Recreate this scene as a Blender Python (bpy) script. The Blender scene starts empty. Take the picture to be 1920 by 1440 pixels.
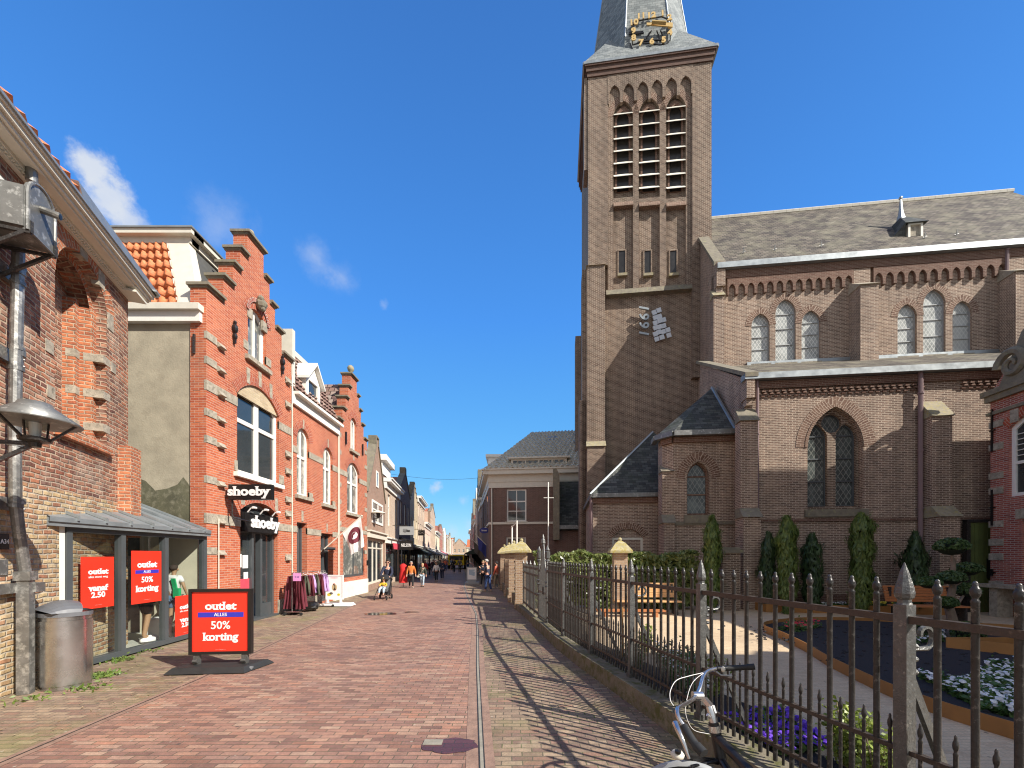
import bpy, math, random
from mathutils import Vector, Matrix
from mathutils.geometry import tessellate_polygon
R = math.radians
V = Vector
rnd = random.Random(7)
scene = bpy.context.scene
C = scene.collection

# ------------------------------------------------------------------ camera
EYE, FOC, CX, HY = 2.0, 760.0, 960.0, 1042.0      # eye height, focal length and principal point in 1920-wide pixels
cam_d = bpy.data.cameras.new('camera'); cam = bpy.data.objects.new('camera', cam_d); C.objects.link(cam)
cam.location = (0, 0, EYE); cam.rotation_euler = (R(90), 0, 0)
cam_d.sensor_width = 36; cam_d.lens = FOC/1920*36; cam_d.shift_y = (HY-720)/1920
cam_d.clip_start = 0.05; cam_d.clip_end = 3000
scene.camera = cam

# ------------------------------------------------------------------ sun, sky, exposure
SUN_EL = 38.3
SUN_H = V((0.85, -0.527)).normalized()
sun_dir = V((SUN_H.x*math.cos(R(SUN_EL)), SUN_H.y*math.cos(R(SUN_EL)), math.sin(R(SUN_EL))))
sun_d = bpy.data.lights.new('sun', 'SUN'); sun = bpy.data.objects.new('sun', sun_d); C.objects.link(sun)
sun_d.energy = 5.0; sun_d.angle = R(0.5); sun_d.color = (1.0, 0.945, 0.86)
sun.rotation_euler = sun_dir.to_track_quat('Z', 'Y').to_euler()
scene.view_settings.view_transform = 'Standard'; scene.view_settings.look = 'None'
scene.view_settings.exposure = 0.62; scene.view_settings.gamma = 1.0
scene.cycles.pixel_filter_type = 'BLACKMAN_HARRIS'; scene.cycles.filter_width = 1.15; scene.cycles.use_denoising = True
world = bpy.data.worlds.new('World'); scene.world = world; world.use_nodes = True
nt = world.node_tree; nt.nodes.clear()
def wn(t, **k):
    n = nt.nodes.new(t)
    for a, b in k.items(): setattr(n, a, b)
    return n
sky = wn('ShaderNodeTexSky', sky_type='NISHITA', sun_disc=False)
sky.sun_elevation = R(SUN_EL); sky.sun_rotation = math.atan2(SUN_H.x, SUN_H.y)
sky.air_density = 1.1; sky.dust_density = 0.25; sky.ozone_density = 3.2; sky.altitude = 0
bg = wn('ShaderNodeBackground'); bg.inputs[1].default_value = 0.12
hs = wn('ShaderNodeHueSaturation'); hs.inputs['Saturation'].default_value = 1.22; hs.inputs['Value'].default_value = 1.25; hs.inputs['Hue'].default_value = 0.505
outw = wn('ShaderNodeOutputWorld')
tc = wn('ShaderNodeTexCoord')
nt.links.new(sky.outputs[0], hs.inputs['Color'])
sepw = wn('ShaderNodeSeparateXYZ'); nrw = wn('ShaderNodeVectorMath', operation='NORMALIZE'); nt.links.new(tc.outputs['Generated'], nrw.inputs[0]); nt.links.new(nrw.outputs[0], sepw.inputs[0])
rw_ = wn('ShaderNodeValToRGB'); els = rw_.color_ramp.elements
for i, (p_, c_) in enumerate([(0.0, (1.75, 3.7, 5.0)), (.14, (.72, 2.85, 5.2)), (.5, (.38, 1.75, 5.0)), (.82, (.24, 1.02, 3.2)), (1.0, (.2, .85, 2.8))]):
    if i > 1: els.new(p_)
    els[i].position = p_; els[i].color = (c_[0]/6, c_[1]/6, c_[2]/6, 1)
nt.links.new(sepw.outputs[2], rw_.inputs[0])
scw = wn('ShaderNodeVectorMath', operation='SCALE'); scw.inputs['Scale'].default_value = 6.0; nt.links.new(rw_.outputs[0], scw.inputs[0])
mxs = wn('ShaderNodeMix', data_type='RGBA'); mxs.inputs['Factor'].default_value = .82; nt.links.new(hs.outputs[0], mxs.inputs['A']); nt.links.new(scw.outputs[0], mxs.inputs['B'])
# unseen half of the sky behind the viewer, whitened to add neutral fill light
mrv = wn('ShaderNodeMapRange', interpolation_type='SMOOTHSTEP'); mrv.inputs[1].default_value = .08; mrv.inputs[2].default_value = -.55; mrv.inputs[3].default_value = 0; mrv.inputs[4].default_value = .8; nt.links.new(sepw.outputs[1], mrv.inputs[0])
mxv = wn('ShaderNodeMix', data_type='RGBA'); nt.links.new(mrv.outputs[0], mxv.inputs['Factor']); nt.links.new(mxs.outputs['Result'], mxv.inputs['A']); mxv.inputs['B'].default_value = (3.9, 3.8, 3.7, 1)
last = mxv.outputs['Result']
nz2 = wn('ShaderNodeTexNoise'); nz2.inputs['Scale'].default_value = 42; nz2.inputs['Detail'].default_value = 6; nz2.inputs['Roughness'].default_value = .6; nt.links.new(tc.outputs['Generated'], nz2.inputs['Vector'])
nz = wn('ShaderNodeTexNoise'); nz.inputs['Scale'].default_value = 13; nz.inputs['Detail'].default_value = 8; nz.inputs['Roughness'].default_value = 0.62
nt.links.new(tc.outputs['Generated'], nz.inputs['Vector'])
# clouds: direction (as photo pixel), angular size, weight, wispy
for (px, py, sz, wgt, soft) in [(172, 312, .062, .95, .16), (205, 368, .066, .9, .18), (245, 410, .055, .8, .2), (590, 480, .08, .42, .42), (640, 518, .06, .4, .42),
                                (818, 914, .03, .6, .3), (868, 938, .026, .35, .35), (410, 430, .10, .28, .4), (720, 572, .02, .2, .3),
                                (880, 985, .04, .25, .35), (845, 1000, .04, .25, .35)]:
    d = V(((px-CX)/FOC, 1, -(py-HY)/FOC)).normalized()
    dist = wn('ShaderNodeVectorMath', operation='DISTANCE'); dist.inputs[1].default_value = d
    nrm = wn('ShaderNodeVectorMath', operation='NORMALIZE')
    nt.links.new(tc.outputs['Generated'], nrm.inputs[0]); nt.links.new(nrm.outputs[0], dist.inputs[0])
    m1 = wn('ShaderNodeMapRange'); m1.inputs[1].default_value = 0; m1.inputs[2].default_value = sz*1.6; m1.inputs[3].default_value = .55; m1.inputs[4].default_value = -.55
    nt.links.new(dist.outputs['Value'], m1.inputs[0])
    ad = wn('ShaderNodeMath', operation='ADD'); nt.links.new(m1.outputs[0], ad.inputs[0]); nt.links.new((nz if sz > .05 else nz2).outputs[0], ad.inputs[1])
    m2 = wn('ShaderNodeMapRange', interpolation_type='SMOOTHSTEP'); m2.inputs[1].default_value = .62; m2.inputs[2].default_value = .62+soft*1.5; m2.inputs[4].default_value = wgt
    nt.links.new(ad.outputs[0], m2.inputs[0])
    mx = wn('ShaderNodeMix', data_type='RGBA'); mx.inputs['B'].default_value = (3.9, 4.2, 4.7, 1)
    nt.links.new(m2.outputs[0], mx.inputs['Factor']); nt.links.new(last, mx.inputs['A'])
    last = mx.outputs['Result']
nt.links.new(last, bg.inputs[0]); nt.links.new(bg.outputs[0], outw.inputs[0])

# ------------------------------------------------------------------ picture-to-place helpers
def P(px, py, Y): return V(((px-CX)/FOC*Y, Y, EYE-(py-HY)/FOC*Y))
def G(px, py, z=0.0):
    Y = (EYE-z)*FOC/(py-HY); return V(((px-CX)/FOC*Y, Y, z))
class Fr:
    """a vertical plane seen from outside: a runs to the right, z up, d outwards"""
    def __init__(s, o, d):
        s.o = V((o[0], o[1])); s.d = V((d[0], d[1])).normalized(); s.n = V((s.d.y, -s.d.x))
    def pt(s, a, z, d=0.0):
        q = s.o+s.d*a+s.n*d; return V((q.x, q.y, z))
    def px(s, x, y=HY, d=0.0):
        r = V(((x-CX)/FOC, 1.0)); Y = (d+s.o.dot(s.n))/r.dot(s.n); q = r*Y
        return (q-s.o).dot(s.d), EYE-(y-HY)/FOC*Y
    def A(s, x, d=0.0): return s.px(x, HY, d)[0]
    def off(s, d, a=0.0):
        q = s.o+s.n*d+s.d*a; return Fr(q, s.d)
    def turn(s, a, ang):
        q = s.o+s.d*a; c, t = math.cos(ang), math.sin(ang)
        return Fr(q, (s.d.x*c-s.d.y*t, s.d.x*t+s.d.y*c))
UP = V((0, 0, 1))

class MB:
    def __init__(s): s.v = []; s.f = []; s.uv = []
    def face(s, pts, uv=None):
        pts = [V(p) for p in pts]
        if uv is None:
            n = V((0, 0, 0))
            for i in range(len(pts)):
                a, b = pts[i], pts[(i+1) % len(pts)]; n += a.cross(b)
            if n.length < 1e-12: return
            n.normalize()
            if abs(n.z) > .92: uv = [(p.x, p.y) for p in pts]
            else:
                t = UP.cross(n).normalized(); w = n.cross(t)
                uv = [(p.dot(t), p.dot(w)) for p in pts]
        k = len(s.v); s.v += pts; s.f.append(tuple(range(k, k+len(pts)))); s.uv.append(uv)
    def grid(s, rows, closed=False, uv=True):
        n = len(rows[0]); k = len(s.v)
        for r in rows: s.v += [V(p) for p in r]
        m = n if closed else n-1
        acc = [0]
        for i in range(1, n+1): acc.append(acc[-1]+(rows[0][i % n]-rows[0][i-1]).length if i < n or closed else acc[-1])
        vac = [0]
        for i in range(1, len(rows)): vac.append(vac[-1]+(rows[i][0]-rows[i-1][0]).length)
        for i in range(len(rows)-1):
            for j in range(m):
                j2 = (j+1) % n
                s.f.append((k+i*n+j, k+i*n+j2, k+(i+1)*n+j2, k+(i+1)*n+j))
                s.uv.append([(acc[j], vac[i]), (acc[j+1], vac[i]), (acc[j+1], vac[i+1]), (acc[j], vac[i+1])])
    def hexa(s, p):
        for q in ((0, 1, 2, 3), (7, 6, 5, 4), (0, 4, 5, 1), (1, 5, 6, 2), (2, 6, 7, 3), (3, 7, 4, 0)): s.face([p[i] for i in q])
        return s
    def box(s, fr, a0, a1, z0, z1, d0, d1):
        return s.hexa([fr.pt(a0, z0, d1), fr.pt(a1, z0, d1), fr.pt(a1, z1, d1), fr.pt(a0, z1, d1), fr.pt(a0, z0, d0), fr.pt(a1, z0, d0), fr.pt(a1, z1, d0), fr.pt(a0, z1, d0)])
    def cube(s, c, sx, sy, sz, rot=0):
        return s.box(Fr((c[0], c[1]), (math.cos(rot), math.sin(rot))), -sx/2, sx/2, c[2]-sz/2, c[2]+sz/2, -sy/2, sy/2)
    def poly(s, fr, out, holes=(), d=0.0):
        loops = [list(out)]+[list(h) for h in holes]
        flat = [p for l in loops for p in l]
        for t in tessellate_polygon([[V((p[0], p[1], 0)) for p in l] for l in loops]):
            s.face([fr.pt(flat[i][0], flat[i][1], d) for i in t])
        return s
    def prism(s, fr, out, d0, d1, holes=(), back=False, hd=None):
        """solid slab from depth d0 (back) to d1 (front)"""
        s.poly(fr, out, holes, d1)
        if back: s.poly(fr, out, holes, d0)
        for l, dd in [(out, d0)]+[(h, d0 if hd is None else hd) for h in holes]:
            for i in range(len(l)):
                p, q = l[i], l[(i+1) % len(l)]
                s.face([fr.pt(p[0], p[1], dd), fr.pt(q[0], q[1], dd), fr.pt(q[0], q[1], d1), fr.pt(p[0], p[1], d1)])
        return s
    def tube(s, pts, r, n=8, cap=True):
        pts = [V(p) for p in pts]; rr = r if isinstance(r, (list, tuple)) else [r]*len(pts)
        rows = []; prev = None
        for i, p in enumerate(pts):
            t = (pts[min(i+1, len(pts)-1)]-pts[max(i-1, 0)])
            if t.length < 1e-9: t = V((0, 0, 1))
            t.normalize()
            if prev is None: u = t.orthogonal().normalized() if abs(t.z) < .99 else V((1, 0, 0))
            else: u = prev-t*prev.dot(t)
            if u.length < 1e-6: u = t.orthogonal()
            u.normalize(); prev = u; w = t.cross(u)
            rows.append([p+(u*math.cos(2*math.pi*j/n)+w*math.sin(2*math.pi*j/n))*rr[i] for j in range(n)])
        s.grid(rows, True)
        if cap: s.face(rows[0]); s.face(rows[-1])
        return s
    def bar(s, a, b, w, h=None):
        a, b = V(a), V(b); h = h or w; t = (b-a).normalized()
        u = (t.cross(UP) if abs(t.z) < .98 else V((1, 0, 0))).normalized()*w/2; k = u.normalized().cross(t)*h/2
        return s.hexa([a-u-k, a+u-k, a+u+k, a-u+k, b-u-k, b+u-k, b+u+k, b-u+k])
    def lathe(s, c, prof, n=12, sx=1, sy=1, rot=0):
        c = V(c); rows = [[c+V((r*sx*math.cos(2*math.pi*j/n+rot), r*sy*math.sin(2*math.pi*j/n+rot), z)) for j in range(n)] for r, z in prof]
        s.grid(rows, True)
        if prof[0][0] > 1e-4: s.face(rows[0])
        if prof[-1][0] > 1e-4: s.face(rows[-1])
        return s
    def ball(s, c, r, n=10, sz=1.0):
        return s.lathe(c, [(max(1e-4, r*math.sin(math.pi*i/6)), -r*sz*math.cos(math.pi*i/6)) for i in range(7)], n)
    def add(s, o):
        k = len(s.v); s.v += o.v; s.f += [tuple(i+k for i in q) for q in o.f]; s.uv += o.uv; return s
    def mesh(s, name, off, smooth):
        me = bpy.data.meshes.new(name)
        me.from_pydata([tuple(p-off) for p in s.v], [], s.f)
        if len(me.polygons) == len(s.uv):
            ul = me.uv_layers.new(name='uv'); buf = []
            for q in s.uv:
                for u in q: buf += [u[0], u[1]]
            ul.data.foreach_set('uv', buf)
        if smooth:
            me.polygons.foreach_set('use_smooth', [True]*len(me.polygons))
        me.update(); return me

OFF = {}
SPLIT = {'stone_block', 'coping', 'window_arch', 'weathering', 'stone_band', 'pilaster', 'snow_hook', 'stone_ledge', 'wall_anchor', 'window_sill', 'louvre', 'bracket', 'standing_seam', 'corner_pilaster', 'downpipe',
         'string_course', 'bin_lid', 'pipe_clamp', 'sign_foot', 'wheel', 'sign_lamp', 'lightning_wire', 'side_buttress', 'door_arch', 'brick_quoin', 'paper_notice', 'metal_tile_panel', 'stone_plinth', 'gutter', 'plinth', 'clock_numeral', 'year_numerals', 'rail', 'pole_holder', 'post', 'sill'}
def islands(mb):
    par = list(range(len(mb.v))); key = {}
    def find(x):
        while par[x] != x: par[x] = par[par[x]]; x = par[x]
        return x
    for i, p in enumerate(mb.v):
        k = (round(p.x, 4), round(p.y, 4), round(p.z, 4))
        if k in key: par[find(i)] = find(key[k])
        else: key[k] = i
    for f in mb.f:
        for a in f[1:]: par[find(a)] = find(f[0])
    g = {}
    for i, f in enumerate(mb.f): g.setdefault(find(f[0]), []).append(i)
    return list(g.values())
def obj(name, mb, mat, parent=None, smooth=False, loc=None, bevel=0):
    if name in SPLIT and parent is not None and len(mb.f) < 6000:
        isl = islands(mb)
        if 1 < len(isl) <= 100:
            first = None
            for g in isl:
                m = MB()
                for i in g:
                    k = len(m.v); m.v += [mb.v[j] for j in mb.f[i]]; m.f.append(tuple(range(k, k+len(mb.f[i])))); m.uv.append(mb.uv[i])
                o = _obj(name, m, mat, parent, smooth, loc, bevel); first = first or o
            return first
    return _obj(name, mb, mat, parent, smooth, loc, bevel)
def _obj(name, mb, mat, parent=None, smooth=False, loc=None, bevel=0):
    if parent is not None: off = OFF[parent.name]
    else: off = V(loc) if loc is not None else V((0, 0, 0))
    me = mb.mesh(name, off, smooth); me.materials.append(mat)
    o = bpy.data.objects.new(name, me); C.objects.link(o)
    if parent is not None: o.parent = parent
    else: o.location = off
    OFF[o.name] = off
    if bevel:
        b = o.modifiers.new('bevel', 'BEVEL'); b.width = bevel; b.segments = 2; b.limit_method = 'ANGLE'
    return o
def tag(o, label, cat, group=None, kind=None):
    if label: o['label'] = label
    if cat: o['category'] = cat
    if group: o['group'] = group
    if kind: o['kind'] = kind
    return o
def thing(name, label, cat, loc=(0, 0, 0), group=None):
    o = bpy.data.objects.new(name, None); C.objects.link(o); o.location = loc; OFF[o.name] = V(loc)
    o.empty_display_size = .1
    return tag(o, label, cat, group)
def struct(name, mb, mat, **k):
    o = obj(name, mb, mat, **k); o['kind'] = 'structure'; return o
def copy_tree(o, parent=None):
    c = o.copy(); C.objects.link(c)
    if parent is not None: c.parent = parent
    for ch in list(o.children): copy_tree(ch, c)
    return c

# ------------------------------------------------------------------ outlines
def rect(a0, a1, z0, z1): return [(a0, z0), (a1, z0), (a1, z1), (a0, z1)]
def arch(a0, a1, z0, zs, rise, n=10):
    """flat or round headed opening"""
    w = (a1-a0)/2; c = (a0+a1)/2; rise = min(rise, w*.999); r = (w*w+rise*rise)/(2*rise); zc = zs+rise-r; t = math.asin(min(1, w/r))
    return [(a0, z0), (a1, z0)]+[(c+r*math.sin(t-2*t*i/n), zc+r*math.cos(t-2*t*i/n)) for i in range(n+1)]
def parch(a0, a1, z0, zs, n=6, k=1.0):
    """pointed opening, springing at zs; k = radius / width"""
    w = a1-a0; r = w*k; cR = a1-r; cL = a0+r; c = (a0+a1)/2
    t1 = math.acos((c-cR)/r)
    p = [(a0, z0), (a1, z0)]
    p += [(cR+r*math.cos(t1*i/n), zs+r*math.sin(t1*i/n)) for i in range(n+1)]
    p += [(cL-r*math.cos(t1*i/n), zs+r*math.sin(t1*i/n)) for i in range(n-1, -1, -1)]
    return p
def scale_out(p, w):
    """shrink (w > 0) an outline towards its middle by about w"""
    a0 = min(q[0] for q in p); a1 = max(q[0] for q in p); z0 = min(q[1] for q in p); z1 = max(q[1] for q in p)
    ca, cz = (a0+a1)/2, (z0+z1)/2; sa = (a1-a0-2*w)/(a1-a0); sz = (z1-z0-2*w)/(z1-z0)
    return [(ca+(q[0]-ca)*sa, cz+(q[1]-cz)*sz) for q in p]
def band(mb, fr, curve_in, w, d):
    """voussoir ring outside an open curve, bricks standing on the curve"""
    ca = sum(q[0] for q in curve_in)/len(curve_in); acc = 0; pts = []
    for i, p in enumerate(curve_in):
        q0 = curve_in[max(i-1, 0)]; q1 = curve_in[min(i+1, len(curve_in)-1)]
        t = V((q1[0]-q0[0], q1[1]-q0[1])).normalized(); nn = V((-t.y, t.x))
        if nn.y < 0 or (abs(nn.y) < .05 and (nn.x > 0) != (p[0] > ca)): nn = -nn
        if i: acc += math.hypot(p[0]-curve_in[i-1][0], p[1]-curve_in[i-1][1])
        pts.append((p, (p[0]+nn.x*w, p[1]+nn.y*w), acc))
    for (p, q, u), (p2, q2, u2) in zip(pts, pts[1:]):
        mb.face([fr.pt(p[0], p[1], d), fr.pt(p2[0], p2[1], d), fr.pt(q2[0], q2[1], d), fr.pt(q[0], q[1], d)], [(0, u), (0, u2), (w, u2), (w, u)])
def window(par, fr, out, d, mf, mg, bars=(), fw=.07, th=.06, gd=.03, name='window', label=None):
    """frame at depth d with glazing bars ('v',a,w) ('h',z,w) and its pane as sub-part"""
    inn = scale_out(out, fw); m = MB(); m.prism(fr, out, d-th, d, [inn])
    a0 = min(q[0] for q in inn); a1 = max(q[0] for q in inn); z0 = min(q[1] for q in inn); z1 = max(q[1] for q in inn)
    for b in bars:
        if b[0] == 'v':
            top = b[3] if len(b) > 3 else z1; m.box(fr, b[1]-b[2]/2, b[1]+b[2]/2, b[4] if len(b) > 4 else z0, top, d-th, d-.004)
        else: m.box(fr, b[3] if len(b) > 3 else a0, b[4] if len(b) > 4 else a1, b[1]-b[2]/2, b[1]+b[2]/2, d-th, d-.007)
    w = obj(name, m, mf, par)
    if label: w['label'] = label
    g = MB(); g.poly(fr, scale_out(out, fw*.6), (), d-gd-.02); obj('pane', g, mg, w)
    return w
# ------------------------------------------------------------------ materials
class NT:
    def __init__(s, name):
        s.m = bpy.data.materials.new(name); s.m.use_nodes = True; s.t = s.m.node_tree; s.t.nodes.clear()
        s.out = s.n('ShaderNodeOutputMaterial'); s.b = s.n('ShaderNodeBsdfPrincipled'); s.l(s.b.outputs[0], s.out.inputs[0])
    def n(s, t, **k):
        q = s.t.nodes.new(t)
        for a, b in k.items(): setattr(q, a, b)
        return q
    def l(s, a, b): s.t.links.new(a, b)
    def noise(s, vec, scale, detail=4, rough=.55):
        q = s.n('ShaderNodeTexNoise'); q.inputs['Scale'].default_value = scale; q.inputs['Detail'].default_value = detail; q.inputs['Roughness'].default_value = rough
        s.l(vec, q.inputs['Vector']); return q.outputs[0]
    def ramp(s, fac, stops, interp='LINEAR'):
        q = s.n('ShaderNodeValToRGB'); e = q.color_ramp.elements; q.color_ramp.interpolation = interp
        while len(e) < len(stops): e.new(.5)
        for i, (p, c) in enumerate(stops): e[i].position = p; e[i].color = (c[0], c[1], c[2], 1)
        s.l(fac, q.inputs[0]); return q.outputs[0]
    def mix(s, fac, a, b, mode='MIX'):
        q = s.n('ShaderNodeMix', data_type='RGBA', blend_type=mode)
        for val, sock in ((fac, 'Factor'), (a, 'A'), (b, 'B')):
            i = q.inputs[sock]
            if isinstance(val, (int, float)): i.default_value = val
            elif isinstance(val, tuple): i.default_value = (val[0], val[1], val[2], 1)
            else: s.l(val, i)
        return q.outputs['Result']
    def mrange(s, v, a, b, c, d):
        q = s.n('ShaderNodeMapRange'); s.l(v, q.inputs[0])
        for i, x in enumerate((a, b, c, d)): q.inputs[i+1].default_value = x
        return q.outputs[0]
    def math(s, op, a, b=None):
        q = s.n('ShaderNodeMath', operation=op)
        for i, x in enumerate((a, b)):
            if x is None: continue
            if isinstance(x, (int, float)): q.inputs[i].default_value = x
            else: s.l(x, q.inputs[i])
        return q.outputs[0]
    def bump(s, h, strength, dist=.01, prev=None):
        q = s.n('ShaderNodeBump'); q.inputs['Strength'].default_value = strength; q.inputs['Distance'].default_value = dist
        s.l(h, q.inputs['Height'])
        if prev: s.l(prev, q.inputs['Normal'])
        return q.outputs[0]

def brickmat(name, cols, mortar, bw=.22, bh=.065, ms=.011, rough=.9, bump=.5, stain=None, stain2=None, wob=.0, var=.35, offset=.5, msm=.25, blot=0, streak=0, joint=None):
    """cols: ramp of brick colours; stain: (colour, noise scale, lo, hi, weight)"""
    s = NT(name); tc = s.n('ShaderNodeTexCoord'); uv = tc.outputs['UV']; ob = s.n('ShaderNodeNewGeometry').outputs['Position']
    vec = uv
    if wob:
        q = s.n('ShaderNodeTexNoise'); q.inputs['Scale'].default_value = 3; q.inputs['Detail'].default_value = 3; s.l(uv, q.inputs['Vector'])
        a = s.n('ShaderNodeVectorMath', operation='SUBTRACT'); a.inputs[1].default_value = (.5, .5, .5); s.l(q.outputs['Color'], a.inputs[0])
        b = s.n('ShaderNodeVectorMath', operation='SCALE'); b.inputs['Scale'].default_value = wob; s.l(a.outputs[0], b.inputs[0])
        c = s.n('ShaderNodeVectorMath', operation='ADD'); s.l(uv, c.inputs[0]); s.l(b.outputs[0], c.inputs[1]); vec = c.outputs[0]
    br = s.n('ShaderNodeTexBrick'); br.offset = offset
    br.inputs['Color1'].default_value = (0, 0, 0, 1); br.inputs['Color2'].default_value = (1, 1, 1, 1); br.inputs['Mortar'].default_value = (.5, .5, .5, 1)
    br.inputs['Scale'].default_value = 1; br.inputs['Mortar Size'].default_value = ms; br.inputs['Mortar Smooth'].default_value = msm
    br.inputs['Brick Width'].default_value = bw; br.inputs['Row Height'].default_value = bh
    s.l(vec, br.inputs['Vector'])
    n = len(cols); col = s.ramp(br.outputs['Color'], [(i/(n-1) if n > 1 else 0, c) for i, c in enumerate(cols)])
    fine = s.noise(ob, 45, 3); col = s.mix(.35, col, s.ramp(fine, [(.3, (.55, .55, .55)), (.7, (1.3, 1.3, 1.3))]), 'MULTIPLY')
    mort = s.mix(s.noise(ob, 5, 3), tuple(c*.7 for c in mortar), tuple(min(1, c*1.15) for c in mortar))
    if joint: mort = s.mix(s.mrange(s.noise(ob, 1.1, 6, .7), .48, .66, 0, .85), mort, joint)
    col = s.mix(br.outputs['Fac'], col, mort)
    if streak:
        mp = s.n('ShaderNodeMapping'); mp.inputs['Scale'].default_value = (2.2, 2.2, .16); s.l(ob, mp.inputs[0]); col = s.mix(streak, col, s.ramp(s.noise(mp.outputs[0], 1.0, 6, .7), [(.32, (.5, .48, .46)), (.55, (1, 1, 1)), (.75, (1.2, 1.18, 1.12))]), 'MULTIPLY')
    if blot: col = s.mix(blot, col, s.ramp(s.noise(ob, 7.5, 5, .7), [(.28, (.38, .36, .36)), (.5, (.95, .95, .95)), (.72, (1.7, 1.6, 1.45))]), 'MULTIPLY')
    big = s.noise(ob, .55, 5, .6); col = s.mix(var, col, s.ramp(big, [(.3, (.62, .6, .6)), (.68, (1.28, 1.27, 1.25))]), 'MULTIPLY')
    for st in (stain, stain2):
        if st:
            f = s.mrange(s.noise(ob, st[1], 6, .65), st[2], st[3], 0, st[4]); col = s.mix(f, col, st[0])
    if name in ('street_clinker', 'pavement_clinker', 'garden_clinker'):
        vo = s.n('ShaderNodeTexVoronoi'); vo.inputs['Scale'].default_value = 2.6; s.l(ob, vo.inputs['Vector'])
        col = s.mix(s.mrange(vo.outputs['Distance'], .05, .07, .7, 0), col, (.07, .06, .055))
        vo = s.n('ShaderNodeTexVoronoi'); vo.inputs['Scale'].default_value = 4.7; s.l(ob, vo.inputs['Vector'])
        col = s.mix(s.mrange(vo.outputs['Distance'], .055, .075, .6, 0), col, (.45, .4, .32))
        tr = s.noise(ob, .17, 6, .7); col = s.mix(.5, col, s.ramp(tr, [(.35, (.72, .7, .7)), (.52, (1, 1, 1)), (.68, (1.16, 1.15, 1.13))]), 'MULTIPLY')
    s.l(col, s.b.inputs['Base Color']); s.b.inputs['Roughness'].default_value = rough
    h = s.math('SUBTRACT', s.math('MULTIPLY', fine, .3), br.outputs['Fac'])
    s.l(s.bump(h, bump, .012), s.b.inputs['Normal'])
    return s.m
def pmat(name, col, rough=.6, metal=0.0, var=.25, scale=6, bump=.0, bscale=40, col2=None, c2=(.5, .7), spec=.5, coat=0, emit=None):
    s = NT(name); ob = s.n('ShaderNodeTexCoord').outputs['Object']
    nz = s.noise(ob, scale, 6, .62)
    c = s.mix(var, col, s.ramp(nz, [(.28, (.5, .5, .5)), (.72, (1.4, 1.4, 1.4))]), 'MULTIPLY')
    if col2: c = s.mix(s.mrange(s.noise(ob, scale*1.7, 6, .7), c2[0], c2[1], 0, 1), c, col2)
    s.l(c, s.b.inputs['Base Color']); s.l(s.mrange(nz, .3, .7, max(0, rough-.08), min(1, rough+.08)), s.b.inputs['Roughness'])
    s.b.inputs['Metallic'].default_value = metal; s.b.inputs['Specular IOR Level'].default_value = spec; s.b.inputs['Coat Weight'].default_value = coat
    if bump: s.l(s.bump(s.noise(ob, bscale, 4), bump, .01), s.b.inputs['Normal'])
    return s.m
def slatemat(name, cols, bw=.25, bh=.14, rough=.6, moss=None, bump=.6, ms=.006, var=.4):
    s = NT(name); uv = s.n('ShaderNodeTexCoord').outputs['UV']; ob = s.n('ShaderNodeNewGeometry').outputs['Position']
    br = s.n('ShaderNodeTexBrick'); br.inputs['Color1'].default_value = (0, 0, 0, 1); br.inputs['Color2'].default_value = (1, 1, 1, 1); br.inputs['Mortar'].default_value = (0, 0, 0, 1)
    br.inputs['Scale'].default_value = 1; br.inputs['Mortar Size'].default_value = ms; br.inputs['Brick Width'].default_value = bw; br.inputs['Row Height'].default_value = bh
    s.l(uv, br.inputs['Vector'])
    n = len(cols); col = s.ramp(br.outputs['Color'], [(i/(n-1), c) for i, c in enumerate(cols)])
    col = s.mix(br.outputs['Fac'], col, tuple(c*.25 for c in cols[0]))
    col = s.mix(var, col, s.ramp(s.noise(ob, .9, 6, .65), [(.3, (.55, .55, .57)), (.7, (1.4, 1.38, 1.35))]), 'MULTIPLY')
    if moss: col = s.mix(s.mrange(s.noise(ob, moss[1], 7, .7), moss[2], moss[3], 0, moss[4]), col, moss[0])
    s.l(col, s.b.inputs['Base Color']); s.b.inputs['Roughness'].default_value = max(rough, .7); s.b.inputs['Specular IOR Level'].default_value = .25
    sep = s.n('ShaderNodeSeparateXYZ'); s.l(uv, sep.inputs[0])
    saw = s.math('FRACT', s.math('DIVIDE', sep.outputs[1], bh))
    h = s.math('SUBTRACT', s.math('MULTIPLY', s.math('SUBTRACT', 1, saw), .8), br.outputs['Fac'])
    s.l(s.bump(h, bump, .012), s.b.inputs['Normal']); return s.m
def glassmat(name, tint=(.9, .95, .95), rough=.0, refl=1.0):
    s = NT(name); s.t.nodes.remove(s.b)
    t = s.n('ShaderNodeBsdfTransparent'); t.inputs[0].default_value = (*tint, 1); g = s.n('ShaderNodeBsdfGlossy'); g.inputs['Roughness'].default_value = rough
    f = s.n('ShaderNodeLayerWeight'); f.inputs[0].default_value = .5; m = s.n('ShaderNodeMixShader')
    s.l(s.math('ADD', s.math('MULTIPLY', s.math('POWER', f.outputs['Facing'], 4.0), .75*refl), .05), m.inputs[0]); s.l(t.outputs[0], m.inputs[1]); s.l(g.outputs[0], m.inputs[2]); s.l(m.outputs[0], s.out.inputs[0]); return s.m
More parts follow.
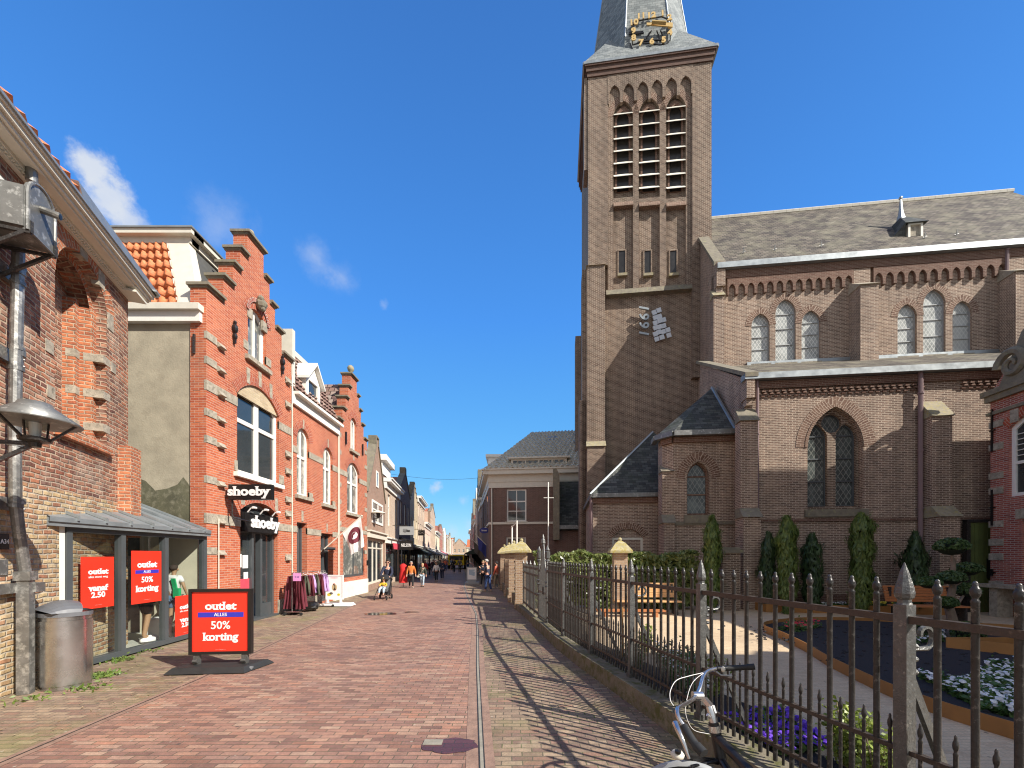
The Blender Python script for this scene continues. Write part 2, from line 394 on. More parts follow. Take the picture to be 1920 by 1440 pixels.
def leadmat(name, base, lead, size=.16, refl=.5, alt=None):
    """leaded lights: diamond lattice of lead lines over uneven glass"""
    s = NT(name); uv = s.n('ShaderNodeTexCoord').outputs['UV']; sep = s.n('ShaderNodeSeparateXYZ'); s.l(uv, sep.inputs[0])
    x, y = sep.outputs[0], s.math('MULTIPLY', sep.outputs[1], .62)
    fs = []
    for op in ('ADD', 'SUBTRACT'):
        t = s.math('FRACT', s.math('ADD', s.math('DIVIDE', s.math(op, x, y), size), 100.0))
        fs.append(s.math('LESS_THAN', s.math('ABSOLUTE', s.math('SUBTRACT', t, .5)), .07))
    ln = s.math('MAXIMUM', fs[0], fs[1])
    vo = s.n('ShaderNodeTexVoronoi'); vo.inputs['Scale'].default_value = 4.5; s.l(uv, vo.inputs['Vector'])
    c = s.mix(s.math('MULTIPLY', vo.outputs['Distance'], 1.1), base, alt or tuple(min(1, q*1.5) for q in base))
    c = s.mix(s.mrange(s.noise(uv, 1.6, 4), .4, .65, 0, .7), c, tuple(q*.55 for q in base))
    c = s.mix(ln, c, lead)
    s.l(c, s.b.inputs['Base Color']); s.b.inputs['Roughness'].default_value = .16; s.b.inputs['Specular IOR Level'].default_value = refl
    s.l(s.bump(s.noise(uv, 3.5, 2), .12, .05), s.b.inputs['Normal']); return s.m
def leafmat(name, a, b, trans=.25, rough=.45):
    s = NT(name); g = s.n('ShaderNodeNewGeometry'); oi = s.noise(g.outputs['Position'], 9, 2)
    c = s.mix(g.outputs['Random Per Island'], a, b); c = s.mix(.5, c, s.ramp(oi, [(.35, (.6, .6, .6)), (.65, (1.35, 1.35, 1.35))]), 'MULTIPLY')
    s.l(c, s.b.inputs['Base Color']); s.b.inputs['Roughness'].default_value = rough
    tr = s.n('ShaderNodeBsdfTranslucent'); s.l(c, tr.inputs[0]); m = s.n('ShaderNodeMixShader'); m.inputs[0].default_value = trans
    s.l(s.b.outputs[0], m.inputs[1]); s.l(tr.outputs[0], m.inputs[2]); s.l(m.outputs[0], s.out.inputs[0]); return s.m

M = {}
M['redbrick'] = brickmat('bright_red_brick', [(.38, .075, .03), (.46, .11, .043), (.52, .15, .065), (.39, .085, .036)], (.5, .31, .23), ms=.008, var=.3, stain=((.2, .16, .11), .8, .6, .78, .45))
M['cornicebrick'] = brickmat('dark_cornice_brick', [(.09, .05, .035), (.14, .075, .055)], (.15, .11, .09), ms=.009)
M['redbrick2'] = brickmat('dark_red_brick', [(.25, .06, .045), (.36, .09, .06), (.42, .13, .09)], (.5, .42, .36), ms=.009)
M['voussoir'] = brickmat('red_voussoirs', [(.32, .055, .026), (.44, .1, .045)], (.48, .3, .22), bw=.24, bh=.07, ms=.009)
M['oldbrick'] = brickmat('old_weathered_brick', [(.14, .06, .045), (.25, .095, .055), (.37, .15, .08), (.2, .095, .07), (.42, .21, .13), (.31, .09, .045)], (.42, .33, .24), bw=.225, bh=.078, ms=.017, wob=.075, bump=1.0, var=.5, msm=.7, blot=.75, stain=((.52, .43, .33), 1.6, .52, .72, .6), stain2=((.16, .1, .08), 2.3, .58, .7, .5))
M['oldbrick_low'] = brickmat('old_yellow_brick', [(.4, .25, .13), (.52, .38, .2), (.58, .45, .27), (.36, .16, .09), (.5, .33, .17)], (.46, .4, .31), bw=.21, bh=.078, ms=.018, wob=.075, bump=1.0, var=.4, msm=.7, blot=.75, stain=((.3, .28, .12), 1.3, .57, .75, .4))
M['oldbrick_in'] = brickmat('old_orange_brick', [(.4, .125, .055), (.5, .18, .08), (.34, .1, .05)], (.46, .35, .25), bw=.2, bh=.07, ms=.013, wob=.05, bump=.8, msm=.6, blot=.6)
M['church'] = brickmat('brown_church_brick', [(.075, .045, .03), (.135, .085, .058), (.19, .128, .09), (.1, .06, .042), (.165, .105, .073)], (.46, .375, .29), ms=.0115, var=.5, streak=.6, blot=.3, stain=((.16, .14, .07), .7, .62, .8, .35), stain2=((.42, .36, .3), .9, .62, .8, .25))
M['nave'] = brickmat('light_brown_church_brick', [(.12, .072, .05), (.22, .145, .103), (.29, .195, .14), (.15, .094, .067), (.25, .162, .115)], (.58, .475, .375), ms=.0115, var=.45, streak=.5, blot=.3, stain=((.22, .19, .1), .7, .62, .8, .35), stain2=((.5, .42, .34), .9, .62, .8, .25))
M['churchred'] = brickmat('brown_trim_brick', [(.12, .055, .036), (.17, .088, .06)], (.3, .22, .165), ms=.009)
M['churcharch'] = brickmat('brown_arch_brick', [(.13, .068, .045), (.21, .125, .085)], (.44, .34, .26), bw=.26, bh=.075, ms=.011)
M['darkbrick'] = brickmat('dark_brown_brick', [(.10, .06, .045), (.16, .09, .065), (.2, .12, .09)], (.17, .13, .11), ms=.009)
M['presbrick'] = brickmat('purple_brown_brick', [(.13, .075, .06), (.2, .115, .09), (.17, .09, .07)], (.24, .19, .16), ms=.009)
M['brownbrick'] = brickmat('brown_house_brick', [(.25, .13, .085), (.34, .19, .13), (.3, .15, .1)], (.42, .35, .28), ms=.009, stain=((.16, .15, .09), .8, .55, .8, .4))
M['tanbrick'] = brickmat('tan_house_brick', [(.46, .32, .22), (.56, .41, .29)], (.55, .48, .4), ms=.009)
M['yelbrick'] = brickmat('yellowish_brick', [(.5, .39, .23), (.6, .48, .3), (.44, .32, .19)], (.5, .43, .32), ms=.01)
M['pillar'] = brickmat('pillar_brick', [(.28, .17, .11), (.44, .3, .18), (.36, .23, .14)], (.5, .42, .33), ms=.011)
M['road'] = brickmat('street_clinker', [(.26, .135, .095), (.34, .185, .135), (.39, .225, .16), (.2, .11, .085), (.32, .18, .135), (.42, .28, .2), (.39, .19, .125), (.3, .19, .15)], (.16, .12, .085), joint=(.1, .11, .045), bw=.235, bh=.078, ms=.0065, rough=.72, bump=.55, wob=.03, var=.38, blot=.3, stain=((.15, .085, .075), .45, .52, .68, .55), stain2=((.36, .27, .19), 2.2, .62, .75, .35))
M['pave'] = brickmat('pavement_clinker', [(.22, .155, .11), (.29, .205, .14), (.35, .26, .175), (.2, .13, .1), (.3, .175, .12)], (.15, .12, .085), joint=(.11, .14, .03), bw=.205, bh=.088, ms=.0075, rough=.85, bump=.6, wob=.035, blot=.35, stain=((.17, .18, .05), .8, .5, .72, .6), stain2=((.42, .36, .25), 1.8, .6, .72, .35))
M['garden_pave'] = brickmat('garden_clinker', [(.58, .42, .26), (.68, .52, .33), (.62, .46, .29)], (.5, .4, .26), bw=.2, bh=.065, ms=.005, rough=.85, bump=.4, var=.25)
M['ground'] = pmat('earth', (.12, .1, .07), .95, scale=.3)
M['gutter'] = pmat('gutter_stone', (.27, .17, .125), .8, var=.6, scale=9, bump=.5)
M['cover'] = pmat('cast_cover', (.27, .25, .2), .8, var=.4, scale=9)
M['slot'] = pmat('slot_drain_iron', (.05, .048, .045), .6, .4, var=.5, scale=20)
M['kerb'] = pmat('mossy_kerb_stone', (.2, .17, .12), .95, var=.6, scale=4, bump=.8, bscale=30, col2=(.1, .1, .03), c2=(.45, .62))
M['stone'] = pmat('weathered_sandstone', (.38, .335, .26), .9, var=.7, scale=7, bump=.5, col2=(.17, .15, .115), c2=(.5, .7))
M['stone_dark'] = pmat('dirty_coping_stone', (.2, .175, .13), .95, var=.6, scale=5, bump=.5, col2=(.3, .29, .14), c2=(.55, .72))
M['stone_lichen'] = pmat('lichen_stone', (.3, .26, .18), .95, var=.6, scale=7, bump=.6, col2=(.36, .3, .07), c2=(.52, .68))
M['yellow_lichen'] = pmat('yellow_lichen_stone', (.42, .37, .22), .95, var=.5, scale=7, bump=.6, col2=(.38, .3, .07), c2=(.46, .62))
M['plaster'] = pmat('grey_cement_plaster', (.385, .34, .25), .95, var=.4, scale=2.2, bump=.5, bscale=25, col2=(.3, .26, .19), c2=(.5, .72))
M['plaster_damp'] = pmat('mossy_damp_plaster', (.105, .1, .06), .95, var=.6, scale=3, bump=.6, col2=(.2, .185, .125), c2=(.5, .65))
M['render'] = pmat('cream_render', (.66, .6, .46), .9, var=.2, scale=3, bump=.2)
M['whiterender'] = pmat('off_white_render', (.74, .7, .6), .85, var=.2, scale=3)
M['pinkrender'] = pmat('pale_pink_render', (.66, .5, .41), .9, var=.2, scale=3)
M['white'] = pmat('white_paint', (.8, .78, .71), .5, var=.12, scale=6)
M['cream'] = pmat('cream_paint', (.66, .62, .52), .55, var=.15, scale=5)
M['greypaint'] = pmat('grey_paint', (.33, .34, .34), .5, var=.2)
M['anthra'] = pmat('anthracite_aluminium', (.085, .095, .10), .4, .2, var=.15, scale=3)
M['zinc'] = pmat('zinc_sheet', (.33, .36, .37), .42, .55, var=.35, scale=3)
M['zincdark'] = pmat('dull_zinc', (.2, .2, .19), .5, .5, var=.55, scale=5, col2=(.42, .42, .4), c2=(.55, .65))
M['lead'] = pmat('old_lead_pipe', (.22, .215, .2), .42, .6, var=.6, scale=5, col2=(.5, .49, .45), c2=(.5, .66), bump=.3, bscale=14)
M['steel'] = pmat('brushed_steel', (.5, .49, .47), .26, .95, var=.3, scale=4)
M['chrome'] = pmat('polished_aluminium', (.6, .6, .59), .2, .95, var=.12, scale=5)
M['binplastic'] = pmat('grey_plastic', (.12, .125, .135), .5, var=.15)
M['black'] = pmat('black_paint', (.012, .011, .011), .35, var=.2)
M['rubber'] = pmat('black_rubber', (.02, .02, .02), .65, var=.3)
M['iron'] = pmat('painted_iron', (.045, .042, .04), .33, .35, var=.55, scale=18, bump=.5, bscale=55, col2=(.16, .15, .14), c2=(.56, .68))
M['ironrail'] = pmat('brown_worn_iron_rail', (.06, .045, .036), .5, .2, var=.5, scale=14, bump=.4, bscale=50, col2=(.15, .11, .08), c2=(.58, .72))
M['galv'] = pmat('galvanised_post_iron', (.12, .12, .115), .38, .4, var=.5, scale=22, bump=.6, bscale=60, col2=(.27, .26, .235), c2=(.56, .7))
M['red'] = pmat('poster_red', (.78, .035, .015), .45, var=.06, scale=2)
M['blue'] = pmat('poster_blue', (.035, .035, .42), .45, var=.05)
M['paper'] = pmat('poster_white', (.82, .8, .77), .6, var=.05)
M['printwhite'] = pmat('white_lettering', (.85, .83, .8), .5, var=.03)
M['pink'] = pmat('price_pink', (.72, .3, .6), .6, var=.05)
M['gold'] = pmat('gilded_metal', (.68, .47, .19), .35, .25, var=.15)
M['slate'] = slatemat('church_slate', [(.06, .05, .042), (.1, .085, .068), (.16, .135, .105), (.08, .068, .055), (.2, .175, .14)], .3, .16, .75, ((.27, .25, .17), 1.0, .46, .7, .65), ms=.012, var=.75)
M['slate_spire'] = slatemat('spire_slate', [(.15, .165, .165), (.21, .23, .225), (.27, .285, .275)], .3, .16, .5, ((.42, .44, .42), 1.2, .58, .75, .5))
M['slate_blue'] = slatemat('dark_mossy_slate', [(.045, .047, .045), (.075, .078, .072), (.115, .12, .11)], .28, .15, .7, ((.06, .075, .045), 1.1, .5, .68, .5))
M['orangetile'] = pmat('orange_pantile', (.58, .17, .06), .7, var=.5, scale=6, col2=(.7, .3, .14), c2=(.48, .66), bump=.25)
M['browntile'] = slatemat('old_brown_tile', [(.14, .08, .07), (.24, .15, .12), (.36, .29, .24)], .28, .3, .85, ((.4, .34, .16), 1.4, .6, .72, .5), ms=.02, bump=.9)
M['orangeroof'] = slatemat('orange_roof_tile', [(.42, .13, .06), (.52, .18, .09)], .25, .28, .8, None, ms=.015, bump=.9)
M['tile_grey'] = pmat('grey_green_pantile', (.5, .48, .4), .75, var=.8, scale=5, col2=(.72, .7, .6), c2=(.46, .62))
M['bitumen'] = pmat('bitumen_felt', (.075, .075, .07), .8, var=.4)
M['glass'] = glassmat('clear_glass', (.86, .9, .88))
M['pane'] = pmat('dark_window_glass', (.035, .042, .045), .04, var=.5, scale=1.2, spec=1.0)
M['pane2'] = pmat('curtained_window_glass', (.16, .165, .15), .07, var=.8, scale=1.6, spec=.9, col2=(.4, .39, .34), c2=(.5, .6))
M['lead_glass'] = leadmat('pale_leaded_glass', (.36, .38, .36), (.7, .7, .66), .17, .25, (.5, .52, .5))
M['lead_dark'] = leadmat('dark_leaded_glass', (.05, .06, .058), (.2, .21, .19), .19, .45, (.13, .15, .14))
M['curtain'] = pmat('cream_curtain', (.62, .58, .46), .9, var=.2, scale=8)
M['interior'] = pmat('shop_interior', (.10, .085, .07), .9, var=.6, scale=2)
M['floorgrey'] = pmat('pale_shop_floor', (.45, .45, .4), .6, var=.1)
M['soil'] = pmat('dark_soil', (.022, .02, .022), .95, var=.7, scale=14, bump=1.0, bscale=45)
M['corten'] = pmat('corten_steel', (.36, .17, .05), .7, .1, var=.35, scale=3)
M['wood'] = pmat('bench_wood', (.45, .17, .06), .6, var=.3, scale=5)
M['wood_sunlit'] = pmat('sunny_bench_wood', (.75, .44, .2), .6, var=.25, scale=5)  # lit copy of the bench wood, sunshine put into its colour
M['bark'] = pmat('bark', (.2, .15, .11), .9, var=.5, scale=9, bump=.7)
M['greendoor'] = pmat('mossy_green_door', (.09, .115, .03), .8, var=.5, scale=3)
M['browndoor'] = pmat('brown_door', (.11, .045, .03), .6, var=.3)
M['conifer'] = leafmat('conifer_green', (.025, .055, .022), (.07, .12, .04), .2)
M['yew'] = leafmat('yew_green', (.07, .12, .025), (.2, .26, .06), .3)
M['topiary'] = leafmat('clipped_green', (.04, .08, .025), (.1, .16, .05), .25)
M['laurel'] = leafmat('laurel_leaf', (.1, .15, .035), (.33, .36, .13), .35, .3)
M['bush'] = leafmat('bright_shrub', (.17, .24, .03), (.32, .38, .08), .3)
M['herb'] = leafmat('green_foliage', (.05, .12, .03), (.12, .2, .05), .3)
M['grass'] = leafmat('weeds', (.1, .17, .03), (.2, .27, .06), .3)
M['petal_white'] = leafmat('white_petals', (.7, .7, .7), (.85, .85, .85), .15, .7)
M['petal_purple'] = leafmat('purple_petals', (.12, .03, .55), (.25, .1, .75), .25, .7)
M['petal_yellow'] = leafmat('yellow_petals', (.75, .6, .03), (.8, .68, .1), .2, .7)
M['petal_red'] = leafmat('red_petals', (.6, .03, .05), (.7, .1, .1), .2, .7)
M['water'] = pmat('puddle_water', (.05, .035, .03), .12, var=.3, scale=2, spec=1.0)
M['skin'] = pmat('skin', (.6, .33, .23), .55, var=.06)
M['dummy'] = pmat('mannequin_skin', (.4, .24, .14), .5, var=.06)
for nm, c in dict(navy=(.02, .025, .05), blackcloth=(.018, .018, .02), orange=(.55, .16, .03), denim=(.1, .16, .26), lightdenim=(.4, .5, .58), whitecloth=(.7, .68, .66), olive=(.09, .09, .06),
                  coral=(.62, .14, .08), redcloth=(.6, .02, .02), hairdark=(.04, .025, .018), hairgrey=(.42, .4, .37), khaki=(.28, .24, .17), maroon=(.13, .018, .03), greencloth=(.02, .38, .14),
                  bluejean=(.03, .06, .17), violet=(.55, .33, .62), darkgreen=(.05, .06, .045), awning=(.05, .06, .055), mustard=(.55, .38, .03), brownwool=(.13, .1, .08), blond=(.5, .38, .2),
                  shoe=(.3, .25, .2), redawn=(.65, .06, .09), truckyel=(.6, .42, .01), signblue=(.04, .05, .22), whitecap=(.75, .73, .7), greyfab=(.16, .165, .17)).items():
    M[nm] = pmat(nm, c, .85, var=.25, scale=12)

# lettering -> mesh
_txt = {}
def text_mb(s, fr, a, z, d, size, ext=.004, align='CENTER', bold=0.0, sx=1.0, rot=0.0, dfun=None, serif=True):
    key = (s, bold, align)
    if key not in _txt:
        cu = bpy.data.curves.new('t', 'FONT'); cu.body = s; cu.size = 1; cu.extrude = .5; cu.offset = bold; cu.align_x = align; cu.align_y = 'CENTER'; cu.resolution_u = 3
        o = bpy.data.objects.new('t', cu); C.objects.link(o); dg = bpy.context.evaluated_depsgraph_get(); ev = o.evaluated_get(dg); me = ev.to_mesh()
        _txt[key] = ([tuple(v.co) for v in me.vertices], [tuple(p.vertices) for p in me.polygons]); ev.to_mesh_clear()
        bpy.data.objects.remove(o); bpy.data.curves.remove(cu)
    vs, fs = _txt[key]; m = MB()
    if serif and bold >= .03 and any(ch.isalpha() for ch in s):
        cnt = {}
        for f in fs:
            if all(vs[i][2] > 0 for i in f):
                for i, j in zip(f, f[1:]+f[:1]):
                    k = tuple(sorted((tuple(round(q, 4) for q in vs[i][:2]), tuple(round(q, 4) for q in vs[j][:2])))); cnt[k] = cnt.get(k, 0)+1
        for ((xa, ya), (xb, yb)), n_ in cnt.items():
            if n_ == 1 and abs(ya-yb) < .002 and .07 < abs(xb-xa) < .24:
                x0, x1 = sorted((xa, xb)); x0 -= .055; x1 += .055; up_ = .07 if ya < .05 else -.07; y0, y1 = sorted((ya, ya+up_))
                q = [(x0, y0), (x1, y0), (x1, y1), (x0, y1)]; P4 = []
                for x, y in q:
                    x *= size*sx; y *= size; x, y = x*math.cos(rot)-y*math.sin(rot), x*math.sin(rot)+y*math.cos(rot); P4.append((a+x, z+y))
                m.face([fr.pt(x, y, d+ext*1.02) for x, y in P4])
    c, sn = math.cos(rot), math.sin(rot)
    pts = []
    for x, y, q in vs:
        x *= size*sx; y *= size; x, y = x*c-y*sn, x*sn+y*c
        dd = d+(dfun(z+y) if dfun else 0)
        pts.append(fr.pt(a+x, z+y, dd+(q+.5)*ext))
    for f in fs: m.face([pts[i] for i in f])
    return m
# foliage helper
def leaves(mb, sample, n, size, rng, stretch=1.6):
    for i in range(n):
        p, outw = sample(rng); s = size*rng.uniform(.6, 1.3)
        u = V((rng.gauss(0, 1), rng.gauss(0, 1), rng.gauss(0, 1)))
        if outw is not None: u = u-outw*u.dot(outw)*.6
        if u.length < 1e-3: continue
        u.normalize(); w = u.cross(V((rng.gauss(0, 1), rng.gauss(0, 1), rng.gauss(0, 1))))
        if w.length < 1e-3: continue
        w.normalize(); u *= s*stretch*.5; w *= s*.5; k = len(mb.v)
        mb.v += [p-u, p+w-u*.1, p+u, p-w-u*.1]; mb.f.append((k, k+1, k+2, k+3)); mb.uv.append([(0, 0), (1, 0), (1, 1), (0, 1)])
# ================================================================== ground
def flat(pts, z=0.0):
    m = MB(); fr = None
    for t in tessellate_polygon([[V((p[0], p[1], 0)) for p in pts]]): m.face([V((pts[i][0], pts[i][1], z)) for i in t])
    return m
def strip(pts, w0, w1, z0, z1=None):
    """ribbon along pts; w0/w1 offsets to the right; z1 -> solid"""
    m = MB(); L = []
    for i, p in enumerate(pts):
        a = V(pts[max(i-1, 0)]); b = V(pts[min(i+1, len(pts)-1)]); t = (b-a).normalized(); n = V((t.y, -t.x)); L.append((V(p)+n*w0, V(p)+n*w1))
    for (p, q), (p2, q2) in zip(L, L[1:]):
        zt = z0 if z1 is None else z1
        m.face([(p.x, p.y, zt), (q.x, q.y, zt), (q2.x, q2.y, zt), (p2.x, p2.y, zt)])
        if z1 is not None:
            m.face([(p.x, p.y, z0), (p2.x, p2.y, z0), (p2.x, p2.y, z1), (p.x, p.y, z1)]); m.face([(q.x, q.y, z0), (q2.x, q2.y, z0), (q2.x, q2.y, z1), (q.x, q.y, z1)])
    if z1 is not None:
        for (p, q) in (L[0], L[-1]): m.face([(p.x, p.y, z0), (q.x, q.y, z0), (q.x, q.y, z1), (p.x, p.y, z1)])
    return m
BY, SL = 22.2, -.121                      # the street bends at BY, then runs on with this slope
def leftX(Y): return -7.95+SL*max(0, Y-BY)
gl = [(-4.75, 0.5), (-4.94, 4.08), (-5.06, 6.52), (-5.45, 9.5), (-5.85, 12.36), (-6.45, 16.5), (-7.0, 20.8), (-7.55, 25), (-9.0, 36), (-28.8, 200)]
gr = [(.05, .5), (-.276, 3.82), (-.62, 7.4), (-.93, 11), (-1.24, 14), (-2.2, 20), (-3.05, 26), (-3.9, 33), (-24.1, 200)]
struct('ground', flat([(-400, -60), (400, -60), (400, 600), (-400, 600)], -.012), M['ground'])
struct('road', flat([(-4.75, -12)]+gl+gr[::-1]+[(.05, -12)], 0.0), M['road'])
struct('pavement', flat([(-4.75, -12)]+gl+[(-40, 200), (-11, BY), (-11, -12)], -.004), M['pave'])
FP = [(2.86, .6), (2.6, 1.7), (2.42, 2.5), (2.03, 4.35), (1.72, 5.85), (1.42, 7.25), (1.13, 8.87), (.93, 10.6), (.78, 11.6), (.36, 15.1)]   # line of the railing
struct('pavement', flat([(.05, -12)]+gr+[(-18.5, 200), (-1.4, 30), (.2, 16)]+FP[::-1]+[(3.2, -12)], -.004), M['pave'])
struct('gutter', strip(gl, -.08, .08, .004), M['gutter'])
struct('gutter', strip(gr, -.16, .12, .004), M['gutter'])
struct('drain_channel', strip(gl, -.01, .008, .008), M['slot'])
struct('drain_channel', strip(gr, -.035, -.022, .008), M['slot']); struct('drain_channel', strip(gr, .012, .025, .008), M['slot'])
struct('drain_rim', strip(gr, -.021, .011, .009), M['cover'])
struct('garden_paving', flat([(x+.1, y) for x, y in FP]+[(.6, 17), (6, 18), (19, 17), (19, 15), (40, 6), (40, 0.3)], -.002), M['garden_pave'])
# puddle and the damp repair with its cover
def blob(cx, cy, rx, ry, n, seed, z, jag=.25):
    r = random.Random(seed); return flat([(cx+rx*math.cos(2*math.pi*i/n)*(1+r.uniform(-jag, jag)), cy+ry*math.sin(2*math.pi*i/n)*(1+r.uniform(-jag, jag))) for i in range(n)], z)
q = G(715, 1151); struct('puddle', blob(q.x, q.y, .55, .32, 22, 3, .009, .2), M['water'])
q = G(760, 1148); struct('puddle', blob(q.x+.2, q.y, .3, .12, 14, 5, .009, .3), M['water'])
M['wet'] = brickmat('damp_clinker', [(.085, .03, .03), (.12, .045, .04), (.1, .035, .035)], (.06, .04, .035), bw=.205, bh=.088, ms=.006, rough=.4)
q = G(838, 1398); struct('damp_patch', blob(q.x+.03, q.y, .31, .17, 26, 8, .006, .12), M['wet'])
q = G(812, 1393); mm = MB(); mm.cube((q.x, q.y, .006), .2, .12, .012); tag(obj('manhole_cover', mm, M['cover'], loc=(q.x, q.y, 0)), 'small square grey cover in the damp patch of street bricks', 'cover')
for i, (px, py, rx, ry) in enumerate([(893, 1062+10, 1.6, 1.0), (880, 1098, .8, .9)]):
    pass

# ================================================================== church
O0 = V((9.99, 15.5)); E = V((.9932, -.1168))
def CH(t): n = V((.1168, .9932)); return Fr(O0+n*t, E)
ch = thing('church', 'large brown brick church with a tall clock tower and slate spire', 'church', (8, 18, 0))
A0, N5, T7 = CH(0), CH(5), CH(7.5)
B = M['nave']
# ---- aisle
gz = 8.78
aL = A0.A(1396); aR = 17.0
big = parch(*[A0.A(1514), A0.A(1619)], A0.px(1560, 955)[1], A0.px(1560, 838)[1], 8, .86)
w2L, w2R = parch(A0.A(1882), A0.A(1990), A0.px(1890, 955)[1], A0.px(1890, 830)[1], 8, .86), None
m = MB(); m.prism(A0, [(aL, 0), (aR, 0), (aR, gz-.1), (aL, gz-.1)], -.45, 0, [big], hd=-.4)
# west return wall of the aisle (to the nave), sloped top
WS = A0.turn(aL, 0); W = Fr(A0.pt(aL, 0)[:2], tuple(-A0.n)); W.n = -A0.d      # runs deeper, faces west
aisle_wall = m
m.poly(W, [(0, 0), (5, 0), (5, 11.75), (0, gz+.05)], (), 0.0)
wall = obj('aisle_wall', m, B, ch)
m = MB(); m.hexa([W.pt(-.35, gz-.02, .12), W.pt(5.2, 11.86, .12), W.pt(5.2, 12.0, .12), W.pt(-.35, gz+.15, .12), W.pt(-.35, gz-.02, -.35), W.pt(5.2, 11.86, -.35), W.pt(5.2, 12.0, -.35), W.pt(-.35, gz+.15, -.35)])
obj('coping', m, M['stone_dark'], ch)
m = MB(); m.box(W, -.3, .25, gz-.8, gz-.03, -.25, .05); m.box(W, -.2, .1, gz-1.05, gz-.8, -.18, .02); obj('kneeler', m, B, ch)
# tracery inside the big window
m = MB(); lw0, lw1 = A0.A(1519), A0.A(1559); rw0, rw1 = A0.A(1575), A0.A(1614)
zb = A0.px(1560, 948)[1]; zsp = A0.px(1560, 818)[1]
cz = A0.px(1567, 790)[1]; ca = A0.A(1567); rr = .36
circ = [(ca+rr*math.cos(2*math.pi*i/16), cz+rr*math.sin(2*math.pi*i/16)) for i in range(16)]
l1, l2 = parch(lw0, lw1, zb, zsp, 6, .8), parch(rw0, rw1, zb, zsp, 6, .8)
m.prism(A0, scale_out(big, -.02), -.5, -.25, [l1, l2, circ]); obj('tracery', m, M['church'], ch)
for l, nm in ((l1, 1), (l2, 1)):
    window(ch, A0, l, -.36, M['anthra'], M['lead_dark'], [('h', zb+(zsp-zb)*k/3+.1, .05) for k in range(1, 4)], fw=.05, th=.05)
window(ch, A0, circ, -.36, M['anthra'], M['lead_dark'], fw=.04, th=.05)
m = MB(); band(m, A0, big[2:], .42, .012); band(m, A0, [(q[0], q[1]) for q in scale_out(big, -.001)[2:]], .1, .03)
obj('window_arch', m, M['churcharch'], ch)
m = MB(); m.box(A0, big[0][0]-.12, big[1][0]+.12, zb-.42, zb-.14, -.3, .1); obj('window_sill', m, M['stone_dark'], ch)
zs = A0.px(1500, 973)[1]
m = MB()
m.box(A0, aL, aR, zs-.1, zs, -.1, .07); m.box(A0, aL, aR, 0, .55, -.05, .06); obj('string_course', m, M['churchred'], ch)
# corbel steps under the eaves
m = MB(); z1 = gz-.12
m.box(A0, aL, aR, z1-.28, z1, -.1, .1)
a = aL+.35
while a < aR:
    if not (A0.A(1722) < a < A0.A(1790)):
        for k, zz in enumerate((0, .085, .17)):
            m.box(A0, a+(.06 if k == 1 else 0), a+.13+(.06 if k == 1 else 0), z1-.42-zz, z1-.36-zz, -.02, .12-.03*k)
    a += .235
obj('dentil_course', m, M['churchred'], ch)
# gutter
m = MB(); m.box(A0, aL-.12, aR, gz-.1, gz+.12, -.05, .33); obj('gutter', m, M['zinc'], ch)
m = MB(); m.hexa([A0.pt(aL+.1, gz+.06, .3), A0.pt(aR, gz+.06, .3), A0.pt(aR, 11.55, -5), A0.pt(aL+.1, 11.55, -5), A0.pt(aL+.1, gz-.1, .3), A0.pt(aR, gz-.1, .3), A0.pt(aR, 11.4, -5), A0.pt(aL+.1, 11.4, -5)])
obj('roof', m, M['slate'], ch)
m = MB(); m.box(N5, N5.A(1400), aR, 11.45, 11.68, 0, .06); obj('roof_flashing', m, M['zinc'], ch)
# downpipes
def dpipe(par, fr, px, z0, z1, d, mat, r=.055, name='downpipe'):
    a = fr.A(px, d); m = MB(); m.tube([fr.pt(a, z1, d), fr.pt(a, z0, d)], r, 8)
    z = z0+1
    while z < z1: m.tube([fr.pt(a, z, d), fr.pt(a, z+.06, d)], r*1.35, 8); z += 2.1
    return obj(name, m, mat, par, True)
M['plumpipe'] = pmat('plum_downpipe', (.2, .13, .13), .5, var=.2)
dpipe(ch, A0, 1726, .6, gz-.05, .14, M['plumpipe'], .075); dpipe(ch, A0, 1420, 3.5, gz-.05, .12, M['plumpipe'], .06)
# buttresses of the aisle
def buttress(par, fr, a0, a1, steps, mat, cap):
    """steps: (z_top, depth below it) from top to bottom; weathering slopes between"""
    m = MB(); c = MB(); prev = 0.0; zt = None
    for i, (z, dep, sl) in enumerate(steps):
        zn = steps[i+1][0] if i+1 < len(steps) else 0
        m.box(fr, a0+.004*i, a1-.004*i, zn, z-sl, -.1, dep)
        c.hexa([fr.pt(a0-.04, z-sl-.06, dep+.08), fr.pt(a1+.04, z-sl-.06, dep+.08), fr.pt(a1+.04, z, prev), fr.pt(a0-.04, z, prev), fr.pt(a0-.04, z-sl-.08, -.02), fr.pt(a1+.04, z-sl-.08, -.02), fr.pt(a1+.04, z-.01, -.05), fr.pt(a0-.04, z-.01, -.05)])
        prev = dep
    b = obj('buttress', m, mat, par); obj('weathering', c, cap, b); return b
zz = lambda fr, px, py, d=0: fr.px(px, py, d)[1]
buttress(ch, A0, A0.A(1388, .35), A0.A(1421, .35), [(zz(A0, 1400, 762, .3), .35, .5), (zz(A0, 1400, 952, .5), .6, .3)], B, M['stone_dark'])
buttress(ch, A0, A0.A(1745, .4), A0.A(1783, .4), [(zz(A0, 1760, 747, .3), .45, .62), (zz(A0, 1760, 948, .5), .75, .35)], B, M['stone_lichen'])
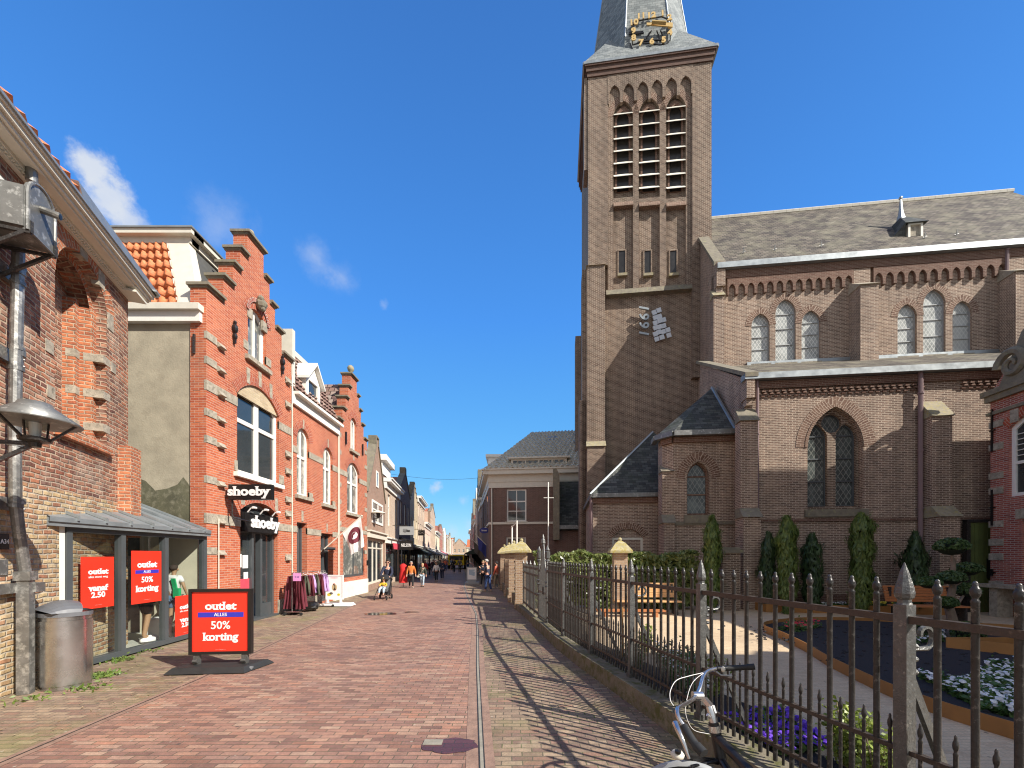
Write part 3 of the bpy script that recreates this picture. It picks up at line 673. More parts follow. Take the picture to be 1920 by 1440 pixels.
# ---- nave
nL = N5.A(1341); nR = 17.5; ng = 16.35; rz = 23.0
tri = []
for (x0, x1, yt, yb) in [(1409, 1443, 588, 682), (1454, 1492, 561, 680), (1503, 1538, 582, 678), (1683, 1719, 570, 668), (1731, 1773, 542, 665), (1786, 1823, 564, 663)]:
    a0, a1 = N5.A(x0), N5.A(x1); w = a1-a0; zt = zz(N5, (x0+x1)/2, yt); tri.append(parch(a0, a1, zz(N5, (x0+x1)/2, yb), zt-w*.72, 6, .77))
m = MB(); m.prism(N5, [(nL, 8), (nR, 8), (nR, ng), (nL, ng)], -.5, 0, tri, hd=-.22)
NW = Fr(N5.pt(nL, 0)[:2], tuple(-N5.n)); NW.n = -N5.d
gab = [(0, 0), (10, 0), (10, ng+.3), (5, rz+.35), (0, ng+.3)]
m.poly(NW, gab, (), 0.0); m.poly(NW, gab, (), -.35)
obj('nave_wall', m, B, ch)
for i, o in enumerate(tri):
    z0 = o[0][1]; z1 = max(q[1] for q in o)
    window(ch, N5, o, -.1, M['greypaint'], M['lead_glass'], [('h', z0+(z1-z0)*k, .035) for k in (.3, .55, .78)], fw=.035, th=.05)
m = MB()
for o in tri: band(m, N5, o[2:], .3, .012)
obj('window_arch', m, M['churcharch'], ch)
m = MB()
for o in tri: m.box(N5, o[0][0]-.05, o[1][0]+.05, o[0][1]-.1, o[0][1]-.005, -.1, .06)
obj('window_sill', m, M['stone'], ch)
# gable coping
m = MB()
for (p, q) in (((-.1, ng+.25), (5, rz+.3)), ((10.1, ng+.25), (5, rz+.3))):
    m.hexa([NW.pt(p[0], p[1], .1), NW.pt(q[0], q[1], .1), NW.pt(q[0], q[1]+.22, .1), NW.pt(p[0], p[1]+.22, .1), NW.pt(p[0], p[1], -.45), NW.pt(q[0], q[1], -.45), NW.pt(q[0], q[1]+.22, -.45), NW.pt(p[0], p[1]+.22, -.45)])
obj('coping', m, M['stone_dark'], ch)
m = MB(); m.box(NW, -.3, .1, ng-.9, ng+.3, -.38, .04); m.box(NW, -.2, .02, ng-1.15, ng-.9, -.3, .02); obj('kneeler', m, B, ch)
# corner strip with lichen weathering, bay buttresses
buttress(ch, N5, N5.A(1333), N5.A(1353), [(zz(N5, 1345, 545), .35, .42)], B, M['stone_lichen'])
m = MB(); m.box(N5, N5.A(1598, .12), N5.A(1632, .12), 10.5, ng-.35, 0, .12); m.box(N5, N5.A(1886), N5.A(1925), 10.5, ng-.35, 0, .12); obj('pilaster', m, B, ch)
buttress(ch, N5, N5.A(1606, .5), N5.A(1640, .5), [(zz(N5, 1620, 530), .75, .5)], B, M['stone'])
buttress(ch, N5, N5.A(1893, .5), N5.A(1930, .5), [(zz(N5, 1905, 505), .75, .5)], B, M['stone'])
dpipe(ch, N5, 1352, 11.5, ng-.1, .1, M['cream'], .05); dpipe(ch, N5, 1888, 11, ng-.1, .16, M['plumpipe'], .07)
m = MB(); m.box(N5, nL-.02, nR, ng-.05, ng+.22, -.05, .38); obj('gutter', m, M['zinc'], ch)
m = MB(); m.box(N5, nL, nR, ng-.45, ng-.06, -.05, .16); obj('cornice', m, M['churchred'], ch)
# pointed corbel tables
def corbels(par, fr, a0, a1, ztop, zsp, zbot, n, d0, d1, mat, name='corbel_table', kw=.2):
    w = (a1-a0)/n; g = w*(1-kw); pts = [(a0, ztop), (a0, zbot)]
    for i in range(n):
        x0 = a0+i*w+w*kw/2; x1 = x0+g
        pts += [(x0, zbot), (x0, zsp)]
        ap = parch(x0, x1, 0, zsp, 3, .9)[2:]       # right to left
        pts += ap[::-1][1:-1]
        pts += [(x1, zsp), (x1, zbot)]
    pts += [(a1, zbot), (a1, ztop)]
    cl = []
    for q in pts:
        if not cl or abs(q[0]-cl[-1][0])+abs(q[1]-cl[-1][1]) > 1e-4: cl.append(q)
    m = MB(); m.prism(fr, cl, d0, d1); return obj(name, m, mat, par)
corbels(ch, N5, N5.A(1362), N5.A(1597), ng-.45, ng-1.0, ng-1.28, 13, 0, .14, M['churchred'], kw=.3)
corbels(ch, N5, N5.A(1634), N5.A(1884), ng-.45, ng-1.0, ng-1.28, 12, 0, .14, M['churchred'], kw=.3)
# nave roof
m = MB()
for sgn in (0, 1):
    p = [(-.3, ng+.12), (5, rz)] if sgn == 0 else [(10.3, ng+.12), (5, rz)]
    q = [NW.pt(p[0][0], p[0][1], -.3), NW.pt(p[0][0], p[0][1], -18), NW.pt(p[1][0], p[1][1], -18), NW.pt(p[1][0], p[1][1], -.3)]
    m.face(q)
roof = obj('roof', m, M['slate'], ch)
m = MB(); k = 0
while k < 17.6:
    m.tube([NW.pt(5, rz+.02, -.35-k), NW.pt(5, rz+.02, -.35-k-.36)], .13, 6); k += .37
obj('ridge_tile', m, M['cream'], roof)
m = MB()
for s_ in (1.2, 2.7, 4.9, 9.6, 11.0):
    p = NW.pt(.6, ng+.12+.9*1.25, -s_-.4); m.bar(p, p+V((0, -.05, .28)), .05, .02); m.bar(p+V((-.1, 0, .05)), p+V((.12, 0, .12)), .03)
obj('snow_hook', m, M['galv'], roof)
# small roof lucarne
da = N5.A(1715, -1.4); zd = ng+.12+1.8*1.25
dm = MB(); fd = N5.off(-.9); dz0 = ng+1.35; a0, a1 = fd.A(1703), fd.A(1731)
dm.prism(fd, rect(a0, a1, dz0, dz0+1.0), -1.6, 0, [rect(a0+.1, a1-.1, dz0+.1, dz0+.85)], hd=-.1)
lu = obj('lucarne', dm, M['cream'], roof)
dm = MB(); dm.poly(fd, rect(a0, a1, dz0, dz0+1), (), -.08); obj('louvre_board', dm, M['stone'], lu)
dm = MB(); c = (a0+a1)/2; zr = dz0+.9; ap = fd.pt(c, zr+1.5, -.9); hw = .52
e = [fd.pt(c-hw, zr+.02, .1), fd.pt(c+hw, zr+.02, .1), fd.pt(c+hw, zr+.02, -1.5), fd.pt(c-hw, zr+.02, -1.5)]
mid = [fd.pt(c-.2, zr+.85, -.65), fd.pt(c+.2, zr+.85, -.65), fd.pt(c+.2, zr+.85, -1.2), fd.pt(c-.2, zr+.85, -1.2)]
for i in range(4): dm.face([e[i], e[(i+1) % 4], mid[(i+1) % 4], mid[i]])
dm.face(e); dm.face([fd.pt(c-1.3, dz0-.0, -.35), e[0], e[3]]); dm.face([fd.pt(c-1.3, dz0, -.35), e[0], fd.pt(a0, dz0, -.2)])
obj('lucarne_roof', dm, M['slate_blue'], lu)
dm = MB(); dm.tube([fd.pt(c, zr+.7, -.9), fd.pt(c, zr+1.3, -.9), fd.pt(c, zr+2.0, -.9)], [.24, .1, .04], 6); dm.ball(fd.pt(c, zr+2.05, -.9), .09, 6); obj('spirelet', dm, M['zinc'], lu)

# ---- tower
tl, tr = T7.A(1103, .3), T7.A(1334, .3); W_ = tr-tl; tc_ = (tl+tr)/2; tz = 30.25
m = MB(); sl0 = 3.45*2
cz_ = lambda py, px=1220: zz(T7, px, py)
zstr = cz_(551)
# back core
m.box(T7, tl+.02, tr-.02, 0, tz-.4, -7.0, 0)
B = M['church']; tw = obj('tower', m, B, ch)
m = MB(); pl0, pl1 = T7.A(1140, .3), T7.A(1298, .3)
m.box(T7, tl, pl0, zz(T7, 1120, 505), tz-.5, -.1, .32); m.box(T7, pl1, tr, 12, tz-.5, -.1, .32)
obj('corner_pilaster', m, B, ch)
buttress(ch, T7, tl-.1, T7.A(1134, .5), [(zz(T7, 1120, 497), .55, .35), (zz(T7, 1120, 832), .8, .3)], B, M['stone_lichen'])
# belfry plate with three tall recesses
PL = .2; lan = []
for (x0, x1, yt) in [(1150, 1187, 188), (1198, 1237, 182), (1249, 1286, 176)]:
    a0, a1 = T7.A(x0, PL), T7.A(x1, PL); zt = zz(T7, (x0+x1)/2, yt, PL); lan.append((a0, a1, zt))
zsl = [zz(T7, x, 382, PL) for x in (1168, 1217, 1268)]
holes = []
for (a0, a1, zt), zs_ in zip(lan, zsl):
    w = a1-a0
    holes.append(parch(a0, a1, zs_+.35, zt-w*.8, 6, .87)); holes.append(rect(a0, a1, zstr+.25, zs_-.12))
m = MB(); m.prism(T7, rect(pl0, pl1, zstr+.05, tz-.6), .0, PL, holes, hd=.0)
obj('belfry_wall', m, B, ch)
m = MB(); m.hexa([T7.pt(pl0-.1, zstr-.08, .36), T7.pt(pl1, zstr-.08, .36), T7.pt(pl1, zstr+.28, PL-.01), T7.pt(pl0-.1, zstr+.28, PL-.01), T7.pt(pl0-.1, zstr-.08, -.02), T7.pt(pl1, zstr-.08, -.02), T7.pt(pl1, zstr+.2, -.02), T7.pt(pl0-.1, zstr+.2, -.02)])
obj('string_course', m, M['stone_dark'], ch)
for i, ((a0, a1, zt), zs_) in enumerate(zip(lan, zsl)):
    w = a1-a0
    # dark louvred opening
    h = parch(a0+.22, a1-.22, zs_+.8, zt-w*.8-.1, 5, .85)
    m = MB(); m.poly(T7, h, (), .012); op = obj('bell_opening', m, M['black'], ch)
    m = MB(); m.poly(T7, parch(a0+.12, a1-.12, zs_+.8, zt-w*.8, 6, .85), [h], .08)
    for j in range(len(h)):
        p, q = h[j], h[(j+1) % len(h)]; m.face([T7.pt(*p, .0), T7.pt(*q, .0), T7.pt(*q, .08), T7.pt(*p, .08)])
    obj('reveal', m, M['churchred'], op)
    m = MB(); n = 7; zA, zB = zs_+1.0, zt-w*.62
    for k in range(n):
        z = zA+(zB-zA)*k/(n-1)
        m.hexa([T7.pt(a0+.02, z-.1, .24), T7.pt(a1-.02, z-.1, .24), T7.pt(a1-.03, z+.16, .02), T7.pt(a0+.03, z+.16, .02), T7.pt(a0+.02, z-.14, .24), T7.pt(a1-.02, z-.14, .24), T7.pt(a1-.03, z+.08, .02), T7.pt(a0+.03, z+.08, .02)])
    obj('louvre', m, M['whiterender'], op)
    m = MB(); m.hexa([T7.pt(a0, zs_-.14, .32), T7.pt(a1, zs_-.14, .32), T7.pt(a1, zs_+.5, .02), T7.pt(a0, zs_+.5, .02), T7.pt(a0, zs_-.2, .32), T7.pt(a1, zs_-.2, .32), T7.pt(a1, zs_-.2, 0), T7.pt(a0, zs_-.2, 0)])
    obj('window_sill', m, M['churcharch'], op)
    # slit windows
    px = (1166, 1214, 1262)[i]; s0, s1 = T7.A(px-6), T7.A(px+6); y0, y1 = zz(T7, px, 514), zz(T7, px, 471)
    m = MB(); m.prism(T7, rect(s0-.07, s1+.07, y0-.05, y1+.06), .002, .05, [rect(s0, s1, y0, y1)]); sw = obj('slit_window', m, M['church'], ch)
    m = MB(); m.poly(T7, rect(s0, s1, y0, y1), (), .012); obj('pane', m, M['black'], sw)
    m = MB(); m.box(T7, s0-.08, s1+.1, y0-.2, y0-.05, 0, .2); obj('sill', m, M['stone_lichen'], sw)
m = MB()
for (a0, a1, zt) in lan: band(m, T7, parch(a0, a1, 0, zt-(a1-a0)*.8, 6, .87)[2:], .34, PL+.01)
obj('window_arch', m, M['churcharch'], ch)
corbels(ch, T7, T7.A(1139, .3), T7.A(1299, .3), tz-.45, zz(T7, 1220, 168, .3), zz(T7, 1220, 186, .3), 6, PL-.05, .34, B, kw=.22)
m = MB()
for k, (z0, z1, ov) in enumerate([(tz-.7, tz-.45, .07), (tz-.45, tz-.2, .13), (tz-.2, tz, .2)]):
    m.box(T7, tl-ov, tr+ov, z0, z1, -7.0-ov, .32+ov)
obj('cornice', m, M['cornicebrick'], ch)
# west face details of the tower, seen edge on
m = MB(); TW = Fr(T7.pt(tl, 0)[:2], tuple(-T7.n)); TW.n = -T7.d
m.box(TW, -.25, .9, zz(T7, 1100, 326), tz-.6, -.1, .22); m.box(TW, -.28, .9, 0, zz(T7, 1095, 512), -.1, .35); m.box(TW, -.28, .9, 0, 11, -.1, .5)
m.box(TW, 5.8, 7.0, 0, 18, -.1, .5); obj('side_buttress', m, B, ch)
# spire
SA = 3.12; SZ0, SZ1 = 31.5, 54.0; cen = T7.pt(tc_, 0, .32-W_/2-.1)
def spp(ang, z, r=None):
    rr_ = (SA/math.cos(R(22.5)))*(SZ1-z)/(SZ1-SZ0) if r is None else r
    v = T7.d*math.cos(ang)+(-T7.n)*math.sin(ang); return V((cen.x+v.x*rr_, cen.y+v.y*rr_, z))
m = MB(); ZL = 30.2
for k in range(8):
    a0, a1 = R(22.5+45*k), R(22.5+45*(k+1))
    m.face([spp(a0, ZL+.4), spp(a1, ZL+.4), V((cen.x, cen.y, SZ1))])
sp = obj('spire', m, M['slate_spire'], ch)
m = MB(); hwE = W_/2+.28
def cor(i): 
    sx, sy = [(1, -1), (1, 1), (-1, 1), (-1, -1)][i]; v = T7.d*(sx*hwE)+(-T7.n)*(sy*hwE); return V((cen.x+v.x, cen.y+v.y, tz+.02))
cs = [cor(i) for i in range(4)]
for i in range(4):
    # corner i lies between octagon vertices
    ang = [R(-45), R(45), R(135), R(225)][i]
    va, vb = spp(ang-R(22.5), SZ0-.05), spp(ang+R(22.5), SZ0-.05); zt = 33.4
    mid = (spp(ang-R(22.5), zt)+spp(ang+R(22.5), zt))/2
    m.face([cs[i], vb, mid]); m.face([cs[i], mid, va])
    ang2 = [R(45), R(135), R(225), R(315)][i]
    m.face([cs[i], cs[(i+1) % 4], spp(ang2-R(22.5), SZ0-.05), vb])
obj('broach', m, M['slate_spire'], sp)
m = MB()
for i in range(4): m.bar(cs[i]-V((0, 0, .06)), cs[(i+1) % 4]-V((0, 0, .06)), .1, .14)
obj('gutter', m, M['zinc'], ch)
m = MB()
for k in range(8): m.tube([spp(R(22.5+45*k), 32.2), spp(R(22.5+45*k), 53.8)], .05, 5, False)
obj('lead_roll', m, M['zinc'], sp)
m = MB(); m.tube([(cen.x, cen.y, 53.6), (cen.x, cen.y, 56)], [.15, .05], 6); m.ball((cen.x, cen.y, 54.6), .3, 8); m.bar((cen.x-.5, cen.y, 56), (cen.x+.5, cen.y, 56), .07); m.bar((cen.x, cen.y, 55.5), (cen.x, cen.y, 57), .07); obj('cross', m, M['gold'], sp)
# clock on the front facet
def fac_d(z): return (.32-W_/2-.1)+SA*(SZ1-z)/(SZ1-SZ0)
dC = fac_d(33)
ck = MB()
def cpt(px, py): return T7.px(px, py, dC)
nums = [('12', 1220, 36), ('1', 1241, 32), ('2', 1253.5, 42), ('3', 1254, 61), ('4', 1253, 76), ('5', 1241, 92), ('6', 1219, 95), ('7', 1199, 97), ('8', 1186, 86), ('9', 1186, 70), ('10', 1187, 51), ('11', 1201, 37)]
for s_, px, py in nums:
    a, z = cpt(px, py); ck.add(text_mb(s_, T7, a, z,   .16, .52, .05, bold=.04, dfun=fac_d))
fr_ = MB(); q0 = cpt(1220, 61)
ring = [cpt(1190, 44), cpt(1240, 35), cpt(1256, 44), cpt(1254, 88), cpt(1243, 100), cpt(1200, 92), cpt(1184, 97), cpt(1183, 60), cpt(1190, 44)]
for p, q in zip(ring, ring[1:]): fr_.bar(T7.pt(p[0], p[1], fac_d(p[1])+.1), T7.pt(q[0], q[1], fac_d(q[1])+.1), .045)
for p, q in (((1219, 68), (1207, 85)), ((1178, 69), (1205, 67)), ((1178, 72), (1206, 70)), ((1230, 66), (1235, 86)), ((1237, 66), (1242, 84)), ((1180, 93), (1184, 106)), ((1238, 96), (1250, 98)), ((1219, 68), (1222, 60)), ((1205, 88), (1240, 86))):
    p, q = cpt(*p), cpt(*q); fr_.bar(T7.pt(p[0], p[1], fac_d(p[1])+.08), T7.pt(q[0], q[1], fac_d(q[1])+.08), .06)
clk = obj('clock_frame', fr_, M['black'], sp); obj('clock_numeral', ck, M['gold'], clk)
hd = MB()
p, q = cpt(1210, 60), cpt(1258, 62); hd.hexa([T7.pt(p[0], p[1]-.06, fac_d(p[1])+.3), T7.pt(q[0], q[1]-.12, fac_d(p[1])+.3), T7.pt(q[0], q[1]+.12, fac_d(p[1])+.3), T7.pt(p[0], p[1]+.06, fac_d(p[1])+.3)]+[T7.pt(p[0], p[1]-.06, fac_d(p[1])+.25), T7.pt(q[0], q[1]-.12, fac_d(p[1])+.25), T7.pt(q[0], q[1]+.12, fac_d(p[1])+.25), T7.pt(p[0], p[1]+.06, fac_d(p[1])+.25)])
p, q = cpt(1219, 61), cpt(1245, 64); hd.bar(T7.pt(p[0], p[1], fac_d(p[1])+.38), T7.pt(q[0], q[1], fac_d(q[1])+.38), .16, .05)
obj('clock_hand', hd, M['gold'], clk)
M['greymetal'] = pmat('pale_metal_plate', (.6, .64, .7), .5, .2, var=.2)
# rotated year and metal tiles on the tower wall
ym = MB(); a, z = T7.px(1205.5, 604, .15)
for k, s_ in enumerate('1991'):
    ym.add(text_mb(s_, T7, a+.0, z+.72-.48*k, .2, .78, .12, bold=.02, rot=R(-105)))
yr = obj('year_numerals', ym, M['zinc'], ch)
tm = MB(); rt = random.Random(4)
pl = [(1227, 585), (1236, 580.5), (1229, 595), (1237, 592), (1245, 598.5), (1229, 605), (1237, 602), (1229, 615), (1237, 613), (1245, 610), (1229, 626), (1236, 622), (1244, 621), (1253, 617.5), (1232, 635), (1241, 633), (1254, 629)]
for i, (px, py) in enumerate(pl):
    a, z = T7.px(px, py, .2); u = V((math.cos(.28), math.sin(.28)))*.125; w = V((-.35, .94))*.115; dd = .12+rt.uniform(0, .12)
    c4 = [(a-u.x-w.x, z-u.y-w.y), (a+u.x-w.x, z+u.y-w.y), (a+u.x+w.x, z+u.y+w.y), (a-u.x+w.x, z-u.y+w.y)]
    tm.hexa([T7.pt(*c4[j], dd+(.05 if j > 1 else 0)) for j in range(4)]+[T7.pt(*c4[j], dd-.05) for j in range(4)])
obj('metal_tile_panel', tm, M['greymetal'], ch)

# ---- chapel and low annexe in front of the tower
B = M['nave']
C1 = CH(.9); c0, c1 = C1.A(1262), C1.A(1378); ez = zz(C1, 1310, 815)
cw = parch(C1.A(1288), C1.A(1330), zz(C1, 1309, 965), zz(C1, 1309, 895), 6, .8)
m = MB(); m.prism(C1, rect(c0, c1, 0, ez), -.5, 0, [cw], hd=-.3)
LF = C1.turn(c0, 0); dirL = (V((-.62, .78)))          # chamfer going back left
CL = Fr(C1.pt(c0, 0)[:2], (dirL.x, dirL.y)); CL.n = V((-.78, -.62)); m.poly(CL, rect(0, .5, 0, ez), (), 0)
q = CL.pt(.5, 0); CB = Fr((q.x, q.y), tuple(-C1.n)); CB.n = -C1.d; m.poly(CB, rect(0, .7, 0, ez), (), 0); m.poly(Fr(CB.pt(.7, 0)[:2], tuple(C1.d)), rect(0, 3, 0, ez), (), 0)
obj('chapel_wall', m, B, ch)
window(ch, C1, cw, -.2, M['churchred'], M['lead_dark'], [('h', cw[0][1]+.85, .06), ('h', cw[0][1]+1.6, .05)], fw=.07, th=.08)
m = MB(); band(m, C1, parch(C1.A(1284), C1.A(1334), 0, zz(C1, 1309, 897), 7, .8)[2:], .34, .02); obj('window_arch', m, M['churcharch'], ch)
m = MB(); m.box(C1, C1.A(1282), C1.A(1334), cw[0][1]-.35, cw[0][1]-.02, -.2, .1); m.box(C1, c0, c1, zz(C1, 1300, 984), zz(C1, 1300, 978), 0, .07); obj('window_sill', m, M['stone_dark'], ch)
m = MB(); pts = [CB.pt(.7, ez, .2), CB.pt(0, ez, .25), C1.pt(c0-.05, ez, .28), C1.pt(c1-.1, ez, .28)]
for p, q in zip(pts, pts[1:]): m.bar(p, q, .22, .2)
obj('gutter', m, M['zincdark'], ch)
m = MB()
for (f_, x0, x1) in ((C1, c0, c1), (CL, 0, .5)): m.box(f_, x0, x1, ez-.32, ez-.1, 0, .12)
obj('cornice', m, M['churchred'], ch)
apx = P(1335, 727, 18.3)
m = MB(); e2 = [CB.pt(.7, ez+.05, .2), CB.pt(-.05, ez+.05, .3), C1.pt(c0-.08, ez+.05, .34), C1.pt(c1-.1, ez+.05, .34)]
for p, q in zip(e2, e2[1:]): m.face([p, q, apx])
m.face([e2[3], C1.pt(c1-.1, ez, -6), apx]); crf = obj('chapel_roof', m, M['slate_blue'], ch)
m = MB(); m.tube([apx, e2[3]], .07, 5); obj('lead_flashing', m, M['zinc'], crf)
buttress(ch, C1.off(-.5), C1.A(1236, -.5), C1.A(1256, -.5), [(zz(C1, 1245, 868), .5, .3), (zz(C1, 1245, 965), .75, .3)], B, M['stone_dark'])
AN = CH(2.2); n0, n1 = AN.A(1112), AN.A(1240); az = zz(AN, 1170, 932)
dr = arch(AN.A(1148), AN.A(1206), 0, zz(AN, 1177, 1009), .42, 8)
m = MB(); m.prism(AN, rect(n0, n1, 0, az), -.4, 0, [dr], hd=-.25); AW = Fr(AN.pt(n0, 0)[:2], tuple(-AN.n)); AW.n = -AN.d; m.poly(AW, rect(0, 5.5, 0, az), (), 0)
obj('annexe_wall', m, B, ch)
m = MB(); m.prism(AN, rect(dr[0][0], dr[1][0], 0, zz(AN, 1177, 1008)), -.2, -.08, [rect(dr[0][0]+.1, dr[1][0]-.1, 0, zz(AN, 1177, 1008)-.1)]); dd_ = obj('door_frame', m, M['cream'], ch)
m = MB(); m.poly(AN, rect(dr[0][0], dr[1][0], 0, zz(AN, 1177, 1008)), (), -.16)
for k in range(1, 8): m.box(AN, dr[0][0]+k*.16, dr[0][0]+k*.16+.02, 0, 2.6, -.17, -.145)
obj('door', m, M['browndoor'], ch)
m = MB(); m.poly(AN, dr, (), -.1); obj('tympanum', m, B, ch)
m = MB(); band(m, AN, dr[2:], .3, .012); obj('window_arch', m, M['churcharch'], ch)
m = MB(); m.box(AN, n0-.15, n1, az-.02, az+.16, -.1, .22); m.box(AN, n0-.15, n0, az-.02, az+.16, -5, .22); obj('gutter', m, M['zincdark'], ch)
m = MB(); m.box(AN, n0, n1, az-.28, az-.03, 0, .08); obj('cornice', m, M['churchred'], ch)
ap2 = P(1224, 810, 20.4); f0, f1 = AN.pt(n0-.15, az+.12, .2), AN.pt(n1+.2, az+.12, .2)
m = MB(); m.face([f0, f1, P(1262, 835, 19.8), ap2]); m.face([f0, ap2, AN.pt(n0-.15, az+.12, -5.3)]); arf = obj('annexe_roof', m, M['slate_blue'], ch)
m = MB(); m.tube([f0, ap2], .06, 5)
for k in range(4): m.cube(T7.pt(T7.A(1112+k*4.5, .75), zz(T7, 1115, 925-k*5.5), .7), .14, .05, .3)
obj('lead_flashing', m, M['zinc'], arf)
dpipe(ch, AN, 1108, .3, az, .1, M['plumpipe'], .06)

# ================================================================== presbytery behind the tower
pc = P(918, 900, 29.0); PF = Fr((pc.x, pc.y), E)
pr = thing('presbytery', 'two storey dark brick house with white cornice and hipped grey tile roof', 'house', (pc.x+3, pc.y, 0))
pe = zz(PF, 960, 884); aE = 9.6
uw = rect(PF.A(950), PF.A(987), zz(PF, 968, 978), zz(PF, 968, 917)); lw = rect(PF.A(949), PF.A(986), zz(PF, 968, 1046), zz(PF, 968, 1007))
m = MB(); m.prism(PF, rect(0, aE, 0, pe-.3), -.4, 0, [uw, lw], hd=-.2)
PS = Fr((pc.x, pc.y), (V((.121, -.993)))); PS.n = V((-.993, -.121))      # street side runs away; negative a = deeper
sw = [rect(-3.2-3.1*i, -2.0-3.1*i, 4.6, 7.0) for i in range(3)]
m.poly(PS, rect(-11, 0, 0, pe-.3), sw, 0.0); obj('wall', m, M['presbrick'], pr)
window(pr, PF, uw, -.1, M['white'], M['pane'], [('v', (uw[0][0]+uw[1][0])/2, .06), ('h', zz(PF, 968, 940), .09), ('h', zz(PF, 968, 958), .05)], fw=.1)
window(pr, PF, lw, -.1, M['white'], M['pane'], [('v', (uw[0][0]+uw[1][0])/2, .05)], fw=.1)
for s_ in sw: window(pr, PS, s_, -.06, M['white'], M['pane'], [('v', (s_[0][0]+s_[1][0])/2, .06), ('h', 6.2, .08)], fw=.09)
m = MB(); m.box(PF, PF.A(949), PF.A(968), 1.0, 4.0, -.12, -.09)
m = MB(); zb_ = zz(PF, 960, 981); m.box(PF, -.05, aE, zb_-.08, zb_+.08, 0, .07); m.box(PS, -11, .05, zb_-.08, zb_+.08, 0, .07); m.box(PF, uw[0][0]-.1, uw[1][0]+.1, zb_+.08, uw[0][1]+.0, 0, .1); obj('string_course', m, M['cream'], pr)
m = MB()
for k, (z0, z1, o) in enumerate([(pe-1.15, pe-.75, .06), (pe-.75, pe-.25, .1), (pe-.25, pe+.05, .42), (pe+.05, pe+.15, .5)]):
    m.box(PF, -o, aE, z0, z1, -.1, o); m.box(PS, -11, o-.01, z0+.003, z1-.003, -.1, o)
obj('cornice', m, M['cream'], pr)
rk = P(998, 812, 33.2); rk2 = PF.pt(14, rk.z, -4.2); m = MB()
def pantile(mb, p00, p10, p01, p11, nu, nv, amp=.05, lap=.035, sub=4):
    """tiled slope; p00-p10 along the eave, p01-p11 along the ridge"""
    p00, p10, p01, p11 = map(V, (p00, p10, p01, p11)); nn = (p10-p00).cross(p01-p00).normalized()
    if nn.z < 0: nn = -nn
    for j in range(nv):
        rows = []
        for (t, hh) in ((j/nv, lap), ((j+1)/nv, 0)):
            a, b = p00.lerp(p01, t), p10.lerp(p11, t); row = []
            for i in range(nu*sub+1):
                ph = i/sub; row.append(a.lerp(b, i/(nu*sub))+nn*(hh+amp*(.5+.5*math.sin(2*math.pi*ph))+.01*math.sin(ph*3.7+j*1.3)))
            rows.append(row)
        bot = [p-nn*(lap+.01) for p in rows[0]]; mb.grid([bot]+rows)
c00, c10 = PF.pt(-.3, pe+.1, .45), PF.pt(aE, pe+.1, .45)
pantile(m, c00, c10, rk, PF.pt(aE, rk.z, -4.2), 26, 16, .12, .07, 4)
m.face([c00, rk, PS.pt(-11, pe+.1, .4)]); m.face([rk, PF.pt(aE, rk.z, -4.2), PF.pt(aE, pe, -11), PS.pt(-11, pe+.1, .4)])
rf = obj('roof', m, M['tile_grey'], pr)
# long dormer, skylight, parapet box, antenna
d0, d1 = PF.A(958, .0), PF.A(1063, .0); zt0, zt1 = zz(PF, 1000, 879, .0), zz(PF, 1000, 860, .0)
m = MB(); m.prism(PF, rect(d0, d1, zt0, zt1), -2.5, .0, [rect(d0+.15+k*(d1-d0-.2)/4, d0+.05+(k+1)*(d1-d0-.2)/4, zt0+.1, zt1-.12) for k in range(4)], hd=-.1)
m.box(PF, d0-.2, d1+.2, zt1, zt1+.1, -2.9, .25); dm = obj('dormer', m, M['cream'], rf); m = MB(); m.poly(PF, rect(d0, d1, zt0, zt1), (), -.08); obj('pane', m, M['pane'], dm)
nn = V((0, -.62, .78)); c = P(1036, 826, 31.7); m = MB(); sx = .36
u = V((PF.d.x, PF.d.y, 0)); w = V((-PF.n.x*.62, -PF.n.y*.62, .78)); nrm = u.cross(w).normalized()
def obox(mb, c, u, w, n, hu, hw, hn): mb.hexa([c-u*hu-w*hw+n*hn, c+u*hu-w*hw+n*hn, c+u*hu+w*hw+n*hn, c-u*hu+w*hw+n*hn, c-u*hu-w*hw-n*hn, c+u*hu-w*hw-n*hn, c+u*hu+w*hw-n*hn, c-u*hu+w*hw-n*hn])
obox(m, c, u, w, nrm, .38, .4, .1); sk = obj('skylight', m, M['zinc'], rf); m = MB(); obox(m, c+nrm*.03, u, w, nrm, .3, .32, .1); obj('pane', m, M['pane2'], sk)
m = MB(); q = P(929, 866, 32); m.cube((q.x, q.y+1.5, q.z-.2), 1.1, 3.5, 1.0); m.cube((q.x, q.y+1.5, q.z+.4), 1.5, 3.9, .2); obj('parapet', m, M['white'], rf)
# lean-to with slate roof and old buttress wall between house and tower
m = MB(); m.poly(PF.off(2.6), rect(PF.A(1044, 2.6), 9.8, 0, zz(PF, 1060, 988, 2.6)), (), 0); obj('wing_wall', m, M['presbrick'], pr)
m = MB(); x0, x1 = PF.A(1049, 2.6), 9.8; m.hexa([PF.pt(x0, zz(PF, 1060, 988, 2.8), 2.8), PF.pt(x1, zz(PF, 1060, 988, 2.8), 2.8), PF.pt(x1, zz(PF, 1060, 903, .2), .2), PF.pt(x0, zz(PF, 1060, 903, .2), .2)]+[PF.pt(x, z, d) for x, z, d in ((x0, 3.6, 2.8), (x1, 3.6, 2.8), (x1, 3.6, .2), (x0, 3.6, .2))]); obj('wing_roof', m, M['slate_blue'], pr)
m = MB(); m.box(PF, x0-.2, x1, zz(PF, 1060, 992, 2.9), zz(PF, 1060, 985, 2.9), 2.6, 3.0); obj('gutter', m, M['zincdark'], pr)
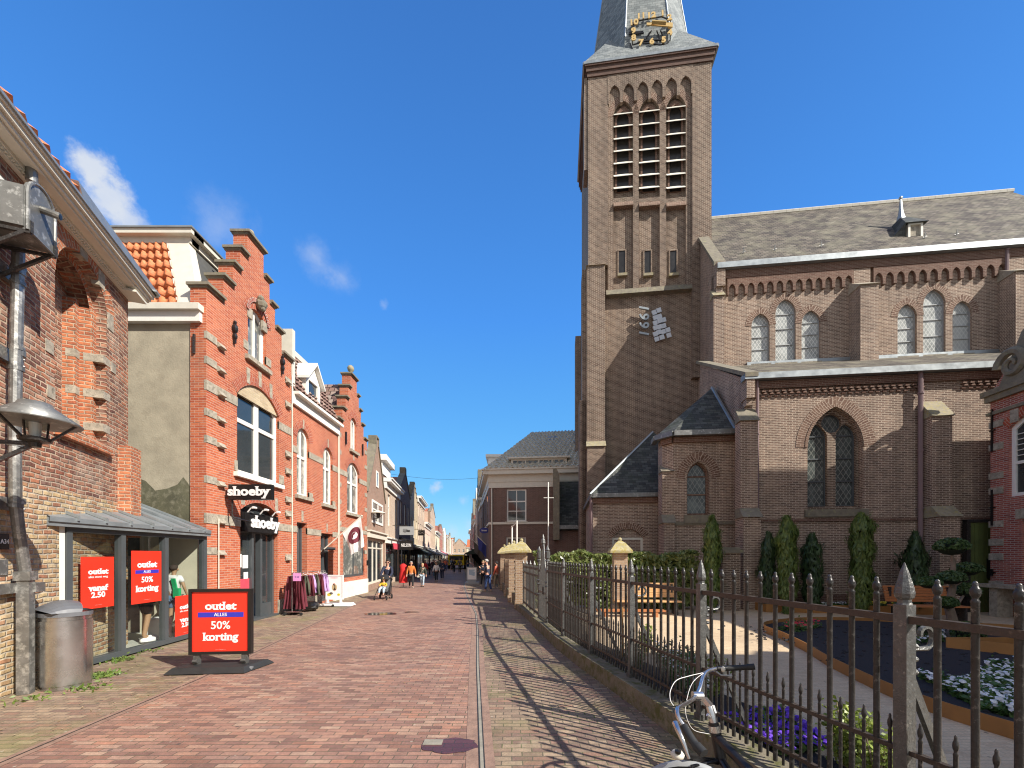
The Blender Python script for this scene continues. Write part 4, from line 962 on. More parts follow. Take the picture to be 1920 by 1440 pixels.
m = MB(); m.prism(PF.off(0), [(PF.A(1037, 3), 3.0), (PF.A(1049, 3), 3.0), (PF.A(1049, 3), zz(PF, 1043, 890, 3)), (PF.A(1043, 3), zz(PF, 1043, 878, 3)), (PF.A(1037, 3), zz(PF, 1043, 880, 3))], .3, 3.1); obj('buttress_wall', m, M['stone_dark'], pr)
m = MB(); m.tube([PF.pt(PF.A(922, .1), .3, .1), PF.pt(PF.A(922, .1), pe-1.2, .1)], .05, 6); obj('downpipe', m, M['cream'], pr)
for (px, py0, py1, Y, lab) in ((1028, 904, 1040, 22, 'tall thin white flagpole with a crossbar, beside the iron gate'), (969, 976, 1060, 20, 'white pole behind the nearest brick pillar, the taller of two joined at the top'), (960, 986, 1060, 20.4, 'white pole behind the brick pillars, the shorter of two joined at the top')):
    m = MB(); q = P(px, 1042, Y); zt = P(px, py0, Y).z; m.tube([(q.x, q.y, 0), (q.x, q.y, zt)], .032 if px == 1028 else .04, 8)
    if px == 1028: m.bar((q.x-.25, q.y, zt-.85), (q.x+.3, q.y, zt-.85), .03)
    if px == 969: m.bar((q.x, q.y, zt-.1), (q.x-.27, q.y+.4, zt-.32), .04)
    tag(obj('white_pole', m, M['white'], loc=(q.x, q.y, 0)), lab, 'pole')

# ================================================================== red gabled house on the right, facing west
rc = A0.pt(A0.A(1857, .75), 0, .75); RF = Fr((rc.x, rc.y), (tuple(A0.n))); RF.n = V((-.9932, .1168))
# RF.d points towards the viewer (a grows nearer), faces west
def rpx(px, py, d=0):
    r_ = V(((px-CX)/FOC, 1)); Y = (d+RF.o.dot(RF.n))/r_.dot(RF.n); q = r_*Y; return (q-RF.o).dot(RF.d), EYE-(py-HY)/FOC*Y
rh = thing('gabled_red_house', 'tall red brick house with sandstone blocks and scrolled gable beside the church garden', 'house', (rc.x+2, rc.y-4, 0))
rz0 = rpx(1868, 735)[1]
a0w, zA = rpx(1892, 803); _, zB = rpx(1892, 932)
W1 = arch(a0w, a0w+1.7, zB, zA, .35, 8); a0b, zC = rpx(1916, 975); W2 = rect(a0b, a0b+1.0, rpx(1916, 1085)[1], zC)
gpk = 17.0
gable = [(0, 0), (11.6, 0), (11.6, 8.4), (7.3, 8.5), (6.7, 10.0), (5.9, 11.2), (5.5, 14.2), (4.8, 15.0), (4.6, 16.6), (4.2, gpk), (3.8, 16.6), (3.6, 15.0), (3.2, 14.2), (2.9, 11.2), (2.1, 10.2), (1.5, 9.0), (.8, 8.6), (0, rz0)]
m = MB(); m.prism(RF, gable, -.5, 0, [W1, W2], hd=-.2)
RS = Fr(RF.pt(0, 0)[:2], tuple(-RF.n)); RS.n = -RF.d
m.poly(RS, rect(0, 9, 0, rz0), (), 0)
m.poly(Fr(RF.pt(11.6, 0)[:2], tuple(-RF.n)), rect(0, 9, 0, 8.4), (), 0)
obj('wall', m, M['redbrick2'], rh)
m = MB(); m.face([RF.pt(1.2, rz0, -.5), RF.pt(4.2, 14.5, -.5), RF.pt(4.2, 14.5, -9), RF.pt(1.2, rz0, -9)]); m.face([RF.pt(7.2, rz0, -.5), RF.pt(4.2, 14.5, -.5), RF.pt(4.2, 14.5, -9), RF.pt(7.2, rz0, -9)]); m.face([RF.pt(0, rz0, -.3), RF.pt(11.6, rz0, -.3), RF.pt(11.6, rz0, -9), RF.pt(0, rz0, -9)]); obj('roof', m, M['browntile'], rh)
window(rh, RF, W1, -.08, M['white'], M['pane'], [('h', rpx(1900, 868)[1], .1), ('v', a0w+.85, .07)]+[('h', rpx(1900, y)[1], .02) for y in (815, 825, 835, 845, 855)], fw=.12)
window(rh, RF, W2, -.08, M['white'], M['pane'], fw=.12)
m = MB(); band(m, RF, W1[2:], .3, .02); obj('window_arch', m, M['voussoir'], rh)
m = MB()
for py in (803, 845, 899, 927, 989, 1023, 1050, 1101):
    z = rpx(1862, py)[1]; m.box(RF, -.03, .42, z, z+.22, -.3, .03)
for t in (.05, .5, .95):
    q = W1[2+int(t*8)]; m.box(RF, q[0]-.12, q[0]+.12, q[1], q[1]+.42, 0, .04)
q = W2[0]; m.box(RF, q[0]-.15, q[0]+.1, W2[2][1]+.05, W2[2][1]+.35, 0, .04)
obj('stone_block', m, M['stone'], rh)
m = MB(); m.box(RF, -.14, 8.6, rz0-.1, rz0+.08, -.3, .2); m.box(RF, -.08, 8.6, rz0-.3, rz0-.1, -.3, .12); m.box(RF, -.1, 8.6, rz0-.75, rz0-.65, -.1, .06)
obj('cornice', m, M['stone_dark'], rh)
# scroll of the gable foot
m = MB(); sc_ = []
for i in range(26):
    t = i/25; an = t*3.1*math.pi; r_ = .5*(1-t*.85); sc_.append(RF.pt(.75-r_*math.cos(an)*.9, rz0+.7+r_*math.sin(an), .08))
m.tube(sc_, [.14*(1-.6*i/25) for i in range(26)], 6)
m.prism(RF, [(.3, rz0+.08), (2.4, rz0+.08), (2.4, 10.4), (1.6, 9.6), (1.0, 9.2), (.5, rz0+.5)], -.2, .05); obj('gable_scroll', m, M['stone_dark'], rh)
m = MB()
for (py0, py1) in ((765, 845), (917, 985), (1067, 1080)):
    z1, z0 = rpx(1870, py0)[1], rpx(1870, py1)[1]; m.bar(RF.pt(.1, z0, .05), RF.pt(.1, z1, .05), .05, .04); m.bar(RF.pt(.02, (z0+z1)/2, .05), RF.pt(.2, (z0+z1)/2, .05), .04)
obj('wall_anchor', m, M['black'], rh)
m = MB(); m.box(RF, .3, 4, .95, 1.07, .1, .7); m.box(RF, .6, .85, 0, .95, .15, .6); m.box(RF, 3.4, 3.65, 0, .95, .15, .6); tag(obj('stone_table', m, M['stone'], loc=RF.pt(1, 0, .4)), 'grey topped table with wooden legs against the red gabled house', 'table')
# neighbouring taller house further right, out of the frame: it shades the garden path
th = thing('corner_house', 'tall brick town house on the right beyond the red gabled house', 'house', (RF.pt(18, 0)[0]+2, RF.pt(18, 0)[1], 0))
m = MB(); m.prism(RF, [(11.7, 0), (17.0, 0), (17.0, 11.9), (14.6, 12.6), (13.9, 12.3), (12.1, 9.2), (11.7, 9.0)], -9, 0, [rect(14, 15.1, 1, 3.4), rect(15.7, 16.8, 1, 3.4), rect(14, 15.1, 5, 7.4), rect(15.7, 16.8, 5, 7.4)], hd=-.2); obj('wall', m, M['brownbrick'], th)
for (x, z) in ((14, 1), (15.7, 1), (14, 5), (15.7, 5)): window(th, RF, rect(x, x+1.1, z, z+2.4), -.08, M['white'], M['pane'], [('v', x+.55, .06)])
m = MB(); q = [(11.65, 9.02), (12.1, 9.22), (13.9, 12.32), (14.6, 12.62), (17.05, 11.92)]
for p, r_ in zip(q, q[1:]): m.hexa([RF.pt(p[0], p[1], .2), RF.pt(r_[0], r_[1], .2), RF.pt(r_[0], r_[1]+.12, .2), RF.pt(p[0], p[1]+.12, .2), RF.pt(p[0], p[1], -9), RF.pt(r_[0], r_[1], -9), RF.pt(r_[0], r_[1]+.12, -9), RF.pt(p[0], p[1]+.12, -9)])
obj('roof', m, M['browntile'], th)
# green plank door in the garden corner
q0, q1 = A0.A(1817, .3), A0.A(1862, .3)
m = MB(); m.box(A0, q0, q1, 0, zz(A0, 1840, 980, .3), .25, .33)
for k in range(6): m.box(A0, q0+.13+k*.14, q0+.145+k*.14, .02, zz(A0, 1840, 980, .3)-.02, .33, .345)
gd_ = thing('garden_door', 'tall mossy green plank door between church and red gabled house', 'door', A0.pt(q0, 0, .3)); obj('door_leaf', m, M['greendoor'], gd_)
m = MB(); m.box(A0, q0-.12, q0, 0, zz(A0, 1840, 975, .3), .2, .36); m.box(A0, q0-.12, q1, zz(A0, 1840, 979, .3), zz(A0, 1840, 974, .3), .2, .37); obj('door_frame', m, M['iron'], gd_)
m = MB(); m.box(A0, q1-.25, q1-.02, 1.2, 1.9, .35, .5); obj('letter_box', m, M['black'], gd_)
# ================================================================== LEFT: old brick building, rotated to the street
FA = Fr((-7.16, 5.67), (-.362, .932)); 
aC = FA.A(240)                       # right hand corner
ob = thing('old_brick_building', 'old patched brick building with deep white eaves, blind arch and lead rain pipe', 'building', (-9, 6, 0))
zE = 7.6
ni = [(FA.A(103), FA.px(103, 700)[1])]
def av(px, py, d=0): return FA.px(px, py, d)
n0, zl = av(103, 775); n1, zr = av(200, 842); ztp = av(160, 484)[1]
nout = [(n0, zl), (n1, zr)]; c_ = (n0+n1)/2; hw = (n1-n0)/2; zs_ = ztp-hw
nout += [(c_+hw*math.cos(math.pi*i/12), zs_+hw*math.sin(math.pi*i/12)) for i in range(13)]
m = MB(); aB = FA.A(93); zsplit = 3.1
m.prism(FA, [(-6, zsplit), (aC, zsplit), (aC, zE), (-6, zE)], -.5, 0, [nout], hd=-.55); wA = obj('wall', m, M['oldbrick'], ob)
m = MB(); m.prism(FA, [(-6, 0), (aC, 0), (aC, zsplit), (-6, zsplit)], -.5, 0); 
AR = Fr(FA.pt(aC, 0)[:2], tuple(-FA.n)); AR.n = FA.d; m.poly(AR, rect(0, 9, 0, zE), (), 0); obj('lower_wall', m, M['oldbrick_low'], ob)
m = MB(); m.poly(FA, scale_out(nout, -.1), (), -.55); nw = obj('niche', m, M['oldbrick'], ob)
m = MB(); p0, p1 = n0+(n1-n0)*.48, n1-.02; m.box(FA, n1-.12, n1+.05, zr-.4, zs_+.1, -.6, -.16); m.box(FA, n1-.24, n1-.12, zr-.4, zs_+.2, -.6, -.36); band(m, FA, scale_out(nout, .12)[2:], .13, -.2); obj('niche_pier', m, M['oldbrick_in'], nw)
m = MB(); band(m, FA, nout[2:], .3, .006); obj('niche_arch', m, M['oldbrick_in'], nw)
m = MB()
for k, py in enumerate((655, 725, 790)): z = av(170, py)[1]; m.box(FA, n1-.125, n1+.12, z-.07, z+.08, -.3, .006); m.box(FA, n1-.245, n1-.12, z-.07, z+.08, -.5, -.352)
for t in (.0, .28, .5):
    an = math.pi*t; x, z = c_+(hw+.12)*math.cos(an), zs_+(hw+.12)*math.sin(an); m.box(FA, x-.1, x+.1, z-.16, z+.16, -.1, .015)
for (px, py) in ((92, 650), (95, 735), (205, 600), (212, 690)): x, z = av(px, py); m.box(FA, x-.09, x+.09, z-.1, z+.1, -.1, .012)
obj('stone_band', m, M['stone'], nw)
m = MB(); m.hexa([FA.pt(n0-.05, zl-.35, .1), FA.pt(n1+.06, zr-.12, .1), FA.pt(n1+.06, zr+.0, .1), FA.pt(n0-.05, zl-.2, .1)]+[FA.pt(n0-.05, zl-.35, -.3), FA.pt(n1+.06, zr-.12, -.3), FA.pt(n1+.06, zr+.25, -.3), FA.pt(n0-.05, zl+.05, -.3)]); obj('niche_sill', m, M['oldbrick_in'], nw)
m = MB(); m.box(FA, aC-.42, aC+.02, 2.4, av(228, 838)[1], -.2, .22); obj('corner_pier', m, M['oldbrick_in'], ob)
# eaves
def eave(mb, a0, a1, z0, z1, d): mb.box(FA, a0, a1+d, z0, z1, -.4, d); mb.box(AR, -.3, 8, z0+.002, z1-.002, -.4, d-.003)
EO = .12
def eave(mb, a0, a1, z0, z1, d): mb.box(FA, a0, a1+min(d, EO+d*.25), z0, z1, -.4, d); mb.box(AR, -.3, 8, z0+.002, z1-.002, -.4, min(d, EO+d*.25)-.003)
m = MB(); eave(m, -6, aC, zE, zE+.05, .07); eave(m, -6, aC, zE+.1, zE+.14, .28); eave(m, -6, aC, zE+.14, zE+.2, .33); eave(m, -6, aC, zE+.2, zE+.26, .38); eave(m, -6, aC, zE+.26, zE+.3, .41)
m.box(FA, -6, aC+.1, zE+.05, zE+.11, -.3, .12)
co = obj('eaves_cornice', m, M['cream'], ob)
m = MB(); x = -3.0
while x < aC+.05: m.box(FA, x, x+.035, zE+.02, zE+.06, .06, .105); x += .065
obj('dentil_course', m, M['cream'], co)
m = MB(); m.box(FA, -6, aC+.26, zE+.295, zE+.335, .2, .44); m.box(AR, -.5, 8, zE+.295, zE+.335, .0, .2); m.hexa([FA.pt(1.0, zE+.335, .42), FA.pt(aC+.24, zE+.335, .42), FA.pt(aC+.24, zE+.43, .42), FA.pt(.85, zE+.52, .42), FA.pt(1.0, zE+.335, .2), FA.pt(aC+.24, zE+.335, .2), FA.pt(aC+.24, zE+.43, .2), FA.pt(.85, zE+.52, .2)]); obj('zinc_gutter', m, M['zinc'], co)
m = MB(); m.poly(FA, [(-6, zE-.75), (FA.A(28), zE-.75), (FA.A(40), zE-.3), (-6, zE-.3)], (), .02); m.box(FA, -6, FA.A(28), zE-.85, zE-.65, 0, .06); obj('white_fascia', m, M['white'], ob)
m = MB()
r0, r1 = FA.pt(-5, zE+.335, .36), FA.pt(1.0, zE+.335, .36); pantile(m, r0, r1, FA.pt(-5, 12, -4), FA.pt(1.0, 12, -4), 26, 22, .07, .05, 4)
m.face([r1, FA.pt(1.0, 12, -4), AR.pt(8, zE+.335, .1)]); obj('roof', m, M['orangetile'], ob)
# rain hopper and lead pipe
hp = [av(x, y, .62) for x, y in ((47, 432), (102, 470), (103, 352), (80, 325), (52, 335))]
HD = .6; a0, a1 = FA.A(52, HD), FA.A(103, HD); zb = (av(52, 434, HD)[1]+av(103, 470, HD)[1])/2; zt = av(60, 352, HD)[1]; ac_ = (a0+a1)/2
m = MB(); m.box(FA, a0-.02, a1, zb, zt-.05, .05, HD-.03); hopper = obj('rain_hopper', m, M['zincdark'], ob)
hw_ = (a1-a0)/2; end = [(a0, zb-.03), (a1, zb-.03)]+[(ac_+hw_*math.cos(math.pi*i/10), zt-.12+hw_*1.0*math.sin(math.pi*i/10)) for i in range(11)]
m = MB(); m.prism(FA, end, HD-.05, HD); m.tube([FA.pt(*p, HD) for p in end+[end[0]]], .022, 6); obj('hopper_front', m, M['zincdark'], hopper)
m = MB(); m.tube([FA.pt(ac_-.02, zt-.16, HD), FA.pt(ac_-.02, zt-.2, HD+.2)], .045, 10); obj('overflow_pipe', m, M['lead'], hopper)
m = MB(); m.tube([FA.pt(ac_-.02, zt-.2, HD+.19), FA.pt(ac_-.02, zt-.201, HD+.205)], .034, 10); obj('overflow_mouth', m, M['black'], hopper)
m = MB()
for x in (a0+.02, a1-.03):
    m.bar(FA.pt(x, zb-.05, HD+.02), FA.pt(x, zb-.05, .0), .04, .04); m.bar(FA.pt(x, zb-.06, HD-.05), FA.pt(x-.02, zb-.5, .02), .04, .04); m.bar(FA.pt(x, zb-.06, HD+.02), FA.pt(x, zb+.1, HD+.02), .035, .035)
obj('bracket', m, M['iron'], hopper)
def pp(px, py, d=.17): a, z = av(px, py, d); return FA.pt(a, z, d)
m = MB(); m.tube([pp(60, 342), pp(58, 288)], .066, 12); m.tube([pp(36, 425), pp(34, 500), pp(31, 640), pp(28, 800), pp(29, 940), pp(36, 1000), pp(48, 1078)], .066, 12)
for (x, y) in ((35, 500), (34, 528), (32, 650), (31, 688), (29, 830), (29, 945)): m.tube([pp(x, y), pp(x, y+7)], .08, 12)
dp = obj('downpipe', m, M['lead'], ob, True)
m = MB(); q0, q1 = pp(49, 1075), pp(46, 1296); a = av(48, 1075, .17)[0]; m.box(FA, a-.06, a+.06, 0, q0.z, .1, .24); m.box(FA, a-.085, a+.085, q0.z-.1, q0.z+.03, .08, .26); obj('pipe_shoe', m, M['lead'], dp)
m = MB()
for y in (521, 672, 946): a_, z_ = av(31, y, .1); m.box(FA, a_-.75, a_+.2, z_-.09, z_+.09, 0, .07); m.tube([FA.pt(a_-.1, z_, .17), FA.pt(a_-.1, z_+.08, .17)], .08, 12); [m.ball(FA.pt(a_+x, z_+y2, .08), .02, 6) for x in (-.3, .17) for y2 in (-.05, .05)]
a_, z_ = av(48, 1101, .1); m.box(FA, a_-.8, a_+.12, z_-.07, z_+.07, .0, .1); m.box(FA, a_-.1, a_+.1, z_-.07, z_+.07, .08, .265); obj('pipe_clamp', m, M['lead'], dp)
m = MB(); a_, z_ = av(-8, 1015, .02); m.box(FA, a_-.1, FA.A(12), z_-.11, z_+.11, 0, .03); pq = obj('number_plate', m, M['black'], ob); m = text_mb('A34', FA, FA.A(3), z_, .032, .09, .003, bold=.02); obj('lettering', m, M['printwhite'], pq)
m = MB(); a_, z_ = av(-8, 1060, .02); m.box(FA, a_-.1, FA.A(12), z_-.14, z_+.08, 0, .02); obj('dark_plate', m, M['zincdark'], ob)

# ---- wall lamp on its bracket
lc = P(66, 775, 4.9); lamp = thing('wall_lamp', 'round cone shaded street lamp on iron arms beside the lead rain pipe', 'street lamp', (lc.x, lc.y, 0))
m = MB(); R_ = .40; top = P(66, 757, 4.9).z; rim = P(66, 793, 4.9).z; m.lathe((lc.x, lc.y, 0), [(R_, rim), (R_+.01, rim+.015), (.16, top-.03), (.14, top+.01), (.001, top+.03)], 28); sh = obj('lamp_shade', m, M['zincdark'], lamp, True)
m = MB(); m.lathe((lc.x, lc.y, 0), [(R_-.01, rim+.003), (.15, top-.05), (.001, top-.045)], 28); obj('shade_lining', m, M['cream'], sh)
m = MB(); gb = P(66, 823, 4.9).z; m.lathe((lc.x, lc.y, 0), [(.085, gb), (.125, top-.06)], 14)
obj('lantern_glass', m, M['glass'], lamp, True)
m = MB(); m.lathe((lc.x, lc.y, 0), [(.05, gb+.02), (.055, gb+.2)], 12); obj('bulb', m, M['paper'], lamp)
m = MB(); m.lathe((lc.x, lc.y, 0), [(.05, gb-.1), (.06, gb-.05), (.14, gb-.03), (.15, gb+.01), (.09, gb+.015)], 14)
for k in range(3):
    an = k*2.09+.5; m.bar((lc.x+.14*math.cos(an), lc.y+.14*math.sin(an), gb), (lc.x+(R_-.02)*math.cos(an), lc.y+(R_-.02)*math.sin(an), rim+.03), .025)
    m.bar((lc.x+.1*math.cos(an), lc.y+.1*math.sin(an), gb), (lc.x+.13*math.cos(an), lc.y+.13*math.sin(an), top-.05), .015)
obj('lamp_holder', m, M['iron'], lamp)
m = MB(); w0 = FA.pt(-1.35, gb-.1, .0); m.bar((lc.x, lc.y, gb-.06), w0, .045); m.bar((lc.x, lc.y, gb-.06), w0+V((0, 0, -.75)), .04); m.bar(w0+V((0, 0, .3)), w0+V((0, 0, -.85)), .05); obj('bracket_arm', m, M['iron'], lamp)

# ---- litter bin
bc = P(120, 1285, 6.3); bc.z = 0; bn = thing('litter_bin', 'grey and steel litter bin with domed open top against the old brick wall', 'litter bin', bc)
yb = R(-30); zt = P(120, 1146, 6.25).z
FB = Fr((bc.x, bc.y), (math.cos(yb), math.sin(yb)))
oval = [(.40*math.copysign(abs(math.cos(t))**.75, math.cos(t)), .29*math.copysign(abs(math.sin(t))**.75, math.sin(t))) for t in [2*math.pi*i/32 for i in range(32)]]
def ovp(i, z, s=1.0): a, d = oval[i % 32]; return FB.pt(a*s, z, d*s)
m = MB(); m.grid([[ovp(i, z) for i in range(9, 25)] for z in (.0, zt-.1, zt-.02)]); obj('bin_back', m, M['binplastic'], bn, True)
m = MB(); m.grid([[ovp(i, z, 1.015) for i in range(-7, 9)] for z in (.06, zt-.12)]); m.grid([[ovp(i, z, .97) for i in range(-7, 10)] for z in (0, zt-.02)]); obj('bin_door', m, M['steel'], bn, True)
m = MB(); m.grid([[ovp(i, zt-.06, 1.02) for i in range(32)], [ovp(i, zt-.0, 1.02) for i in range(32)]], True)
rows = []
for k in range(9):
    t = -1+2*k/8; rows.append([FB.pt(.4*math.cos(math.pi*j/10)*1.0, zt+.17*math.sin(math.pi*j/10)*(1-.75*abs(t)**2), -.29*t*(.72+.28*math.sin(math.pi*j/10))) for j in range(11)])
m.grid(rows[:7]); obj('bin_lid', m, M['binplastic'], bn, True)
m = MB(); m.face([ovp(i, zt-.03) for i in range(32)]); m.face([FB.pt(.28*math.cos(t), zt+.11*math.sin(t), -.29*(-1+2*6/8)+.01) for t in [math.pi*j/10 for j in range(11)]]); obj('bin_opening', m, M['black'], bn)

# ---- glass shop extension
g0, g1 = V((-7.57, 6.62)), V((-7.785, 10.33)); FG = Fr(g0, (g1-g0)); LG = (g1-g0).length
gx = thing('glass_shop_extension', 'low grey framed glass shop window with sloping zinc roof between two brick houses', 'shop extension', (-8, 8.5, 0))
zR = 2.66; gA = [FG.A(131), FG.A(232), FG.A(313), LG-.03]
m = MB(); m.box(FG, -.02, gA[0]-.06, 0, zR-.12, -.12, -.02); obj('white_pier', m, M['whiterender'], gx)
m = MB()
for i, a in enumerate(gA): m.box(FG, a-.05, a+.05, .1, zR-.22, -.13, .0)
m.box(FG, gA[0]-.05, LG, .03, .13, -.14, .01); m.box(FG, gA[0]-.05, LG, zR-.25, zR-.17, -.14, .01); obj('window_frame', m, M['anthra'], gx)
for a, b in zip(gA, gA[1:]): m = MB(); m.poly(FG, rect(a+.05, b-.05, .13, zR-.25), (), -.06); obj('glass_pane', m, M['glass'], gx)
m = MB(); m.box(FG, -.1, LG+.02, zR-.17, zR-.03, -.3, .09); obj('roof_fascia', m, M['zinc'], gx)
slp = .40; q = FG.pt(0, 0)
m = MB(); er = [FG.pt(-.1, zR-.02, .12), FG.pt(LG, zR-.02, .12), FG.pt(LG, zR+slp*3.3, -3.2), FG.pt(2.2, zR+slp*3.3, -3.2), FG.pt(1.6, zR+slp*1.1, -1.0)]
pw = [FG.pt(-.1, zR-.02, .12), FG.pt(LG, zR-.02, .12), FG.pt(LG, zR-.02+slp*3.3, -3.2), FG.pt(-.1, zR-.02+slp*3.3, -3.2)]
m.face(pw); m.face([p-V((0, 0, .08)) for p in pw]); m.face([pw[0], pw[1], pw[1]-V((0, 0, .08)), pw[0]-V((0, 0, .08))])
zr_ = obj('zinc_roof', m, M['zinc'], gx)
m = MB(); x = .35
while x < LG:
    m.bar(FG.pt(x, zR+.01, .13), FG.pt(x, zR+.01+slp*3.3, -3.2), .03, .045); m.bar(FG.pt(x, zR-.06, .13), FG.pt(x, zR+.02, .13), .035, .03); x += .52
obj('standing_seam', m, M['zinc'], zr_)
m = MB(); m.box(FG, .1, LG-.02, .0, .06, -3.0, -.14); obj('shop_floor', m, M['floorgrey'], gx)
m = MB(); m.box(FG, LG-.02, LG+.02, .06, 2.5, -1.6, -.2); obj('inner_wall', m, M['render'], gx)
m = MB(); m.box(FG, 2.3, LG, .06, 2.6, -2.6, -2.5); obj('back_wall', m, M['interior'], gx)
def poster(name, lab, fr, x0, x1, y0, y1, d, lines, par=None, loc=None, mat='red', curl=0):
    a0, _ = fr.px(x0, y0, d); a1, _ = fr.px(x1, y0, d); z1 = fr.px((x0+x1)/2, y0, d)[1]; z0 = fr.px((x0+x1)/2, y1, d)[1]
    m = MB(); m.box(fr, a0, a1, z0, z1, d, d+.006); t = thing(name, lab, 'poster', fr.pt((a0+a1)/2, z0, d)) if par is None else par
    sheet = obj('sheet', m, M[mat], t); w, h_ = a1-a0, z1-z0; tm = MB(); bm = MB()
    for (s_, u, v, sz, sx, bo, kind) in lines:
        if kind == 'bar': bm.box(fr, a0+w*.12, a1-w*.1, z0+h_*(v-.033), z0+h_*(v+.033), d+.006, d+.009)
        tm.add(text_mb(s_, fr, a0+w*u, z0+h_*v, d+.009, sz*h_, .003, bold=bo, sx=sx))
    if bm.f: obj('blue_bar', bm, M['blue'], t)
    if tm.f: obj('lettering', tm, M['printwhite'], t)
    return t
L_out = [('outlet', .5, .735, .16, 1.15, .035, ''), ('ALLES', .5, .60, .062, 1.0, .0, 'bar'), ('50%', .5, .445, .155, 1.05, .012, ''), ('korting', .5, .275, .16, 1.1, .035, ''), ('· · · · · · · · ·', .5, .06, .03, 1, 0, '')]
L_van = [('outlet', .5, .71, .145, 1.15, .035, ''), ('alles moet weg', .5, .61, .062, 1.05, .0, ''), ('vanaf', .5, .39, .16, 1.15, .035, ''), ('2.50', .5, .255, .15, 1.1, .03, ''), ('· · · · · · · · ·', .5, .06, .03, 1, 0, '')]
poster('sale_poster', 'red sale poster reading vanaf 2.50 in the leftmost glass pane, nearest the bin', FG, 151, 213, 1044, 1140, -.05, L_van)
poster('sale_poster', 'red sale poster with blue bar and 50% korting in the middle glass pane', FG, 246, 302, 1033, 1130, -.05, L_out)
poster('sale_poster', 'low red vanaf 2.50 poster in the right glass pane beside the pavement sign', FG, 328, 366, 1116, 1190, -.05, L_van)
